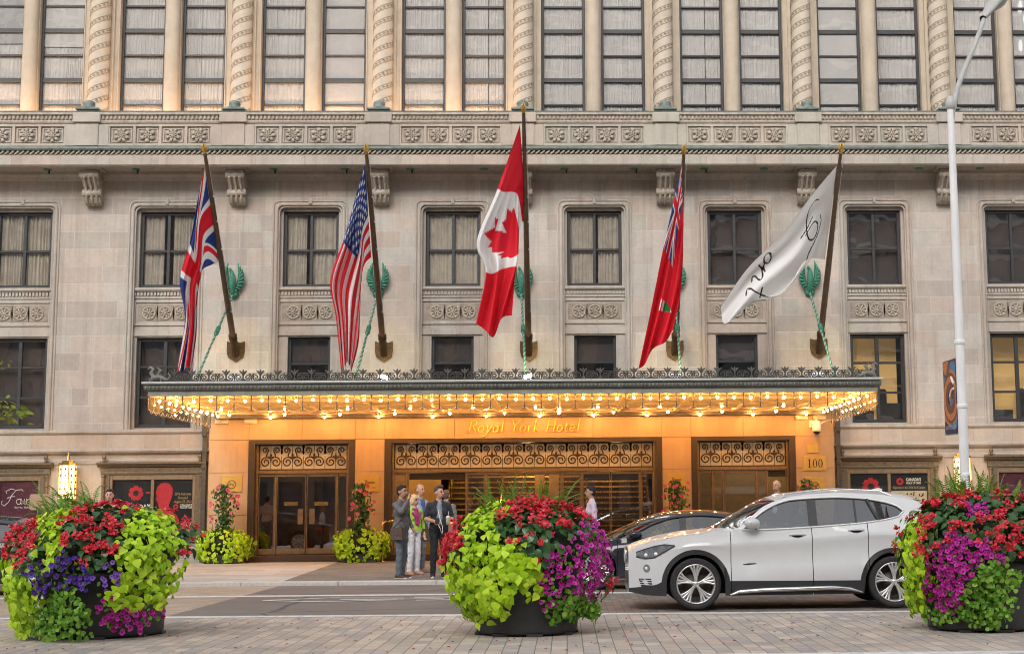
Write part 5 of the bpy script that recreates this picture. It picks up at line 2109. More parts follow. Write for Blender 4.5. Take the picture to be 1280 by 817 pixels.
b.grid(st)
b.build("luminaire", M['iron_pale'], t)
b = MB()
cc = a + d * (Lh * .62)
b.grid([[cc + d * (.2 * r_ * math.cos(w * PI / 8)) + side * (.12 * r_ * math.sin(w * PI / 8)) - up * (.042 + .05 * (1 - r_ * r_)) for w in range(17)] for r_ in (1, .7, .35, .01)])
M['lens'] = plain("smoky_lens", (0.30, 0.34, 0.28), 0.15, var=.1)
b.build("lens", M['lens'], t)
b = MB()
cc = a + d * (Lh * .2) - up * .03
b.add([cc + d * .03 + side * .03, cc + d * .03 - side * .03, cc - d * .03 - side * .03, cc - d * .03 + side * .03], [(0, 1, 2, 3)])
M['yellow'] = plain("yellow_sticker", (0.75, 0.5, 0.03), .5)
b.build("sticker", M['yellow'], t)

M['navy'] = plain("navy_banner", (0.02, 0.022, 0.075), .7, var=.1)
M['b_orange'] = plain("orange_banner_print", (0.50, 0.17, 0.055), .7, var=.15, scale=20)
M['b_brown'] = plain("brown_banner_print", (0.15, 0.06, 0.04), .7, var=.15, scale=20)
M['b_blue'] = plain("blue_banner_print", (0.055, 0.20, 0.36), .7, var=.15, scale=20)
p0 = at(1195, 447, LY)
p1 = at(1179.5, 452, LY + .52)
p2 = at(1197, 540.5, LY)
e1_ = Vector((p1.x - p0.x, p1.y - p0.y, 0))
bw_ = e1_.length
e1_.normalize()
n_ = Vector((-e1_.y, e1_.x, 0))
if n_.y > 0:
    n_ = -n_
if n_.x > 0 and False:
    n_ = -n_
z1_, z0_ = p0.z, p2.z
o0 = Vector((LX - .05, LY, 0)) + e1_ * .04
bt = thing("street_banner", "navy banner with orange and blue rings fixed to the lamp post", "banner", (o0.x, o0.y, z0_))
bp = lambda u, v, h=0: o0 + e1_ * u + n_ * h + Vector((0, 0, z0_ + v))
H_ = z1_ - z0_
b = MB()
vs = [bp(u, v, h) for h in (-.004, .004) for u, v in ((0, 0), (bw_, 0), (bw_, H_), (0, H_))]
b.add(vs, [(0, 1, 2, 3), (4, 5, 6, 7), (0, 1, 5, 4), (1, 2, 6, 5), (2, 3, 7, 6), (3, 0, 4, 7)])
b.build("cloth", M['navy'], bt)


def disc(b, u, v, r0, r1, h, m):
    for sg in (-1, 1):
        P = []
        for rr in (r0, r1):
            P.append([bp(min(max(u + rr * math.cos(w * PI / 16), .004), bw_ - .004), min(max(v + rr * math.sin(w * PI / 16), .01), H_ - .01), h * sg) for w in range(33)])
        b.grid(P, m, False)


b = MB()
for u, v, rs in ((bw_ * .25, H_ * .76, ((.0, .2, 2), (.2, .25, 1))), (bw_ * .45, H_ * .48, ((.32, .36, 0), (.28, .32, 1), (.20, .28, 0), (.10, .20, 1), (.0, .05, 0))), (bw_ * .25, H_ * .26, ((.12, .2, 2),)), (bw_ * .9, H_ * .3, ((.05, .12, 0),)), (bw_ * .75, H_ * .93, ((0, .12, 0), (.12, .16, 1))), (bw_ * .85, H_ * .68, ((.05, .14, 2),))):
    for k, (r0, r1, m_) in enumerate(rs):
        disc(b, u, v, r0, r1, .0052 + .0008 * k + .0003 * len(b.f) / 300, m_)
b.build("ring_print", [M['b_orange'], M['b_brown'], M['b_blue']], bt)
tx = text_mesh("lettering", "toronto.com", 0, 0, 0, .1, M['print_white'], bt, 0, .001, width=bw_ * .82)
for v in tx.data.vertices:
    u_, z_ = bw_ / 2 - v.co.x, v.co.z + .06
    v.co = bp(u_, z_, .009)
b = MB()
for v in (0.0, H_):
    b.tube([Vector((LX, LY, z0_ + v)), bp(bw_ + .02, v)], .012, 6)
b.build("bracket_rod", M['steel'], bt)
b = MB()
b.tube([bp(bw_ * .3, H_ * .76, .012), bp(bw_ * .2, H_ * .7, .012), bp(bw_ * .1, H_ * .66, .012)], .018, 5)
b.tube([bp(bw_ * .45, H_ * .50, .012), bp(bw_ * .3, H_ * .58, .012), bp(bw_ * .15, H_ * .6, .012)], .018, 5)
b.build("white_print", M['print_white'], bt)


# ------------------------------------------------------------------ vehicles
M['paint_white'] = plain("silver_white_car_paint", (0.56, 0.565, 0.57), 0.5, metal=0.0, var=0.02, coat=0.75, spec=0.3)
M['paint_black'] = plain("blue_black_car_paint", (0.014, 0.016, 0.022), 0.6, metal=0.0, var=0.05, coat=0.9, spec=0.2)
M['cladding'] = plain("grey_black_plastic_cladding", (0.022, 0.022, 0.024), 0.55, var=0.15, scale=20)
M['chrome'] = plain("brushed_chrome", (0.72, 0.72, 0.72), 0.18, metal=1.0, var=0.04)
M['satin'] = plain("satin_aluminium_trim", (0.70, 0.70, 0.70), .4, metal=.3, var=.03)
M['car_glass'] = glass("tinted_car_glass", (0.36, 0.42, 0.44), refl=0.12)
M['car_glass_l'] = glass("clear_car_glass", (0.42, 0.46, 0.46), refl=0.10)
M['alloy'] = plain("silver_alloy", (0.60, 0.59, 0.58), 0.30, metal=0.75, var=0.06)
M['alloy_dark'] = plain("dark_wheel_well", (0.10, 0.09, 0.08), 0.6, metal=0.3, var=0.2, scale=20)
M['tyre'] = plain("tyre_rubber", (0.022, 0.021, 0.021), 0.75, var=0.2, scale=30)
M['lamp_clear'] = plain("headlamp_glass", (0.20, 0.21, 0.23), 0.08, metal=0.3, var=0.4, scale=14)
M['lamp_red'] = plain("tail_lamp_red", (0.35, 0.01, 0.01), 0.12, var=0.1)
M['seat'] = plain("car_seat_leather", (0.045, 0.04, 0.038), 0.6, var=0.1)
M['lamp_white'] = plain("headlamp_projector", (0.8, 0.8, 0.82), 0.15, var=0.1)


def wheel(root, x, y, z, rad, w, out, spokes=5, name="wheel"):
    """wheel with its axle along y; out = -1 when the outer face looks to -y"""
    b = MB()
    r0 = rad * .77
    pr = [(r0, -w * .42), (rad * .86, -w * .5), (rad * .96, -w * .46), (rad, -w * .33), (rad * 1.0, 0), (rad, w * .33), (rad * .96, w * .46), (rad * .86, w * .5), (r0, w * .42), (r0 * .97, 0), (r0, -w * .42)]
    b.lathe(pr, (x, y, z), 40, axis='y')
    for q in (.89, .93):
        b.lathe([(rad * q, out * w * .497), (rad * q + .004, out * w * .506), (rad * q + .008, out * w * .49)], (x, y, z), 40, axis='y')
    t = b.build(name, M['tyre'], root)
    r = MB()
    yo = out * w * .40
    r.lathe([(r0 * 1.0, yo), (r0 * .985, yo + out * .012), (r0 * .93, yo + out * .004), (r0 * .90, yo - out * .05)], (x, y, z), 40, axis='y')
    r.lathe([(r0 * .90, yo - out * .05), (r0 * .88, -yo)], (x, y, z), 40, 1, axis='y')
    r.lathe([(0, yo + out * .005), (r0 * .13, yo + out * .004), (r0 * .17, yo - out * .012), (r0 * .2, yo - out * .04)], (x, y, z), 20, axis='y')
    for k in range(spokes):
        for dq in (-.20, -.075, .075, .20):
            a0 = 2 * PI * k / spokes + .3 + dq * .55
            a1 = 2 * PI * k / spokes + .3 + dq * 1.55
            P = []
            for q in range(5):
                u = q / 4
                a = lerp(a0, a1, u ** 1.4)
                rr = lerp(r0 * .12, r0 * .94, u)
                P.append((x + rr * math.cos(a), y + yo - out * (.012 * math.sin(u * PI) + .004), z + rr * math.sin(a)))
            r.tube(P, [.017, .0145, .0145, .0155, .019], 6, flat=.8)
    r.build("rim", [M['alloy'], M['alloy_dark']], t)
    d = MB()
    d.lathe([(0, -yo * .3), (r0 * .62, -yo * .3), (r0 * .62, -yo * .5)], (x, y, z), 24, axis='y')
    d.lathe([(r0 * .62, -yo * .5), (r0 * .9, -yo * .6)], (x, y, z), 24, axis='y')
    d.build("brake_disc", M['alloy_dark'], t)
    return t


class Car:
    """body from side-view curves; local x runs from the nose (0) to the tail, y across, z up"""

    def __init__(s, **k):
        s.__dict__.update(k)

    def plan(s, x):
        """half width of the body at the widest height"""
        f = 1.0
        if x < s.nose:
            f = 1 - s.nose_r * ((s.nose - x) / s.nose) ** 2.6
        if x > s.L - s.tail:
            f = min(f, 1 - s.tail_r * ((x - s.L + s.tail) / s.tail) ** 2.6)
        return s.hw * f

    def w(s, x, z):
        p = s.plan(x)
        if z < .36:
            return p * (.955 + .03 * z / .36)
        if z < s.belt:
            u = (z - .36) / (s.belt - .36)
            return p * (.985 + .018 * math.sin(u * PI) - .035 * u * u)
        return p * .95 - (z - s.belt) * s.tumble

    def P(s, x, z, sg=-1, off=0.0):
        cr = interp(s.crease, x)
        k = min(1, max(0, (x - .35) / .5)) * min(1, max(0, (s.L - .3 - x) / .4))
        d = z - cr
        sc = .022 * math.exp(-(d / .05) ** 2) * (1 if d < 0 else .8) - .030 * math.exp(-((d + .22) / .13) ** 2) + .020 * math.exp(-((d + .44) / .07) ** 2)
        return (s.ox + x * s.dir, s.oy + sg * (s.w(x, z) + off + sc * k), z + s.oz)

    def top(s, x, t, sg=-1):
        """point of the upper surface; t 0 at the edge, 1 on the centre line"""
        ze, zc = interp(s.edge, x), interp(s.centre, x)
        zc = max(zc, ze)
        return (s.ox + x * s.dir, s.oy + sg * s.w(x, ze) * (1 - t), ze + (zc - ze) * math.sin(t * PI / 2) ** .9 + s.oz)


def build_car(c, name, label, glass_m):
    root = thing(name, label, "car", (c.ox + c.L / 2 * c.dir, c.oy, c.oz))
    ra = c.arch
    arch = lambda x, r: max([math.sqrt(max(0, r * r - (x - ax) ** 2)) + c.wz if abs(x - ax) < r else -1 for ax in c.axles])
    zb = lambda x: max(interp(c.bottom, x), arch(x, ra))
    zcl = lambda x: max(min(interp(c.clad, x), interp(c.edge, x) - .05), arch(x, ra + c.clad_w), zb(x) + .002)
    edge = lambda x: interp(c.edge, x)
    d0, d1 = c.dlo_lo[0][0], c.dlo_lo[-1][0]

    def rows(x):
        e = edge(x)
        cr = min(interp(c.crease, x), e - .03)
        r = [zb(x), zcl(x)]
        lo = interp(c.dlo_lo, x) if d0 <= x <= d1 else None
        hi = interp(c.dlo_hi, x) if d0 <= x <= d1 else None
        if lo is None:
            lo = min(e - .012, c.dlo_lo[0][1] if x < d0 else e - .05)
            hi = lo
        lo, hi = min(lo, e - .012), min(hi, e - .008)
        hi = max(hi, lo)
        cr = min(max(cr, r[1] + .01), lo - .004) if lo - .004 > r[1] + .01 else lerp(r[1], lo, .5)
        mids = [lerp(r[1], cr, q) for q in (.2, .4, .6, .78, .9)]
        return [r[0], r[1]] + mids + [cr, lerp(cr, lo, .2), lerp(cr, lo, .55), lo, hi, e]
    xs = sorted(set([round(c.L * i / 150, 4) for i in range(151)] + [v for g in c.gaps for v in (g - .005, g + .005)] + [v for p in c.pillars for v in p] + [d0, d1] + [ax + s_ * (r_) for ax in c.axles for s_ in (-1, 1) for r_ in (ra, ra + c.clad_w)]
                    + [ax + math.cos(q * PI / 24) * (ra) for ax in c.axles for q in range(25)]))
    xs = [x for x in xs if 0 <= x <= c.L]
    zones = [-1] + list(c.gaps) + [c.L + 1]
    for sg in (-1, 1):
        bodies = {}
        clad, glassm, pill = MB(), MB(), MB()
        for xa, xb in zip(xs, xs[1:]):
            xm = (xa + xb) / 2
            isgap = any(abs(xm - g) < .0051 for g in c.gaps)
            zi = max(i for i, z_ in enumerate(zones) if z_ < xm)
            ra_, rb_ = rows(xa), rows(xb)
            for j in range(12):
                if ra_[j + 1] - ra_[j] < 1e-4 and rb_[j + 1] - rb_[j] < 1e-4:
                    continue
                off = 0.0
                tgt = None
                if j == 0:
                    tgt, off = clad, .004
                    if isgap:
                        tgt = None
                elif j == 10:
                    if any(p[0] <= xm <= p[1] for p in c.pillars):
                        tgt, off = pill, -.004
                    else:
                        tgt, off = glassm, -.012
                else:
                    if isgap and j < 10:
                        continue
                    tgt = bodies.setdefault(zi, MB())
                    # panel sculpture: hollow below the crease
                    pass
                if tgt is None:
                    continue
                q = [c.P(xa, ra_[j], sg, off), c.P(xb, rb_[j], sg, off), c.P(xb, rb_[j + 1], sg, off), c.P(xa, ra_[j + 1], sg, off)]
                tgt.add(q, [(0, 1, 2, 3)], 0, True)
        for zi, mb in bodies.items():
            nm = "door" if zi in c.doors else "body_side"
            weld(mb)
            o = mb.build(nm, c.paint, root)
            if zi in c.doors:
                hx, hz = c.handles[c.doors.index(zi)]
                h = MB()
                P = [c.P(hx + u, hz + .008 * math.sin(k * PI / 4), sg, .004 + .028 * math.sin(k * PI / 4)) for k, u in enumerate((-.11, -.06, 0, .06, .11))]
                h.tube(P, [.012, .016, .017, .016, .012], 8)
                h.build("handle", c.paint, o)
                h = MB()
                h.grid([[c.P(hx + .075 * rr * math.cos(w_ * PI / 8), hz - .01 + .03 * rr * math.sin(w_ * PI / 8), sg, .0025) for w_ in range(17)] for rr in (1, .5, .01)])
                h.build("handle_recess", M['cladding'], o)
        for mb, nm, mt in ((clad, "wheel_arch_trim", M['cladding']), (glassm, "side_window", glass_m), (pill, "window_pillar", M['cladding'])):
            weld(mb)
            mb.build(nm, mt, root)
        # bright strip round the windows
        b = MB()
        lo = [c.P(x, z, sg, .004) for x, z in [(x, interp(c.dlo_lo, x)) for x in [lerp(d0, d1, i / 30) for i in range(31)]]]
        hi = [c.P(x, z, sg, .004) for x, z in [(x, interp(c.dlo_hi, x)) for x in [lerp(d0, d1, i / 30) for i in range(31)]]]
        b.tube(lo, .012, 6)
        b.tube(hi, .016, 6)
        b.build("window_trim", c.trim, root)
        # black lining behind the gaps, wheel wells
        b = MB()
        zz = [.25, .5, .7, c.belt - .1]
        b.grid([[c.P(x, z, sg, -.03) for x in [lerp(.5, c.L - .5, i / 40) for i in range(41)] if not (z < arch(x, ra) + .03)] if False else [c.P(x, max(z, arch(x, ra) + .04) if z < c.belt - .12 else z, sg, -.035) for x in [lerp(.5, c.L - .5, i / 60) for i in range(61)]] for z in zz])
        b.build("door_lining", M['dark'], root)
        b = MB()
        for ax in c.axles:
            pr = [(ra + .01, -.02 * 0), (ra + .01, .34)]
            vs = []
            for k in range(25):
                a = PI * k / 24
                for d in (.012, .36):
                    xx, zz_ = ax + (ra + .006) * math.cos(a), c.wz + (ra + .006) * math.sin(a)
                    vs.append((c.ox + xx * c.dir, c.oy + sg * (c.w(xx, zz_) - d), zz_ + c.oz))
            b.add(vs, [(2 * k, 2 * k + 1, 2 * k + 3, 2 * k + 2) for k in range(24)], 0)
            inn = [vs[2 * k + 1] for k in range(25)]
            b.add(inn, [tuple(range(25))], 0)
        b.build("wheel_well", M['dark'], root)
        # mirror
        mx, mz = c.mirror
        b = MB()
        base = Vector(c.P(mx, mz, sg, 0))
        o_ = Vector((0, sg, 0))
        f_ = Vector((c.dir, 0, 0))
        st = []
        for q, rr, up in ((0, .025, 0), (.05, .06, .0), (.10, .11, .03), (.17, .115, .045), (.235, .07, .05), (.245, .01, .05)):
            st.append([base + o_ * (q * .9) + f_ * (-.02 - .25 * q + rr * .95 * math.cos(w_ * PI / 8)) + Vector((0, 0, up + rr * .62 * math.sin(w_ * PI / 8))) for w_ in range(17)])
        b.grid(st)
        m_ = b.build("wing_mirror", c.mirror_m, root)
        b = MB()
        b.tube([base - o_ * .01 + Vector((0, 0, -.03)), base + o_ * .07 + Vector((0, 0, .0))], [.03, .028], 8)
        b.build("mirror_foot", M['cladding'], m_)
        # headlamp wrapped on the front corner
        b = MB()
        lamp = c.lamp
        g = []
        for (x, z0, z1) in lamp:
            g.append([c.P(x, lerp(z0, z1, q), sg, .006) for q in (0, .35, .7, 1)])
        b.grid(g)
        l_ = b.build("headlight", M['lamp_clear'], root)
        b = MB()
        for q in (.35, .62):
            x, z0, z1 = lamp[1] if q < .5 else lamp[2]
            p_ = Vector(c.P(x + .02, z0 + .055, sg, -.004))
            b.ball(p_, .027, 12, 8)
        b.build("projector", M['lamp_white'], l_)
        b = MB()
        b.tube([c.P(x, z0 + .01, sg, .008) for (x, z0, z1) in lamp], .008, 5)
        b.tube([c.P(x, z1, sg, .006) for (x, z0, z1) in lamp], .007, 5, 0)
        b.build("lamp_rim", M['cladding'], l_)
        b = MB()
        g = [[c.P(x, lerp(z0, z1, q), sg, .004) for q in (0, .5, 1)] for x, z0, z1 in c.tail_lamp]
        b.grid(g)
        b.build("tail_light", M['lamp_red'], root)

    # upper surfaces: bonnet, windscreen, roof, rear screen
    def patch(xa, xb, nm, mt, ns=18, nt=8, lo=0.0, drop=0.0):
        b = MB()
        for sg in (-1, 1):
            g = []
            for i in range(ns + 1):
                row = []
                for j in range(nt + 1):
                    t = lo + (1 - lo) * j / nt
                    x = lerp(xa(t), xb(t), i / ns)
                    p = c.top(x, t, sg)
                    row.append((p[0], p[1], p[2] - drop))
                g.append(row)
            b.grid(g)
        weld(b)
        return b.build(nm, mt, root)
    W0 = lambda t: lerp(c.ws[0], c.ws[1], math.sin(t * PI / 2) ** .8)
    W1 = lambda t: lerp(c.ws[2], c.ws[3], math.sin(t * PI / 2) ** .8)
    R0 = lambda t: c.rs[0]
    R1 = lambda t: c.rs[1]
    patch(lambda t: 0.0, W0, "bonnet", c.paint, 26)
    patch(W0, W1, "windscreen", glass_m, 14, 8, 0.045)
    patch(W0, W1, "windscreen_pillar", c.paint, 14, 1, 0.0) if False else None
    b = MB()
    for sg in (-1, 1):
        b.grid([[c.top(lerp(W0(t), W1(t), i / 14), t, sg) for t in (0, .02, .05)] for i in range(15)])
    b.build("windscreen_pillar", c.paint, root)
    patch(W1, R0, "roof", c.paint, 24)
    patch(R0, R1, "rear_screen", glass_m, 10, 8, .06)
    b = MB()
    for sg in (-1, 1):
        b.grid([[c.top(lerp(c.rs[0], c.rs[1], i / 10), t, sg) for t in (0, .03, .07)] for i in range(11)])
    b.build("rear_pillar", c.paint, root)
    patch(R1, lambda t: c.L, "tailgate", c.paint, 12)
    # front and rear faces
    b = MB()
    for x in (0.0, c.L):
        zs = [zb(x), zcl(x)] + [lerp(zcl(x), edge(x), q) for q in (.25, .5, .75, 1)]
        g = []
        for z in zs:
            wv = c.w(x, z)
            g.append([(c.ox + x * c.dir, c.oy + wv * (u / 6), z + c.oz) for u in range(-6, 7)])
        b.grid(g, 0, False)
        ze, zc = edge(x), max(interp(c.centre, x), edge(x))
        if zc - ze > .004:
            b.add([c.top(x, t, -1) for t in (0, .25, .5, .75, 1)] + [c.top(x, t, 1) for t in (.75, .5, .25, 0)], [tuple(range(9))])
    b.build("bumper", c.paint, root)
    # underside
    b = MB()
    b.box(c.ox + min(.3 * c.dir, (c.L - .3) * c.dir), c.ox + max(.3 * c.dir, (c.L - .3) * c.dir), c.oy - c.hw + .42, c.oy + c.hw - .42, c.oz + .2, c.oz + .55)
    b.box(c.ox + min((c.axles[0] + .46) * c.dir, (c.axles[1] - .46) * c.dir), c.ox + max((c.axles[0] + .46) * c.dir, (c.axles[1] - .46) * c.dir), c.oy - c.hw + .12, c.oy + c.hw - .12, c.oz + .21, c.oz + .36)
    b.build("underbody", M['dark'], root)
    # seats and wheel
    b = MB()
    for sx in c.seats:
        for q in (-.36, .36):
            x0 = c.ox + sx * c.dir
            b.cbox(x0 - .26, x0 + .26, c.oy + q - .24, c.oy + q + .24, .45, .62, .06)
            b.tube([(x0 + .2 * c.dir, c.oy + q, .58), (x0 + .30 * c.dir, c.oy + q, .85), (x0 + .40 * c.dir, c.oy + q, c.belt + .02)], [.17, .19, .14], 10)
            b.cbox(x0 + .42 * c.dir - .06, x0 + .42 * c.dir + .06, c.oy + q - .12, c.oy + q + .12, c.belt + .06, c.belt + .2, .04)
    x0 = c.ox + (c.ws[0] + .25) * c.dir
    b.cbox(x0 - .25, x0 + .2, c.oy - .62, c.oy + .62, .6, c.belt - .1, .08)
    b.build("interior", M['seat'], root)
    for i, ax in enumerate(c.axles):
        for sg in (-1, 1):
            yw = c.oy + sg * (c.w(ax, c.wz + .3) - .115)
            wheel(root, c.ox + ax * c.dir, yw, c.oz + c.wz + .004, c.wr, .225, sg, c.spokes)
    return root


def weld(mb):
    """merge coincident corners so that shading runs smoothly"""
    ix, nv, mp = {}, [], []
    for p in mb.v:
        k = (round(p[0], 5), round(p[1], 5), round(p[2], 5))
        if k not in ix:
            ix[k] = len(nv)
            nv.append(p)
        mp.append(ix[k])
    mb.v = nv
    fs, ms, ss = [], [], []
    for f, m, s_ in zip(mb.f, mb.m, mb.s):
        g = []
        for i in f:
            if mp[i] not in g:
                g.append(mp[i])
        if len(g) > 2:
            fs.append(g)
            ms.append(m)
            ss.append(s_)
    mb.f, mb.m, mb.s = fs, ms, ss


SUVX = at(787, 700, 19.95).x
suv = Car(
    L=4.44, hw=.915, nose=.95, nose_r=.34, tail=.7, tail_r=.2, belt=1.06, tumble=.50, ox=SUVX, oy=20.87, oz=0.004, dir=1,
    axles=(.885, 3.555), wz=.343, wr=.343, arch=.392, clad_w=.065, spokes=5,
    bottom=[(0, .24), (.25, .20), (.5, .19), (1.2, .19), (3.2, .20), (4.0, .25), (4.44, .36)],
    clad=[(0, .29), (.35, .34), (.5, .40), (1.3, .385), (3.1, .375), (4.0, .42), (4.44, .45)],
    edge=[(0, .76), (.05, .80), (.2, .87), (.4, .925), (.73, .985), (1.1, 1.02), (1.42, 1.05), (1.6, 1.165), (1.87, 1.375), (2.24, 1.495), (2.83, 1.54), (3.34, 1.52), (3.7, 1.47), (3.98, 1.40), (4.02, 1.345), (4.15, 1.17), (4.3, 1.02), (4.44, .92)],
    centre=[(0, .83), (.06, .87), (.2, .92), (.36, .965), (.73, 1.035), (1.08, 1.075), (1.5, 1.275), (1.9, 1.475), (2.2, 1.545), (2.6, 1.585), (3.0, 1.592), (3.49, 1.57), (3.98, 1.49), (4.02, 1.43), (4.12, 1.28), (4.3, 1.06), (4.44, .95)],
    crease=[(0, .70), (.5, .80), (.9, .86), (1.4, .87), (2.4, .92), (3.4, .985), (4.1, .98), (4.44, .85)],
    dlo_lo=[(1.52, 1.055), (1.9, 1.06), (2.46, 1.085), (3.0, 1.12), (3.34, 1.155), (3.6, 1.20), (3.70, 1.235), (3.735, 1.285)],
    dlo_hi=[(1.52, 1.06), (1.68, 1.20), (1.87, 1.33), (2.06, 1.415), (2.24, 1.455), (2.83, 1.482), (3.2, 1.462), (3.5, 1.41), (3.65, 1.36), (3.72, 1.32), (3.735, 1.295)],
    gaps=(1.36, 2.46, 3.22), doors=[1, 2], handles=[(2.26, .985), (3.06, 1.04)], pillars=[(2.43, 2.55), (3.065, 3.09)],
    mirror=(1.70, 1.10), lamp=[(.10, .70, .77), (.21, .675, .81), (.34, .69, .848), (.47, .765, .872), (.61, .842, .856)],
    tail_lamp=[(3.98, .95, 1.06), (4.15, .90, 1.05), (4.36, .88, .98)],
    ws=(1.44, 1.06, 2.02, 1.93), rs=(3.99, 4.14), seats=(1.95, 2.85), paint=M['paint_white'], trim=M['satin'], mirror_m=M['paint_white'])
suv_o = build_car(suv, "parked_car", "silver white sport utility car in the near lane with bright alloy wheels", M['car_glass'])
suv_o.name = "car"
b = MB()                                   # bright sill blade, roof rails, spoiler, wing badge, kidney grille, fog lamp
for sg in (-1,):
    b.tube([suv.P(1.34, .20, sg, .006), suv.P(1.46, .24, sg, .022), suv.P(1.8, .262, sg, .028), suv.P(2.7, .28, sg, .028), suv.P(2.95, .262, sg, .022), suv.P(3.12, .215, sg, .006)], [.012, .03, .034, .034, .028, .01], 8)
b.build("sill_blade", M['chrome'], suv_o)
for sg in (-1, 1):
    b = MB()
    b.tube([suv.P(2.05, interp(suv.edge, 2.05), sg, -.02), suv.P(2.15, interp(suv.edge, 2.15) + .05, sg, -.03), suv.P(2.8, interp(suv.edge, 2.8) + .055, sg, -.04), suv.P(3.45, interp(suv.edge, 3.45) + .055, sg, -.04), suv.P(3.6, interp(suv.edge, 3.6) + .01, sg, -.02)], .014, 6)
    b.build("roof_rail", M['chrome'], suv_o)
    b = MB()
    P = [suv.P(.13, .42, sg, .004), suv.P(.16, .315, sg, .004), suv.P(.31, .305, sg, .004), suv.P(.29, .42, sg, .004)]
    b.add(P, [(0, 1, 2, 3)])
    for q in (.34, .37, .40):
        b.tube([suv.P(.15, q, sg, .007), suv.P(.30, q - .004, sg, .007)], .005, 4, 1)
    b.build("air_intake", [M['cladding'], M['satin']], suv_o)
    b = MB()
    b.grid([[suv.P(.235 + .045 * rr * math.cos(w_ * PI / 8), .555 + .055 * rr * math.sin(w_ * PI / 8), sg, .003) for w_ in range(17)] for rr in (1, .5, .01)])
    b.ball(Vector(suv.P(.235, .555, sg, -.012)), .026, 10, 6, 1)
    b.build("fog_lamp", [M['lamp_clear'], M['lamp_white']], suv_o)
    b = MB()
    b.tube([suv.P(3.25, 1.452, sg, .001), suv.P(3.31, 1.31, sg, .001), suv.P(3.385, 1.165, sg, .001)], [.022, .018, .022], 6)
    b.build("window_divider", M['cladding'], suv_o)
b = MB()
b.tube([suv.P(1.52, .60, -1, .006), suv.P(1.60, .605, -1, .007), suv.P(1.70, .612, -1, .006)], [.004, .011, .004], 6)
b.build("side_badge", M['cladding'], suv_o)
b = MB()
for s_ in (-1, 1):
    g = [[(suv.ox - .012, suv.oy + s_ * (.05 + .21 * q), z) for q in (0, .5, 1)] for z in (.62, .72, .84)]
    b.grid(g, 0, False)
    for q in range(9):
        yy = suv.oy + s_ * (.06 + .2 * q / 8)
        b.tube([(suv.ox - .02, yy, .63), (suv.ox - .022, yy, .83)], .006, 4, 1)
    b.tube([(suv.ox - .02, suv.oy + s_ * (.155 + .115 * math.cos(a)), .73 + .115 * math.sin(a)) for a in [i * PI / 12 for i in range(25)]], .012, 6, 1)
b.grid([[(suv.ox - .006, suv.oy + q, z) for q in (-.5, 0, .5)] for z in (.32, .50)], 0, False)
b.build("front_grille", [M['cladding'], M['chrome']], suv_o)
b = MB()
b.grid([[(suv.ox + 4.0 + .14 * u, suv.oy + s_ * .60, 1.455 - .03 * u - .02 * abs(s_)) for s_ in (-1, -.5, 0, .5, 1)] for u in (-.6, 0, 1)])
b.build("roof_spoiler", M['paint_white'], suv_o)
b = MB()
b.add([(suv.ox + 3.34, suv.oy - .03, 1.565), (suv.ox + 3.34, suv.oy + .03, 1.565), (suv.ox + 3.6, suv.oy + .03, 1.54), (suv.ox + 3.6, suv.oy - .03, 1.54), (suv.ox + 3.56, suv.oy, 1.615), (suv.ox + 3.62, suv.oy, 1.6)], [(0, 1, 4), (1, 2, 5, 4), (2, 3, 5), (3, 0, 4, 5)])
b.build("roof_aerial", M['paint_white'], suv_o)

SEDX = at(744, 715, 25.3).x - .92
sed = Car(
    L=4.55, hw=.90, nose=1.0, nose_r=.36, tail=.8, tail_r=.25, belt=.84, tumble=.52, ox=SEDX, oy=26.15, oz=0.004, dir=1,
    axles=(.92, 3.56), wz=.32, wr=.32, arch=.365, clad_w=.012, spokes=8,
    bottom=[(0, .22), (.5, .18), (4.0, .2), (4.55, .32)],
    clad=[(0, .25), (.5, .23), (4.0, .25), (4.55, .36)],
    edge=[(0, 0.558), (0.1, 0.612), (0.5, 0.72), (1.0, 0.801), (1.35, 0.8415), (1.55, 0.918), (1.9, 1.098), (2.25, 1.2195), (2.7, 1.269), (3.2, 1.242), (3.6, 1.125), (3.95, 0.945), (4.3, 0.882), (4.55, 0.828)],
    centre=[(0, 0.612), (0.1, 0.657), (0.5, 0.774), (0.95, 0.855), (1.4, 1.026), (1.85, 1.215), (2.2, 1.296), (2.7, 1.323), (3.2, 1.287), (3.7, 1.116), (4.0, 0.981), (4.3, 0.927), (4.55, 0.855)],
    crease=[(0, 0.45), (0.6, 0.594), (1.4, 0.666), (3.4, 0.738), (4.55, 0.675)],
    dlo_lo=[(1.46, 0.8415), (2.0, 0.8505), (2.6, 0.8685), (3.2, 0.891), (3.62, 0.972)],
    dlo_hi=[(1.46, 0.846), (1.7, 0.981), (1.95, 1.098), (2.3, 1.1925), (2.7, 1.224), (3.1, 1.197), (3.4, 1.098), (3.62, 0.9765)],
    gaps=(1.30, 2.42, 3.2), doors=[1, 2], handles=[(2.2, .74), (3.02, .78)], pillars=[(2.37, 2.48)],
    mirror=(1.66, .87), lamp=[(0.08, 0.513, 0.576), (0.2, 0.522, 0.63), (0.4, 0.576, 0.675), (0.62, 0.648, 0.711)],
    tail_lamp=[(4.1, 0.702, 0.828), (4.3, 0.675, 0.81), (4.5, 0.675, 0.792)],
    ws=(1.38, .94, 1.98, 1.86), rs=(3.3, 3.95), seats=(2.0, 2.9), paint=M['paint_black'], trim=M['cladding'], mirror_m=M['paint_black'])
sed_o = build_car(sed, "parked_car", "dark blue black saloon car standing by the kerb behind the light sport utility car", M['car_glass_l'])
sed_o.name = "car.001"
b = MB()
b.grid([[sed.P(1.17 + u, .63 + v, -1, .003) for u in (0, .05)] for v in (0, .08)])
b.build("wing_badge", M['print_white'], sed_o)
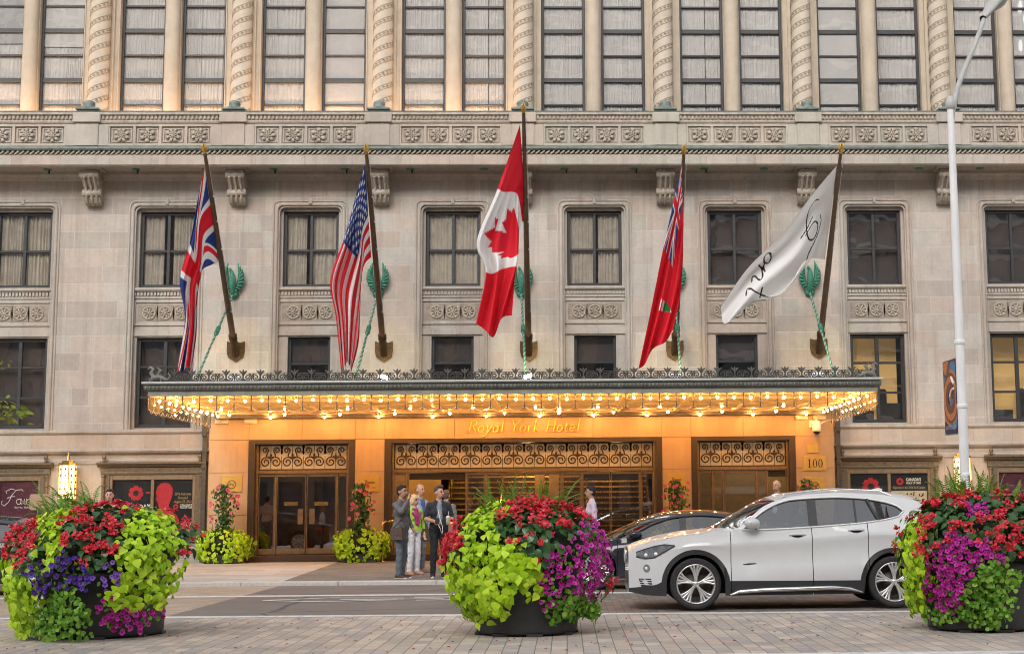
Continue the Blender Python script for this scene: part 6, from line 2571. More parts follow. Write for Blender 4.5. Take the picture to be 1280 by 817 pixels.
third = copy_tree(sed_o, loc=(-10.35, 26.35, 0.004), label="dark saloon car at the left edge, hidden behind the left flower tub")


# ------------------------------------------------------------------ plants
M['tub'] = plain("charcoal_tub", (0.028, 0.027, 0.027), 0.55, var=0.25, scale=7, bump=0.15)
M['lime'] = leafy("lime_vine_leaves", (0.29, 0.50, 0.010), (0.50, 0.74, 0.02), (0.66, 0.84, 0.06), trans=0.3)
M['begonia_leaf'] = leafy("dark_glossy_leaves", (0.022, 0.075, 0.02), (0.05, 0.14, 0.03), (0.09, 0.19, 0.05), rough=0.3, trans=0.2, spec=0.6)
M['begonia_red'] = leafy("coral_red_petals", (0.62, 0.010, 0.035), (0.78, 0.035, 0.065), (0.84, 0.12, 0.13), trans=0.2, rough=.4)
M['petunia'] = leafy("magenta_petals", (0.34, 0.006, 0.19), (0.52, 0.015, 0.32), (0.58, 0.05, 0.42), trans=0.2)
M['violet'] = leafy("violet_petals", (0.05, 0.016, 0.22), (0.09, 0.035, 0.36), (0.15, 0.07, 0.45), trans=0.2)
M['lilac'] = leafy("lilac_petals", (0.20, 0.07, 0.48), (0.30, 0.12, 0.6), trans=0.2)
M['throat'] = leafy("dark_flower_throats", (0.10, 0.003, 0.06), (0.2, 0.02, 0.12))
M['ivy'] = leafy("fresh_green_leaves", (0.10, 0.28, 0.025), (0.20, 0.42, 0.04), (0.32, 0.52, 0.07), trans=0.3)
M['fern'] = leafy("fern_fronds", (0.09, 0.21, 0.02), (0.19, 0.34, 0.035), (0.30, 0.44, 0.07), trans=0.3)
M['core'] = plain("leaf_shade_fill", (0.012, 0.022, 0.008), 0.9, var=0.4, scale=20)  # near-black fill, shade among the leaves put into its colour
M['pink'] = leafy("pink_petals", (0.70, 0.10, 0.20), (0.8, 0.2, 0.32), trans=.2)
M['stem'] = plain("brown_stem", (0.09, 0.06, 0.03), .8)

LEAF = {
    'heart': ((0, .10, .28, .52, .78, 1.0), (.20, .46, .54, .42, .19, 0)),
    'lance': ((0, .15, .40, .65, .85, 1.0), (.04, .30, .40, .32, .16, 0)),
    'round': ((0, .2, .5, .8, 1.0), (.18, .50, .56, .36, .05)),
}


def leaf(mb, p, d, n, L, kind='heart', fold=.22, droop=.25, m=0, asym=0.0):
    us, ws = LEAF[kind]
    s = d.cross(n)
    vs = []
    for u, w in zip(us, ws):
        c = p + d * (u * L) - n * (droop * u * u * L)
        e = n * (fold * w * L)
        vs += [c, c + s * (w * L * (1 + asym)) + e, c - s * (w * L * (1 - asym)) + e]
    fs = []
    for k in range(len(us) - 1):
        a, b_ = 3 * k, 3 * k + 3
        fs += [(a, b_, b_ + 1, a + 1), (a, a + 2, b_ + 2, b_)]
    mb.add(vs, fs, m, True)


def rand_leaf(mb, p, n, L, rng, kind='heart', hang=.75, m=0, tilt=.5, droop=.3):
    """a leaf at p on a surface with outward normal n, tip hanging downward"""
    down = Vector((rng.gauss(0, .55), rng.gauss(0, .35), -hang))
    nn = (n + Vector((rng.gauss(0, tilt * .6), rng.gauss(0, tilt * .6), rng.gauss(0.25, tilt * .5)))).normalized()
    d = down - nn * down.dot(nn)
    if d.length < 1e-3:
        d = nn.orthogonal()
    d.normalize()
    leaf(mb, p, d, nn, L, kind, rng.uniform(.08, .3), rng.uniform(.5, 1.2) * droop, m, rng.uniform(-.12, .12))


def petunia(mb, p, n, r, rng):
    """five lobed trumpet facing n"""
    a_ = n.orthogonal().normalized()
    b_ = n.cross(a_)
    ph = rng.uniform(0, 6)
    ring, mid = [], []
    for k in range(10):
        a = ph + k * PI / 5
        rr = r * (1.0 if k % 2 == 0 else .80) * rng.uniform(.92, 1.06)
        ring.append(p + a_ * (rr * math.cos(a)) + b_ * (rr * math.sin(a)) + n * (r * .22 * rng.uniform(.6, 1.1)))
        mid.append(p + (a_ * math.cos(a) + b_ * math.sin(a)) * (r * .30))
    vs = ring + mid + [p - n * r * .4]
    mb.add(vs, [(k, (k + 1) % 10, 10 + (k + 1) % 10, 10 + k) for k in range(10)], 0, True)
    mb.add(mid + [p - n * r * .4], [(k, (k + 1) % 10, 10) for k in range(10)], 1, True)


def cluster(mb, p, n, r, rng, cnt=11):
    """hanging bunch of little red blossoms"""
    for _ in range(cnt):
        c = p + Vector((rng.gauss(0, r * .55), rng.gauss(0, r * .45), rng.gauss(-.2 * r, r * .42)))
        nn = (n + Vector((rng.gauss(0, .7), rng.gauss(0, .5), rng.gauss(0, .6)))).normalized()
        a_ = nn.orthogonal().normalized()
        b_ = nn.cross(a_)
        s = rng.uniform(.014, .023)
        ph = rng.uniform(0, 6)
        for k in range(rng.choice((2, 4, 4))):
            a = ph + k * PI / 2
            u = a_ * math.cos(a) + b_ * math.sin(a)
            v = nn.cross(u)
            mb.add([c, c + u * s * .6 + v * s * .6 + nn * s * .3, c + u * s * 1.25 + nn * s * .45, c + u * s * .6 - v * s * .6 + nn * s * .3], [(0, 1, 2, 3)], 0, True)


def frond(mb, p, d0, L, rng, pairs=15, w=.075, m=0):
    """arching frond with paired leaflets"""
    d = Vector(d0).normalized()
    P, c = [], Vector(p)
    n = 12
    sag = rng.uniform(.09, .2)
    for k in range(n + 1):
        P.append(c.copy())
        c += d * (L / n)
        d = (d + Vector((0, 0, -sag * (k / n) * 1.6))).normalized()
    mb.tube(P, [.004] * len(P), 4, m)
    for k in range(1, pairs * 2):
        q = k / (pairs * 2)
        i = min(int(q * n), n - 1)
        c = P[i].lerp(P[i + 1], q * n - i)
        t = (P[i + 1] - P[i]).normalized()
        s = t.cross(Vector((0, 0, 1)))
        if s.length < 1e-3:
            s = Vector((1, 0, 0))
        s.normalize()
        up = s.cross(t)
        wl = w * math.sin(PI * min(1, (q * .92 + .06))) ** .7 * rng.uniform(.8, 1.15)
        sg = 1 if k % 2 else -1
        tip = c + (s * sg * .9 + t * .45 - up * .18) * wl
        h = t * (wl * .2 + .003)
        mb.add([c - h * .6, c + (tip - c) * .5 - h * .5, tip, c + (tip - c) * .5 + h * .8, c + h * .6], [(0, 1, 2, 3, 4)], m, False)


def planter(name, label, cx0, cy0, pr, ph, prof, regions, fern_px, seed, scale=1.0, n_pts=4300, lean=0.0):
    """tub with a dome of flowers; prof is (height, radius) of the dome, regions say where each plant of the photo grows"""
    rng = random.Random(seed)
    t = thing(name, label, "flower tub", (cx0, cy0, 0), "round flower tubs along the street")
    b = MB()
    b.lathe([(0, .02), (pr * .97, .02), (pr * .985, .05), (pr, .3), (pr * 1.01, ph - .08), (pr * 1.035, ph - .07), (pr * 1.035, ph), (pr * .96, ph), (pr * .95, ph - .12), (0, ph - .12)], (cx0, cy0, 0), 56)
    for k in range(8):
        a = 2 * PI * k / 8 + .2
        b.cbox(cx0 + pr * .86 * math.cos(a) - .09, cx0 + pr * .86 * math.cos(a) + .09, cy0 + pr * .86 * math.sin(a) - .09, cy0 + pr * .86 * math.sin(a) + .09, 0.0, .03, .004)
    b.build("tub", M['tub'], t)
    zs = [p[0] for p in prof]
    rad = lambda z: interp(prof, z)
    seeds = [rng.uniform(0, 6.28) for _ in range(4)]
    lump = lambda a, z: 1 + .075 * math.sin(3 * a + seeds[0] + 2 * z) + .06 * math.sin(7 * a + seeds[1] - 5 * z) + .03 * math.sin(13 * a + seeds[2] + 9 * z)
    z_lo, z_hi = zs[0], zs[-1]
    # dark fill inside, standing in for the shade between the leaves
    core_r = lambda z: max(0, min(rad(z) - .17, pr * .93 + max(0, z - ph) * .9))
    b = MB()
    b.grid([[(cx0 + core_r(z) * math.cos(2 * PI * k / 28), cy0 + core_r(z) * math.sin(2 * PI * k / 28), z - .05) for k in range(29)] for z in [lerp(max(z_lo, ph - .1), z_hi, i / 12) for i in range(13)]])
    b.build("shade_core", M['core'], t)
    mbs = {k: MB() for k in ('lime', 'begonia', 'red', 'petunia', 'violet', 'lilac', 'ivy', 'fern', 'pleaf')}

    def species(x, y):
        for sp, ex, ey, rx, ry in regions:
            if ((x - ex) / rx) ** 2 + ((y - ey) / ry) ** 2 < 1 + rng.uniform(-.34, .34):
                return sp
        return None
    # points spread over the dome by area
    tab, acc = [], 0.0
    for i in range(120):
        z = lerp(z_lo, z_hi, (i + .5) / 120)
        dr = (rad(z + .01) - rad(z - .01)) / .02
        acc += rad(z) * math.sqrt(1 + dr * dr)
        tab.append((acc, z))
    # thin the points so that plants spread evenly
    pts, cells = [], {}
    tries = 0
    while len(pts) < n_pts and tries < n_pts * 14:
        tries += 1
        q = rng.uniform(0, acc)
        z = next(zz for aa, zz in tab if aa >= q) + rng.uniform(-.006, .006)
        a = rng.uniform(0, 2 * PI)
        if math.sin(a) > .35 and rng.random() < .55:
            continue
        r_ = rad(z) * lump(a, z)
        p = Vector((cx0 + r_ * math.cos(a), cy0 + r_ * math.sin(a), z))
        key = (int(p.x / .034), int(p.y / .034), int(p.z / .034))
        if key in cells:
            continue
        cells[key] = 1
        dr = (rad(z + .02) - rad(z - .02)) / .04
        n = Vector((math.cos(a), math.sin(a), -dr)).normalized()
        pts.append((p, n, a))
    for p, n, a in pts:
        x, y = pix(p)
        sp = species(x, y)
        if sp is None:
            continue
        u = rng.random()
        if sp == 'lime':
            if u < .88:
                rand_leaf(mbs['lime'], p + n * rng.uniform(-.10, .06), n, rng.uniform(.048, .104) * scale, rng, 'heart', 1.0, tilt=.45)
        elif sp == 'begonia':
            if u < .44:
                rand_leaf(mbs['begonia'], p + n * rng.uniform(-.10, .03), n, rng.uniform(.08, .13) * scale, rng, 'lance', .5, tilt=.8)
            elif u < .44 + .075:
                cluster(mbs['red'], p + n * rng.uniform(.01, .06), n, rng.uniform(.03, .055), rng, rng.randint(9, 16))
        elif sp == 'reds':
            if u < .36:
                rand_leaf(mbs['begonia'], p + n * rng.uniform(-.11, .0), n, rng.uniform(.08, .12) * scale, rng, 'lance', .5, tilt=.8)
            elif u < .36 + .135:
                cluster(mbs['red'], p + n * rng.uniform(.02, .07), n, rng.uniform(.035, .06), rng, rng.randint(11, 18))
        elif sp in ('petunia', 'violet', 'lilac'):
            if u < .66:
                petunia(mbs[sp], p + n * rng.uniform(-.03, .05), (n + Vector((rng.gauss(0, .4), rng.gauss(-.2, .3), rng.gauss(.1, .4)))).normalized(), rng.uniform(.024, .038), rng)
            elif u < .95:
                rand_leaf(mbs['pleaf'], p + n * rng.uniform(-.08, .0), n, rng.uniform(.04, .065), rng, 'lance', .3, tilt=1.0)
        elif sp == 'ivy':
            for _ in range(2):
                q = p + n * rng.uniform(-.06, .05) + Vector((rng.gauss(0, .02), 0, rng.gauss(0, .02)))
                rand_leaf(mbs['ivy'], q, n, rng.uniform(.035, .06), rng, 'round', .3, tilt=.9)
    # ferns spring from the crown
    for k in range(fern_px[2]):
        x = rng.uniform(fern_px[0], fern_px[1])
        base = at(x, 650, cy0 + rng.uniform(-.25, .35))
        base.z = z_hi - rng.uniform(.05, .22)
        d = Vector(((base.x - cx0) * .9 + rng.gauss(0, .35), rng.gauss(-.15, .4), rng.uniform(.7, 1.5)))
        frond(mbs['fern'], base, d, rng.uniform(.2, .42), rng, 13, rng.uniform(.035, .055))
    for key, nm, mats in (('lime', "lime_vine", M['lime']), ('begonia', "begonia_foliage", M['begonia_leaf']), ('red', "red_blossoms", M['begonia_red']), ('petunia', "magenta_petunias", [M['petunia'], M['throat']]),
                          ('violet', "violet_flowers", [M['violet'], M['throat']]), ('lilac', "lilac_flowers", [M['lilac'], M['violet']]), ('ivy', "trailing_greenery", M['ivy']), ('fern', "fern", M['fern']), ('pleaf', "flower_foliage", M['ivy'])):
        if mbs[key].f:
            mbs[key].build(nm, mats, t)
    return t


DOME = [(.14, .60), (.3, .78), (.55, .86), (.85, .90), (1.08, .84), (1.27, .64), (1.38, .40), (1.46, .05)]
pc = gr(657, 796)
planter("flower_tub", "flower tub before the middle doorway with lime vine beside magenta petunias", pc.x, pc.y + .58, .57, .70,
        [(.17, .66), (.35, .78), (.6, .86), (.85, .87), (1.08, .80), (1.27, .62), (1.38, .40), (1.46, .05)],
        [(None, 660, 800, 36, 62), ('lime', 618, 725, 58, 52), ('lime', 600, 672, 20, 44), ('lime', 640, 745, 40, 32), ('lime', 612, 632, 24, 12), ('ivy', 715, 768, 34, 26), ('petunia', 706, 730, 44, 42), ('petunia', 738, 694, 30, 42), ('petunia', 700, 775, 30, 10),
         ('reds', 575, 680, 24, 40), ('reds', 752, 712, 20, 26), ('reds', 690, 640, 60, 16), ('begonia', 660, 660, 130, 60), ('begonia', 690, 690, 120, 60)],
        (610, 704, 62), 21)
pl = gr(112, 799)
planter("flower_tub", "flower tub with blue violet flowers between two lime vine cascades", pl.x - .04, pl.y + .64, .655, .72,
        [(.03, .92), (.35, 1.0), (.6, 1.05), (.85, 1.06), (1.08, .97), (1.27, .72), (1.38, .45), (1.46, .05)],
        [('ivy', 78, 772, 34, 34), ('reds', 22, 668, 30, 30), ('lime', 186, 692, 40, 60), ('lime', 170, 738, 34, 22), ('lime', 57, 668, 19, 44), ('lime', 16, 762, 32, 52), ('lime', 66, 636, 30, 12), ('lime', 8, 712, 14, 24), ('violet', 72, 722, 40, 32), ('violet', 38, 738, 30, 24),
         ('petunia', 163, 762, 40, 26), ('lilac', 148, 722, 22, 24), (None, 116, 770, 30, 62), (None, 150, 800, 60, 22),
         ('reds', 112, 690, 60, 20), ('reds', 110, 655, 50, 12), ('reds', 208, 672, 24, 30), ('begonia', 100, 665, 135, 75)],
        (54, 126, 62), 22, n_pts=5200)
pr_ = gr(1236, 791)
planter("flower_tub", "flower tub at the lamp post with magenta petunias and ivy down its front", pr_.x + .10, pr_.y + .62, .60, .74,
        [(.08, .64), (.35, .76), (.6, .84), (.85, .88), (1.12, .83), (1.30, .64), (1.42, .42), (1.50, .05)],
        [('ivy', 1234, 752, 30, 40), ('ivy', 1248, 722, 26, 24), ('petunia', 1198, 715, 36, 48), ('petunia', 1180, 735, 24, 24), ('petunia', 1232, 705, 22, 26), ('ivy', 1185, 764, 24, 14), ('lime', 1150, 728, 18, 38), ('lime', 1138, 690, 12, 26), ('lime', 1142, 660, 12, 12), (None, 1275, 745, 26, 60), (None, 1195, 785, 40, 22), (None, 1275, 800, 60, 20),
         ('petunia', 1222, 636, 16, 7), ('reds', 1152, 690, 26, 26), ('reds', 1230, 668, 50, 18), ('reds', 1268, 690, 24, 18), ('begonia', 1220, 665, 110, 60)],
        (1174, 1300, 85), 23, n_pts=5200)

# climbing plants in lime edged boxes beside the doors
def box_plant(x0, label, seed):
    rng = random.Random(seed)
    yc = FY - .95
    t = thing("potted_climber", label, "potted plant", (x0, yc, SW), "climbers in lime planted boxes by the doors")
    b = MB()
    b.cbox(x0 - .42, x0 + .42, yc - .3, yc + .3, SW, SW + .5, .02)
    b.build("planter_box", M['tub'], t)
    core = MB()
    core.ball((x0, yc, SW + .40), .5, 16, 8, sq=(1.12, .72, .74))  # dark fill in place of the shade deep in the leaves
    core.build("shade_core", M['core'], t)
    mb = MB()
    sd_ = [rng.uniform(0, 6) for _ in range(3)]
    for _ in range(900):
        a, v = rng.uniform(0, 2 * PI), rng.uniform(-1, 1)
        if math.sin(a) > .3 and rng.random() < .6:
            continue
        cr_ = math.sqrt(1 - abs(v) ** 3.2)
        sq = lambda q: math.copysign(abs(q) ** .62, q)
        lump = 1 + .07 * math.sin(3 * a + sd_[0]) + .06 * math.sin(5 * a + 3 * v + sd_[1])
        p = Vector((x0 + .66 * sq(math.cos(a)) * cr_ * lump * (1 + .08 * v), yc + .46 * sq(math.sin(a)) * cr_ * lump, SW + .42 + .42 * v * (1 + .06 * math.sin(4 * a + sd_[2]))))
        n = Vector((math.cos(a) * .8, math.sin(a), max(-.1, v) * .9)).normalized()
        p += n * rng.uniform(-.10, .04)
        p.z = max(p.z, SW + .05)
        rand_leaf(mb, p, n, rng.uniform(.055, .125), rng, 'heart', .8, tilt=.75)
    mb.build("lime_vine", M['lime'], t)
    mb, fl, st = MB(), MB(), MB()
    for k in range(5):
        a = k * 2.4
        st.tube([(x0 + .05 * math.cos(a + z * 3), yc + .05 * math.sin(a + z * 3), SW + z) for z in [.4 + i * .12 for i in range(14)]], .012, 5)
    st.build("stem", M['stem'], t)
    for _ in range(560):
        z = rng.uniform(.72, 1.98)
        r_ = rng.uniform(.03, .24) * (1.25 if 1.3 < z < 1.85 else .85 if z < 1.75 else .6) * (1.3 if z < .85 else 1)
        a = rng.uniform(0, 6.28)
        p = Vector((x0 + r_ * math.cos(a) + .03 * math.sin(z * 6), yc + r_ * math.sin(a), SW + z))
        rand_leaf(mb, p, Vector((math.cos(a), math.sin(a) - .3, .3)).normalized(), rng.uniform(.06, .1), rng, 'lance', .4, tilt=.9)
    for k in range(24):
        frond(mb, (x0 + rng.uniform(-.3, .3), yc + rng.uniform(-.2, .1), SW + .7), (rng.gauss(0, .6), -.4, .8), rng.uniform(.2, .36), rng, 9, .04)
    mb.build("climber_foliage", M['begonia_leaf'], t)
    for k in range(17):
        z = rng.uniform(1.0, 1.95)
        a = rng.uniform(PI * .9, PI * 2.1)
        r_ = rng.uniform(.2, .36)
        p = Vector((x0 + r_ * math.cos(a), yc + r_ * math.sin(a) * .9, SW + z))
        petunia(fl, p, Vector((math.cos(a) * .4, -1, .1)).normalized(), rng.uniform(.045, .065), rng)
    fl.build("pink_blossoms", [M['pink'], M['pink']], t)


for px_, lab, sd in ((279, "pink flowered climber in a lime planted box by a downpipe and a no smoking plaque", 31), (451, "pink flowered climber in a lime planted box between the left and middle doorways", 32),
                     (846, "pink flowered climber mostly behind the dark saloon, between the middle and right doorways", 33), (1011, "pink flowered climber behind the light sport utility car under the house number", 34)):
    box_plant(at(px_, 690, FY - .95).x, lab, sd)

# street tree whose low branch reaches into the picture
M['bark'] = plain("grey_brown_bark", (0.12, 0.095, 0.075), .9, var=.3, scale=12, bump=.5)
M['tree_leaf'] = leafy("yellow_green_leaflets", (0.16, 0.22, 0.02), (0.26, 0.30, 0.035), (0.34, 0.36, 0.06), trans=.4)
TY = 12.0
tx0 = at(0, 500, TY).x - 1.5
tr = thing("street_tree", "yellow green street tree whose low leafy branches reach in at the left edge", "tree", (tx0, TY, 0))
rng = random.Random(9)
b = MB()
b.tube([(tx0, TY, 0), (tx0 + .03, TY, 1.2), (tx0 - .02, TY + .05, 2.4), (tx0, TY, 3.6), (tx0 + .05, TY, 4.8)], [.13, .11, .10, .07, .03], 10)
tips = []
limbs = []
for k, (u, v, ln) in enumerate(((30, 516, 0), (4, 450, 0))):
    e = at(u, v, TY)
    limbs.append((2.2 if k == 0 else 2.6, e))
for k in range(22):
    a = rng.uniform(0, 6.28)
    h = rng.uniform(2.3, 4.6)
    rr = rng.uniform(.7, 1.35) * (1.15 if h < 3.6 else .8)
    e = Vector((tx0 + rr * math.cos(a) * (.75 if math.cos(a) > 0 else 1), TY + rr * math.sin(a), h + rng.uniform(.2, .7)))
    limbs.append((h - .3, e))
for h, e in limbs:
    s = Vector((tx0, TY, h))
    mid = s.lerp(e, .5) + Vector((0, 0, .12))
    P = [s, s.lerp(mid, .6), mid, mid.lerp(e, .6) + Vector((0, 0, .02)), e]
    b.tube(P, [.035, .028, .02, .012, .005], 6)
    tips.append(P)
b.build("trunk", M['bark'], tr)
mb = MB()
for P in tips:
    for _ in range(150 if P is tips[0] else 105):
        q = rng.uniform(.3, 1.0) ** .7
        i = min(int(q * 4), 3)
        p = P[i].lerp(P[i + 1], q * 4 - i) + Vector((rng.gauss(0, .10), rng.gauss(0, .12), rng.gauss(-.0, .07)))
        if P in (tips[0], tips[1]):
            p = P[i].lerp(P[i + 1], q * 4 - i) + Vector((rng.gauss(0, .035), rng.gauss(0, .1), rng.gauss(-.01, .045)))
        elif pix(p)[0] > -12:
            continue
        rand_leaf(mb, p, Vector((rng.gauss(0, .5), rng.gauss(-.3, .5), 1)).normalized(), rng.uniform(.035, .065), rng, 'lance', .3, tilt=.8)
mb.build("crown", M['tree_leaf'], tr)


# ------------------------------------------------------------------ people: one closed skin each, grown round a posed skeleton
def surface_nets(F, org, h):
    ins = F < 0
    nx, ny, nz = F.shape
    cs = (nx - 1, ny - 1, nz - 1)
    acc = np.zeros(cs + (3,))
    cnt = np.zeros(cs)
    I = np.stack(np.meshgrid(*[np.arange(c) for c in cs], indexing='ij'), -1).astype(float)
    for ax in range(3):
        o = [0, 1, 2]
        o.remove(ax)
        for da in (0, 1):
            for db in (0, 1):
                s0 = [slice(0, c) for c in cs]
                s0[o[0]] = slice(da, cs[o[0]] + da)
                s0[o[1]] = slice(db, cs[o[1]] + db)
                s1 = list(s0)
                s1[ax] = slice(1, cs[ax] + 1)
                a, b_ = F[tuple(s0)], F[tuple(s1)]
                cr = (a < 0) != (b_ < 0)
                t = np.where(cr, a / np.where(cr, a - b_, 1), 0)
                p = np.zeros(cs + (3,))
                p[..., ax] = t
                p[..., o[0]] = da
                p[..., o[1]] = db
                acc += np.where(cr[..., None], p + I, 0)
                cnt += cr
    act = cnt > 0
    vid = -np.ones(cs, int)
    vid[act] = np.arange(act.sum())
    V = acc[act] / cnt[act][:, None] * h + org
    faces = []
    for ax in range(3):
        o = [0, 1, 2]
        o.remove(ax)
        s0 = [slice(1, c) for c in cs]
        s0[ax] = slice(0, cs[ax])
        s1 = list(s0)
        s1[ax] = slice(1, cs[ax] + 1)
        a, b_ = ins[tuple(s0)], ins[tuple(s1)]
        cr = np.argwhere(a != b_)
        sgn = a[tuple(cr.T)]
        base = cr.copy()
        for k in range(3):
            if k != ax:
                base[:, k] += 1

        def g(d0, d1):
            q = base.copy()
            q[:, o[0]] -= d0
            q[:, o[1]] -= d1
            return vid[tuple(q.T)]
        quad = np.stack([g(1, 1), g(0, 1), g(0, 0), g(1, 0)], 1)
        flip = sgn if ax != 1 else ~sgn
        quad[~flip] = quad[~flip][:, ::-1]
        faces.append(quad)
    return V, np.concatenate(faces)


def sd_prim(p, X):
    """distance to a tapered capsule or an ellipsoid"""
    if p[0] == 'c':
        a, b_, ra, rb = np.array(p[1]), np.array(p[2]), p[3], p[4]
        d = b_ - a
        t = np.clip(((X - a) @ d) / (d @ d + 1e-12), 0, 1)
        return np.linalg.norm(X - a - t[..., None] * d, axis=-1) - (ra + (rb - ra) * t)
    c, r, rot = np.array(p[1]), np.array(p[2]), p[3]
    q = X - c
    if rot is not None:
        q = q @ rot
    k0 = np.linalg.norm(q / r, axis=-1)
    k1 = np.linalg.norm(q / (r * r), axis=-1)
    return k0 * (k0 - 1) / np.maximum(k1, 1e-9)


def grow(prims, h=.0105):
    lo, hi = np.array([9., 9, 9]), -np.array([9., 9, 9])
    bb = []
    for p in prims:
        if p[0] == 'c':
            r = max(p[3], p[4])
            a, b_ = np.minimum(p[1], p[2]) - r, np.maximum(p[1], p[2]) + r
        else:
            r = max(p[2])
            a, b_ = np.array(p[1]) - r, np.array(p[1]) + r
        bb.append((a, b_))
        lo, hi = np.minimum(lo, a), np.maximum(hi, b_)
    lo -= 3 * h
    hi += 3 * h
    lo[2] = -2.5 * h
    n = np.ceil((hi - lo) / h).astype(int) + 1
    F = np.full(n, 1.0)
    ax = [lo[k] + h * np.arange(n[k]) for k in range(3)]
    for p, (a, b_) in zip(prims, bb):
        k = p[-1]
        m_ = k + 2 * h
        i0 = np.maximum(((a - m_ - lo) / h).astype(int), 0)
        i1 = np.minimum(((b_ + m_ - lo) / h).astype(int) + 2, n)
        sl = tuple(slice(i0[q], i1[q]) for q in range(3))
        X = np.stack(np.meshgrid(*[ax[q][sl[q]] for q in range(3)], indexing='ij'), -1)
        d = sd_prim(p, X)
        f = F[sl]
        if k > 0:
            hh = np.clip(.5 + .5 * (f - d) / k, 0, 1)
            F[sl] = f * (1 - hh) + d * hh - k * hh * (1 - hh)
        else:
            F[sl] = np.minimum(f, d)
    Z = ax[2][None, None, :]
    F = np.maximum(F, -(Z - .004))
    V, Q = surface_nets(F, lo, h)
    C = V[Q].mean(1)
    best, mi = np.full(len(C), 9.0), np.zeros(len(C), int)
    for p in prims:
        d = sd_prim(p, C)
        w = d < best
        best[w] = d[w]
        mi[w] = p[-2]
    return V, Q, mi


SKIN = [plain("skin_warm", (0.50, 0.27, 0.18), .5, var=.06), plain("skin_olive", (0.40, 0.22, 0.135), .5, var=.06)]
M['eye'] = plain("dark_eyes", (0.02, 0.014, 0.012), .3)
M['lips'] = plain("lips", (0.38, 0.13, 0.11), .5)
CL_ = {}


def fab(c):
    k = tuple(c)
    if k not in CL_:
        CL_[k] = plain("garment_cloth", c, .85, var=.14, scale=14, bump=.25)
    return CL_[k]


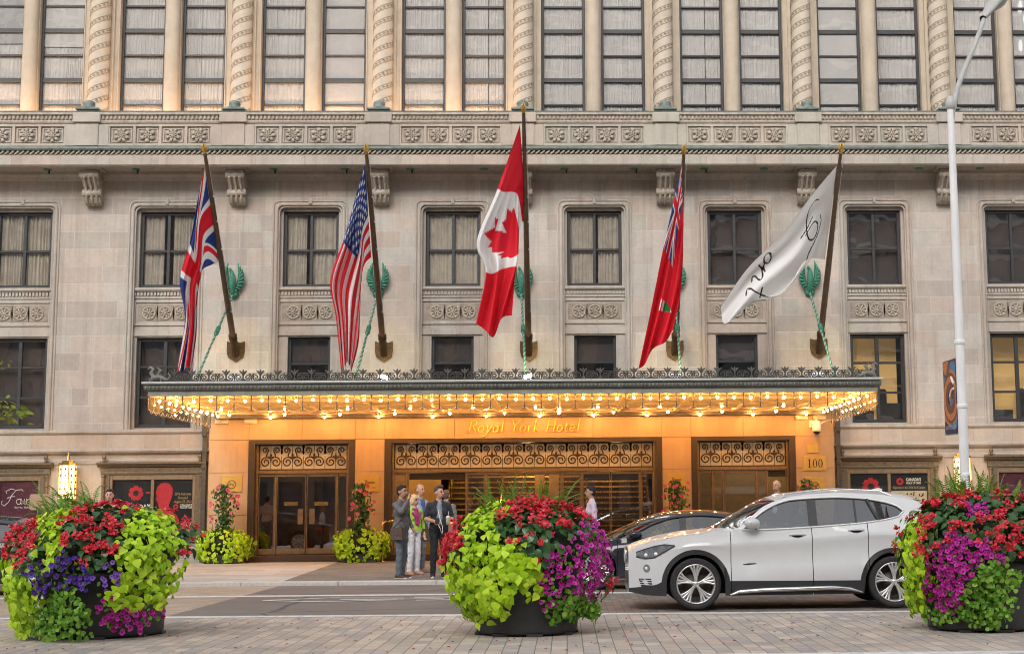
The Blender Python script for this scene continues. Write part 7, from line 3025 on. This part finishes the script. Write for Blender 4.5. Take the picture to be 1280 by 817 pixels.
def person(label, loc, face, H, top, legs, shoes, hair, skin=0, arms=None, under=None, sleeves='long', shorts=False, hair_kind='short', look=0.0, stride=0.0, group=None, extra=None, female=False, vest=False):
    """face: 0 looks to the viewer, 90 to the picture's right; arms: elbow and wrist of (right, left) in body coordinates"""
    k = H / 1.75
    mats = [SKIN[skin], fab(top), fab(legs), fab(shoes), fab(hair), M['eye'], M['lips'], fab(under or top), fab((.62, .6, .56))]
    SK, TP, LG, SH, HR, EY_, LP, UN, SO = range(9)
    P = []
    c = lambda a, b_, ra, rb, m, kk=.03: P.append(('c', np.array(a, float), np.array(b_, float), ra, rb, m, kk))
    e = lambda a, r, m, kk=.02, rot=None: P.append(('e', np.array(a, float), np.array(r, float), rot, m, kk))
    sw = .165 if female else .185
    # trunk
    c((-.07, .01, .96), (.07, .01, .96), .112, .112, LG, .04)
    c((-.055, .0, 1.08), (.055, .0, 1.08), .108, .108, TP, .05)
    c((-.05, .01, .99), (.05, .01, .99), .118, .118, TP, .03)
    c((-.075, .0, 1.25), (.075, .0, 1.25), .112, .112, TP, .05)
    c((-.115, .01, 1.375), (.115, .01, 1.375), .075, .075, TP, .05)
    c((0, .02, 1.42), (0, .0, 1.52), .062, .05, SK, .02)
    c((-.05, .012, 1.44), (.05, .012, 1.44), .055, .055, TP, .03)
    if under is not None:
        c((0, -.085, 1.42), (0, -.095, 1.12), .045, .05, UN, .01)
    # legs
    for s, st in ((-1, stride), (1, -stride)):
        hip, kn, an = (s * .088, .01, .92), (s * .098, -.015 - st * .5, .50), (s * .105, .015 - st, .10)
        lm = SK if shorts else LG
        c(hip, kn, .098 if not female else .092, .064, LG, .03)
        c(kn, an, .056 if shorts else .063, .040 if shorts else .052, lm, .02)
        if shorts:
            c(kn, (kn[0], kn[1], .56), .07, .08, LG, .01)
        toe = (s * .135, an[1] - .155, .032)
        c((an[0], an[1] + .035, .045), toe, .043, .036, SH, .02)
        c((an[0], an[1] + .04, .012), (toe[0], toe[1] - .01, .012), .04, .036, SO if shoes[0] < .1 else SH, .008)
        c((an[0], an[1], .09), (an[0], an[1] + .01, .05), .043, .045, SH, .02)
    # arms
    arms = arms or (((-.25, .03, 1.13), (-.24, -.05, .89)), ((.25, .03, 1.13), (.24, -.05, .89)))
    for s, (el, wr) in zip((-1, 1), arms):
        sh = np.array((s * sw, .01, 1.385))
        el, wr = np.array(el), np.array(wr)
        c(sh, el, .060, .047, TP if sleeves != 'none' else SK, .03)
        c(el, wr, .045, .031, TP if sleeves == 'long' else SK, .02)
        d = wr - el
        d /= np.linalg.norm(d)
        # hand: palm, four bent fingers, thumb from the side of the palm
        side = np.cross(d, (0, 1, 0))
        if np.linalg.norm(side) < .2:
            side = np.cross(d, (1, 0, 0))
        side /= np.linalg.norm(side)
        nrm = np.cross(side, d)
        palm = wr + d * .05
        c(wr + d * .012, palm + d * .035, .026, .030, SK, .012)
        for q, (off, ln) in enumerate(((-.026, .062), (-.009, .072), (.009, .068), (.026, .052))):
            a = palm + d * .04 + side * off
            b1 = a + d * ln * .5 - nrm * s * .008
            b2 = b1 + d * ln * .38 - nrm * s * .026
            c(a, b1, .0105, .010, SK, .003)
            c(b1, b2, .010, .009, SK, .003)
        t0 = wr + d * .03 - side * .026
        t1 = t0 + d * .03 - side * .022 - nrm * s * .01
        c(t0, t1, .013, .011, SK, .006)
        c(t1, t1 + d * .028 - nrm * s * .012, .011, .009, SK, .004)
    # head, turned by look
    a = R(look)
    rot = np.array([[math.cos(a), -math.sin(a), 0], [math.sin(a), math.cos(a), 0], [0, 0, 1]])
    hc = np.array((0, -.012, 1.63))
    hp = lambda x, y, z: hc + rot @ np.array((x, y, z))
    he = lambda x, y, z, r, m, kk=.012: P.append(('e', hp(x, y, z), np.array(r, float), rot, m, kk))
    he(0, .008, .018, (.076, .094, .098), SK, .02)
    he(0, -.028, -.052, (.055, .062, .062), SK, .03)
    P.append(('c', hp(0, -.088, .012), hp(0, -.108, -.022), .011, .015, SK, .012))
    for s in (-1, 1):
        he(s * .078, .01, -.01, (.012, .02, .032), SK, .006)
        he(s * .030, -.083, .012, (.013, .012, .008), EY_, .002)
        P.append(('c', hp(s * .017, -.09, .032), hp(s * .048, -.078, .034), .0065, .005, HR, .002))
    he(0, -.086, -.060, (.024, .012, .0075), LP, .003)
    if hair_kind == 'short':
        he(0, .022, .045, (.083, .092, .088), HR, .004)
        he(0, .05, -.005, (.078, .062, .07), HR, .004)
        he(0, -.03, .098, (.06, .055, .03), HR, .01)
    elif hair_kind == 'quiff':
        he(0, .025, .045, (.080, .088, .085), HR, .004)
        he(0, -.03, .115, (.062, .066, .038), HR, .012)
    elif hair_kind == 'thin':
        he(0, .035, .03, (.081, .08, .084), HR, .004)
    elif hair_kind == 'bob':
        he(0, .022, .045, (.088, .095, .09), HR, .004)
        for s in (-1, 1):
            he(s * .068, .015, -.025, (.03, .06, .075), HR, .01)
        he(0, .07, -.02, (.07, .04, .085), HR, .01)
    if extra:
        extra(c, e, hp)
    V, Q, mi = grow(P, .0105)
    # folds in the cloth: skin, hair and face stay smooth
    vm = np.zeros(len(V), int)
    vm[Q.ravel()] = np.repeat(mi, 4)
    fn = np.cross(V[Q[:, 2]] - V[Q[:, 0]], V[Q[:, 3]] - V[Q[:, 1]])
    vn = np.zeros_like(V)
    for q in range(4):
        np.add.at(vn, Q[:, q], fn)
    vn /= np.linalg.norm(vn, axis=1)[:, None] + 1e-12
    ph = (H * 37) % 6
    f1 = np.sin(V[:, 2] * 46 + 5 * np.sin(V[:, 0] * 17 + ph) + 4 * np.sin(V[:, 1] * 21 + ph * 2))
    f2 = np.sin(V[:, 2] * 21 + 26 * V[:, 0] + 4 * np.sin(V[:, 2] * 9 + ph) + ph)
    amp = np.where(np.isin(vm, (TP, LG, UN)), .003, 0.0)
    V = V + vn * (amp * (f1 + f2))[:, None]
    V = V * k
    th = R(face)
    x, y = V[:, 0] * math.cos(th) - V[:, 1] * math.sin(th), V[:, 0] * math.sin(th) + V[:, 1] * math.cos(th)
    V = np.stack([x + loc[0], y + loc[1], V[:, 2] + loc[2]], 1)
    me = bpy.data.meshes.new("person")
    me.from_pydata(V.tolist(), [], Q.tolist())
    for m_ in mats:
        me.materials.append(m_)
    me.polygons.foreach_set("material_index", mi)
    me.polygons.foreach_set("use_smooth", [True] * len(Q))
    me.update()
    o = link("person", me)
    tag(o, label, "person", group)
    W = lambda p: Vector((p[0] * k * math.cos(th) - p[1] * k * math.sin(th) + loc[0], p[0] * k * math.sin(th) + p[1] * k * math.cos(th) + loc[1], p[2] * k + loc[2]))
    return o, W


g_ = lambda x, y: gr(x, y, SW)
GRP = "people on the forecourt"
pa = g_(501, 723)
oA, WA = person("man in a grey sweater and slate jeans drinking, brown bag at his side", pa, 62, 1.76, (.115, .11, .108), (.10, .112, .13), (.055, .03, .022), (.012, .01, .009), 1,
                arms=(((-.25, -.17, 1.25), (-.10, -.205, 1.47)), ((.25, .02, 1.13), (.2, -.12, .95))), group=GRP, stride=.03)
pb = gr(517, 718, SW)
oB, WB = person("woman in a lime green jacket and white trousers with short blond hair", (pb.x, pb.y, SW), 42, 1.60, (.33, .52, .06), (.62, .60, .62), (.38, .22, .15), (.62, .42, .22), 0,
                under=(.36, .03, .16), hair_kind='bob', female=True, look=15, group=GRP)
pc_ = gr(518, 716, SW)
oC, WC = person("tall man with receding reddish hair behind the woman in green", (pc_.x + .06, pc_.y + .35, SW), 55, 1.83, (.30, .33, .44), (.13, .13, .15), (.28, .15, .1), (.25, .11, .05), 0, hair_kind='thin', under=(.06, .09, .2), group=GRP)
pd = g_(548, 722)
oD, WD = person("man in a black waistcoat and black skinny jeans holding a phone and a drink", pd, 14, 1.74, (.022, .023, .028), (.012, .012, .014), (.012, .012, .013), (.07, .045, .03), 0,
                arms=(((-.26, .02, 1.13), (-.12, -.24, 1.08)), ((.26, .02, 1.13), (.15, -.24, 1.06))), under=(.24, .255, .30), sleeves='short', hair_kind='quiff', look=42, group=GRP)
pe = gr(557, 711, SW)
oE, WE = person("person in a grey hooded jacket and shorts behind the man in the black waistcoat", (pe.x, pe.y, SW), 158, 1.72, (.13, .128, .14), (.33, .16, .14), (.25, .17, .12), (.10, .06, .04), 0, shorts=True, look=0, group=GRP,
                extra=lambda c, e, hp: e((0, .10, 1.46), (.10, .06, .08), 1, .02))
pf = at(739, 640, 29.5)
oF, WF = person("dark haired man in a lilac shirt walking left behind the middle flower tub", (pf.x, 29.5, SW), -82, 1.73, (.50, .40, .50), (.05, .055, .07), (.03, .02, .018), (.014, .011, .01), 1, hair_kind='short', stride=.14, group=GRP)
pg = at(971, 610, 32.5)
oG, WG = person("bald man in a black suit by the right doorway", (pg.x, 32.5, SW), -38, 1.87, (.012, .012, .013), (.012, .012, .013), (.01, .01, .01), (.3, .17, .11), 1, hair_kind='bald', under=(.72, .71, .7), group=GRP)
ph_ = at(137, 622, 31.0)
oH, WH = person("dark haired man in a beige shirt behind the left flower tub", (ph_.x, 31.0, SW), 8, 1.77, (.42, .36, .3), (.1, .1, .12), (.03, .02, .02), (.016, .012, .01), 0, hair_kind='short', group=GRP)
pi_ = at(36, 632, 24.0)
oI, WI = person("light brown haired person in white mostly hidden by the left flower tub", (pi_.x, 25.6, 0.0), 70, 1.52, (.7, .7, .72), (.12, .13, .18), (.1, .08, .07), (.30, .16, .07), 0, hair_kind='bob', female=True, group=GRP)

# what they carry
def held(name, label, cat, mb, mt):
    return tag(mb.build(name, mt), label, cat)


b = MB()
M['bag_brown'] = plain("brown_leather", (.075, .045, .03), .6, var=.3, scale=20, bump=.2)
p = WA((-.24, -.06, .86))
q = WA((-.22, .10, .86))
d = (WA((-.23, .16, .86)) - WA((-.23, -.14, .86))).normalized()
n = Vector((-d.y, d.x, 0))
ctr = WA((-.20, -.06, .84))


def orient_box(b, ctr, d, n, l, w, h, m=0, taper=.9):
    vs = []
    for z_, s_ in ((-h, 1.0), (h, taper)):
        for u, v in ((-1, -1), (1, -1), (1, 1), (-1, 1)):
            vs.append(ctr + d * (u * l * s_) + n * (v * w * s_) + Vector((0, 0, z_)))
    b.add(vs, [(0, 3, 2, 1), (4, 5, 6, 7), (0, 1, 5, 4), (1, 2, 6, 5), (2, 3, 7, 6), (3, 0, 4, 7)], m)


bag = thing("messenger_bag", "brown leather messenger bag worn by the man in the grey sweater", "bag", ctr - Vector((0, 0, .13)))
orient_box(b, ctr, d, n, .135, .05, .105)
b.build("pouch", M['bag_brown'], bag)
b = MB()
orient_box(b, ctr + Vector((0, 0, .05)), d, n, .132, .056, .07, 0, .98)
b.build("flap", M['bag_brown'], bag)
b = MB()
b.tube([ctr + d * .125 + Vector((0, 0, .1)), WA((-.13, -.13, 1.15)), WA((0, -.135, 1.3)), WA((.11, -.085, 1.44)), WA((.11, .09, 1.42)), WA((-.06, .14, 1.2)), ctr - d * .125 + Vector((0, 0, .1))], .014, 6)
b.build("strap", M['bag_brown'], bag)
b = MB()
b.tube([WA((-.045, -.225, 1.535)), WA((-.02, -.16, 1.585))], [.03, .036], 10)
held("dark_cup", "dark drinking cup raised by the man in the grey sweater", "cup", b, M['bronze'])
b = MB()
c0 = WD((-.085, -.345, 1.09))
orient_box(b, c0, Vector((.9, -.3, 0)).normalized(), Vector((.3, .9, 0)).normalized(), .04, .012, .055)
held("mobile_phone", "black phone held by the man in the black waistcoat", "phone", b, M['black'])
b = MB()
b.tube([WD((-.085, -.35, 1.05)), WD((-.03, -.36, .95)), WD((.0, -.33, .86)), WD((.03, -.30, .86)), WD((.03, -.28, .97)), WD((-.0, -.2, 1.1)), WD((-.04, -.14, 1.3))], .0055, 5)
held("phone_cable", "white cable looping below the phone of the man in the black waistcoat", "cable", b, M['white'])
b = MB()
p = WD((.12, -.355, 1.02))
b.lathe([(0, 0), (.032, 0), (.043, .13), (.045, .135), (.03, .16), (0, .165)], p, 14)
b.tube([p + Vector((0, 0, .12)), p + Vector((.01, 0, .25))], .006, 5)
held("drink_cup", "pale drink cup with a straw held by the man in the black waistcoat", "cup", b, plain("milky_plastic", (.6, .58, .52), .3))
b = MB()
b.ball(WD((.20, -.35, 1.04)), .045, 10, 8, sq=(1.4, 1, .7))
held("snack_packet", "yellow snack packet beside the pale drink cup", "packet", b, plain("yellow_packet", (.72, .55, .05), .4))
b = MB()
b.tube([WB((-.13, -.11, 1.36)), WB((-.04, -.13, 1.25)), WB((.0, -.125, 1.1))], [.02, .022, .02], 8)
b.tube([WB((.10, -.11, 1.36)), WB((.05, -.135, 1.25)), WB((.03, -.125, 1.08))], [.02, .022, .02], 8)
b.tube([WB((-.1, .0, 1.43)), WB((0, -.09, 1.43)), WB((.1, 0, 1.43)), WB((0, .09, 1.44)), WB((-.1, .0, 1.43))], .024, 8)
held("magenta_scarf", "magenta scarf round the neck of the woman in the lime green jacket", "scarf", b, fab((.33, .025, .15)))
b = MB()
for s in (-1, 1):
    cc = np.array((s * .032, -.105, 1.645))
    b.tube([WB((cc[0] + .024 * math.cos(t_), cc[1], cc[2] + .019 * math.sin(t_))) for t_ in [i * PI / 6 for i in range(13)]], .004, 4)
held("spectacles", "dark rimmed spectacles on the woman in the lime green jacket", "spectacles", b, M['black'])
bag2 = thing("shoulder_bag", "dark brown shoulder bag between the woman in green and the man in the waistcoat", "bag", WB((.25, -.02, .75)))
ctr = WB((.25, -.02, .86))
d = Vector((.8, .6, 0))
b = MB()
orient_box(b, ctr, d, Vector((-.6, .8, 0)), .13, .05, .13)
b.build("pouch", M['bag_brown'], bag2)
b = MB()
b.tube([ctr + d * .1 + Vector((0, 0, .12)), WB((.19, .02, 1.40)), WB((.16, .04, 1.44)), ctr - d * .1 + Vector((0, 0, .12))], .012, 5)
b.build("strap", M['bag_brown'], bag2)

# small tan board on a post behind the left tub
p = at(49.5, 627, 23.0)
t = thing("tan_sign", "small tan sign board with rounded corners behind the left flower tub", "sign", (p.x, 23.0, 0))
b = MB()
hw_, hh_ = .145, .12
out = [(p.x + sx * (hw_ - .03) + .03 * math.cos(R(a0 + q * 30)), p.z + sz * (hh_ - .03) + .03 * math.sin(R(a0 + q * 30))) for sx, sz, a0 in ((1, 1, 0), (-1, 1, 90), (-1, -1, 180), (1, -1, 270)) for q in range(4)]
b.yprism(out, 22.98, 23.0)
b.build("board", plain("tan_board", (.42, .27, .17), .6), t)
b = MB()
b.tube([(p.x, 23.02, 0), (p.x, 23.02, p.z)], .025, 8)
b.build("post", M['iron_dark'], t)

# brass handrail left of the middle doorway
t = thing("brass_handrail", "slim brass handrail beside the left edge of the middle doorway", "handrail", (-4.9, FY - .6, SW))
b = MB()
xr = at(478, 660, FY - .9).x
b.tube([(xr, FY - .9, SW), (xr, FY - .9, 1.0), (xr + .01, FY - .89, 1.04), (xr + .04, FY - .85, 1.065), (xr + .30, FY - .45, 1.09), (xr + .38, FY - .3, 1.09)], .024, 8)
b.build("rail", M['brass'], t)
b = MB()
b.lathe([(.06, SW), (.06, SW + .02), (.03, SW + .03)], (xr, FY - .9, 0), 12)
b.build("foot", M['brass'], t)


# ------------------------------------------------------------------ the other side of the street: what the windows mirror
M['tower_conc'] = plain("pale_balcony_concrete", (.46, .45, .43), .8, var=.1, scale=.3)
M['tower_glass'] = plain("blue_grey_curtain_wall", (.05, .06, .075), .15, var=.4, scale=.4)
M['tower_stone'] = plain("brown_office_stone", (.22, .17, .135), .8, var=.15, scale=.3)


def tower(name, label, x0, x1, y0, y1, h, wave, mt, fl=3.4):  # heights are set to cover bright sky in the window reflections
    t = thing(name, label, "building", ((x0 + x1) / 2, (y0 + y1) / 2, 0))
    b = MB()
    b.box(x0, x1, y0, y1, 0, h)
    b.build("wall", M['tower_glass'], t)
    b = MB()
    n = int(h / fl)
    for i in range(1, n + 1):
        P = []
        for k in range(29):
            u = k / 28
            P.append((lerp(x0 - .5, x1 + .5, u), y1 + .3 + wave * (1 + math.sin(u * 11 + i * .9)) * .5))
        P += [(x1 + .5, y0), (x0 - .5, y0)]
        b.zprism(P, i * fl - .6, i * fl)
    b.build("balcony_slab" if wave > .5 else "floor_band", mt, t)
    if wave <= .5:
        b = MB()
        k = int((x1 - x0) / 3)
        for i in range(k + 1):
            xx = lerp(x0, x1, i / k)
            b.box(xx - .5, xx + .5, y1, y1 + .5, 0, h)
        b.build("pier", mt, t)


tower("apartment_tower", "tower with wavy balconies across the street, seen only in window reflections", 14, 44, -80, -56, 63, 2.2, M['tower_conc'], 3.1)
tower("office_building", "long low stone building across the street, seen only in window reflections", -58, 8, -66, -50, 26, .2, M['tower_stone'], 4.4)
tower("office_building", "brown stone office tower across the street, seen only in window reflections", -48, -20, -110, -80, 66, .2, M['tower_stone'])
tower("office_building", "pale concrete office building across the street, seen only in window reflections", 46, 90, -74, -52, 40, .2, M['tower_conc'], 3.6)
tower("office_building", "pale grey tower behind the low stone building, seen only in window reflections", -16, 15, -120, -96, 76, .2, M['tower_conc'])
tower("office_building", "brown brick block at the far left across the street, seen only in window reflections", -110, -62, -74, -52, 34, .2, M['tower_stone'])
tower("office_building", "tall pale concrete tower at the left, added to cover bright sky in window reflections", -108, -50, -130, -100, 80, .2, M['tower_conc'])  # added to block bright sky in the upper left panes
tower("apartment_tower", "slim grey tower added above the low stone building to cover sky in window reflections", -19, -12, -100, -82, 64, .2, M['tower_conc'])  # added to close a gap of sky in the reflections
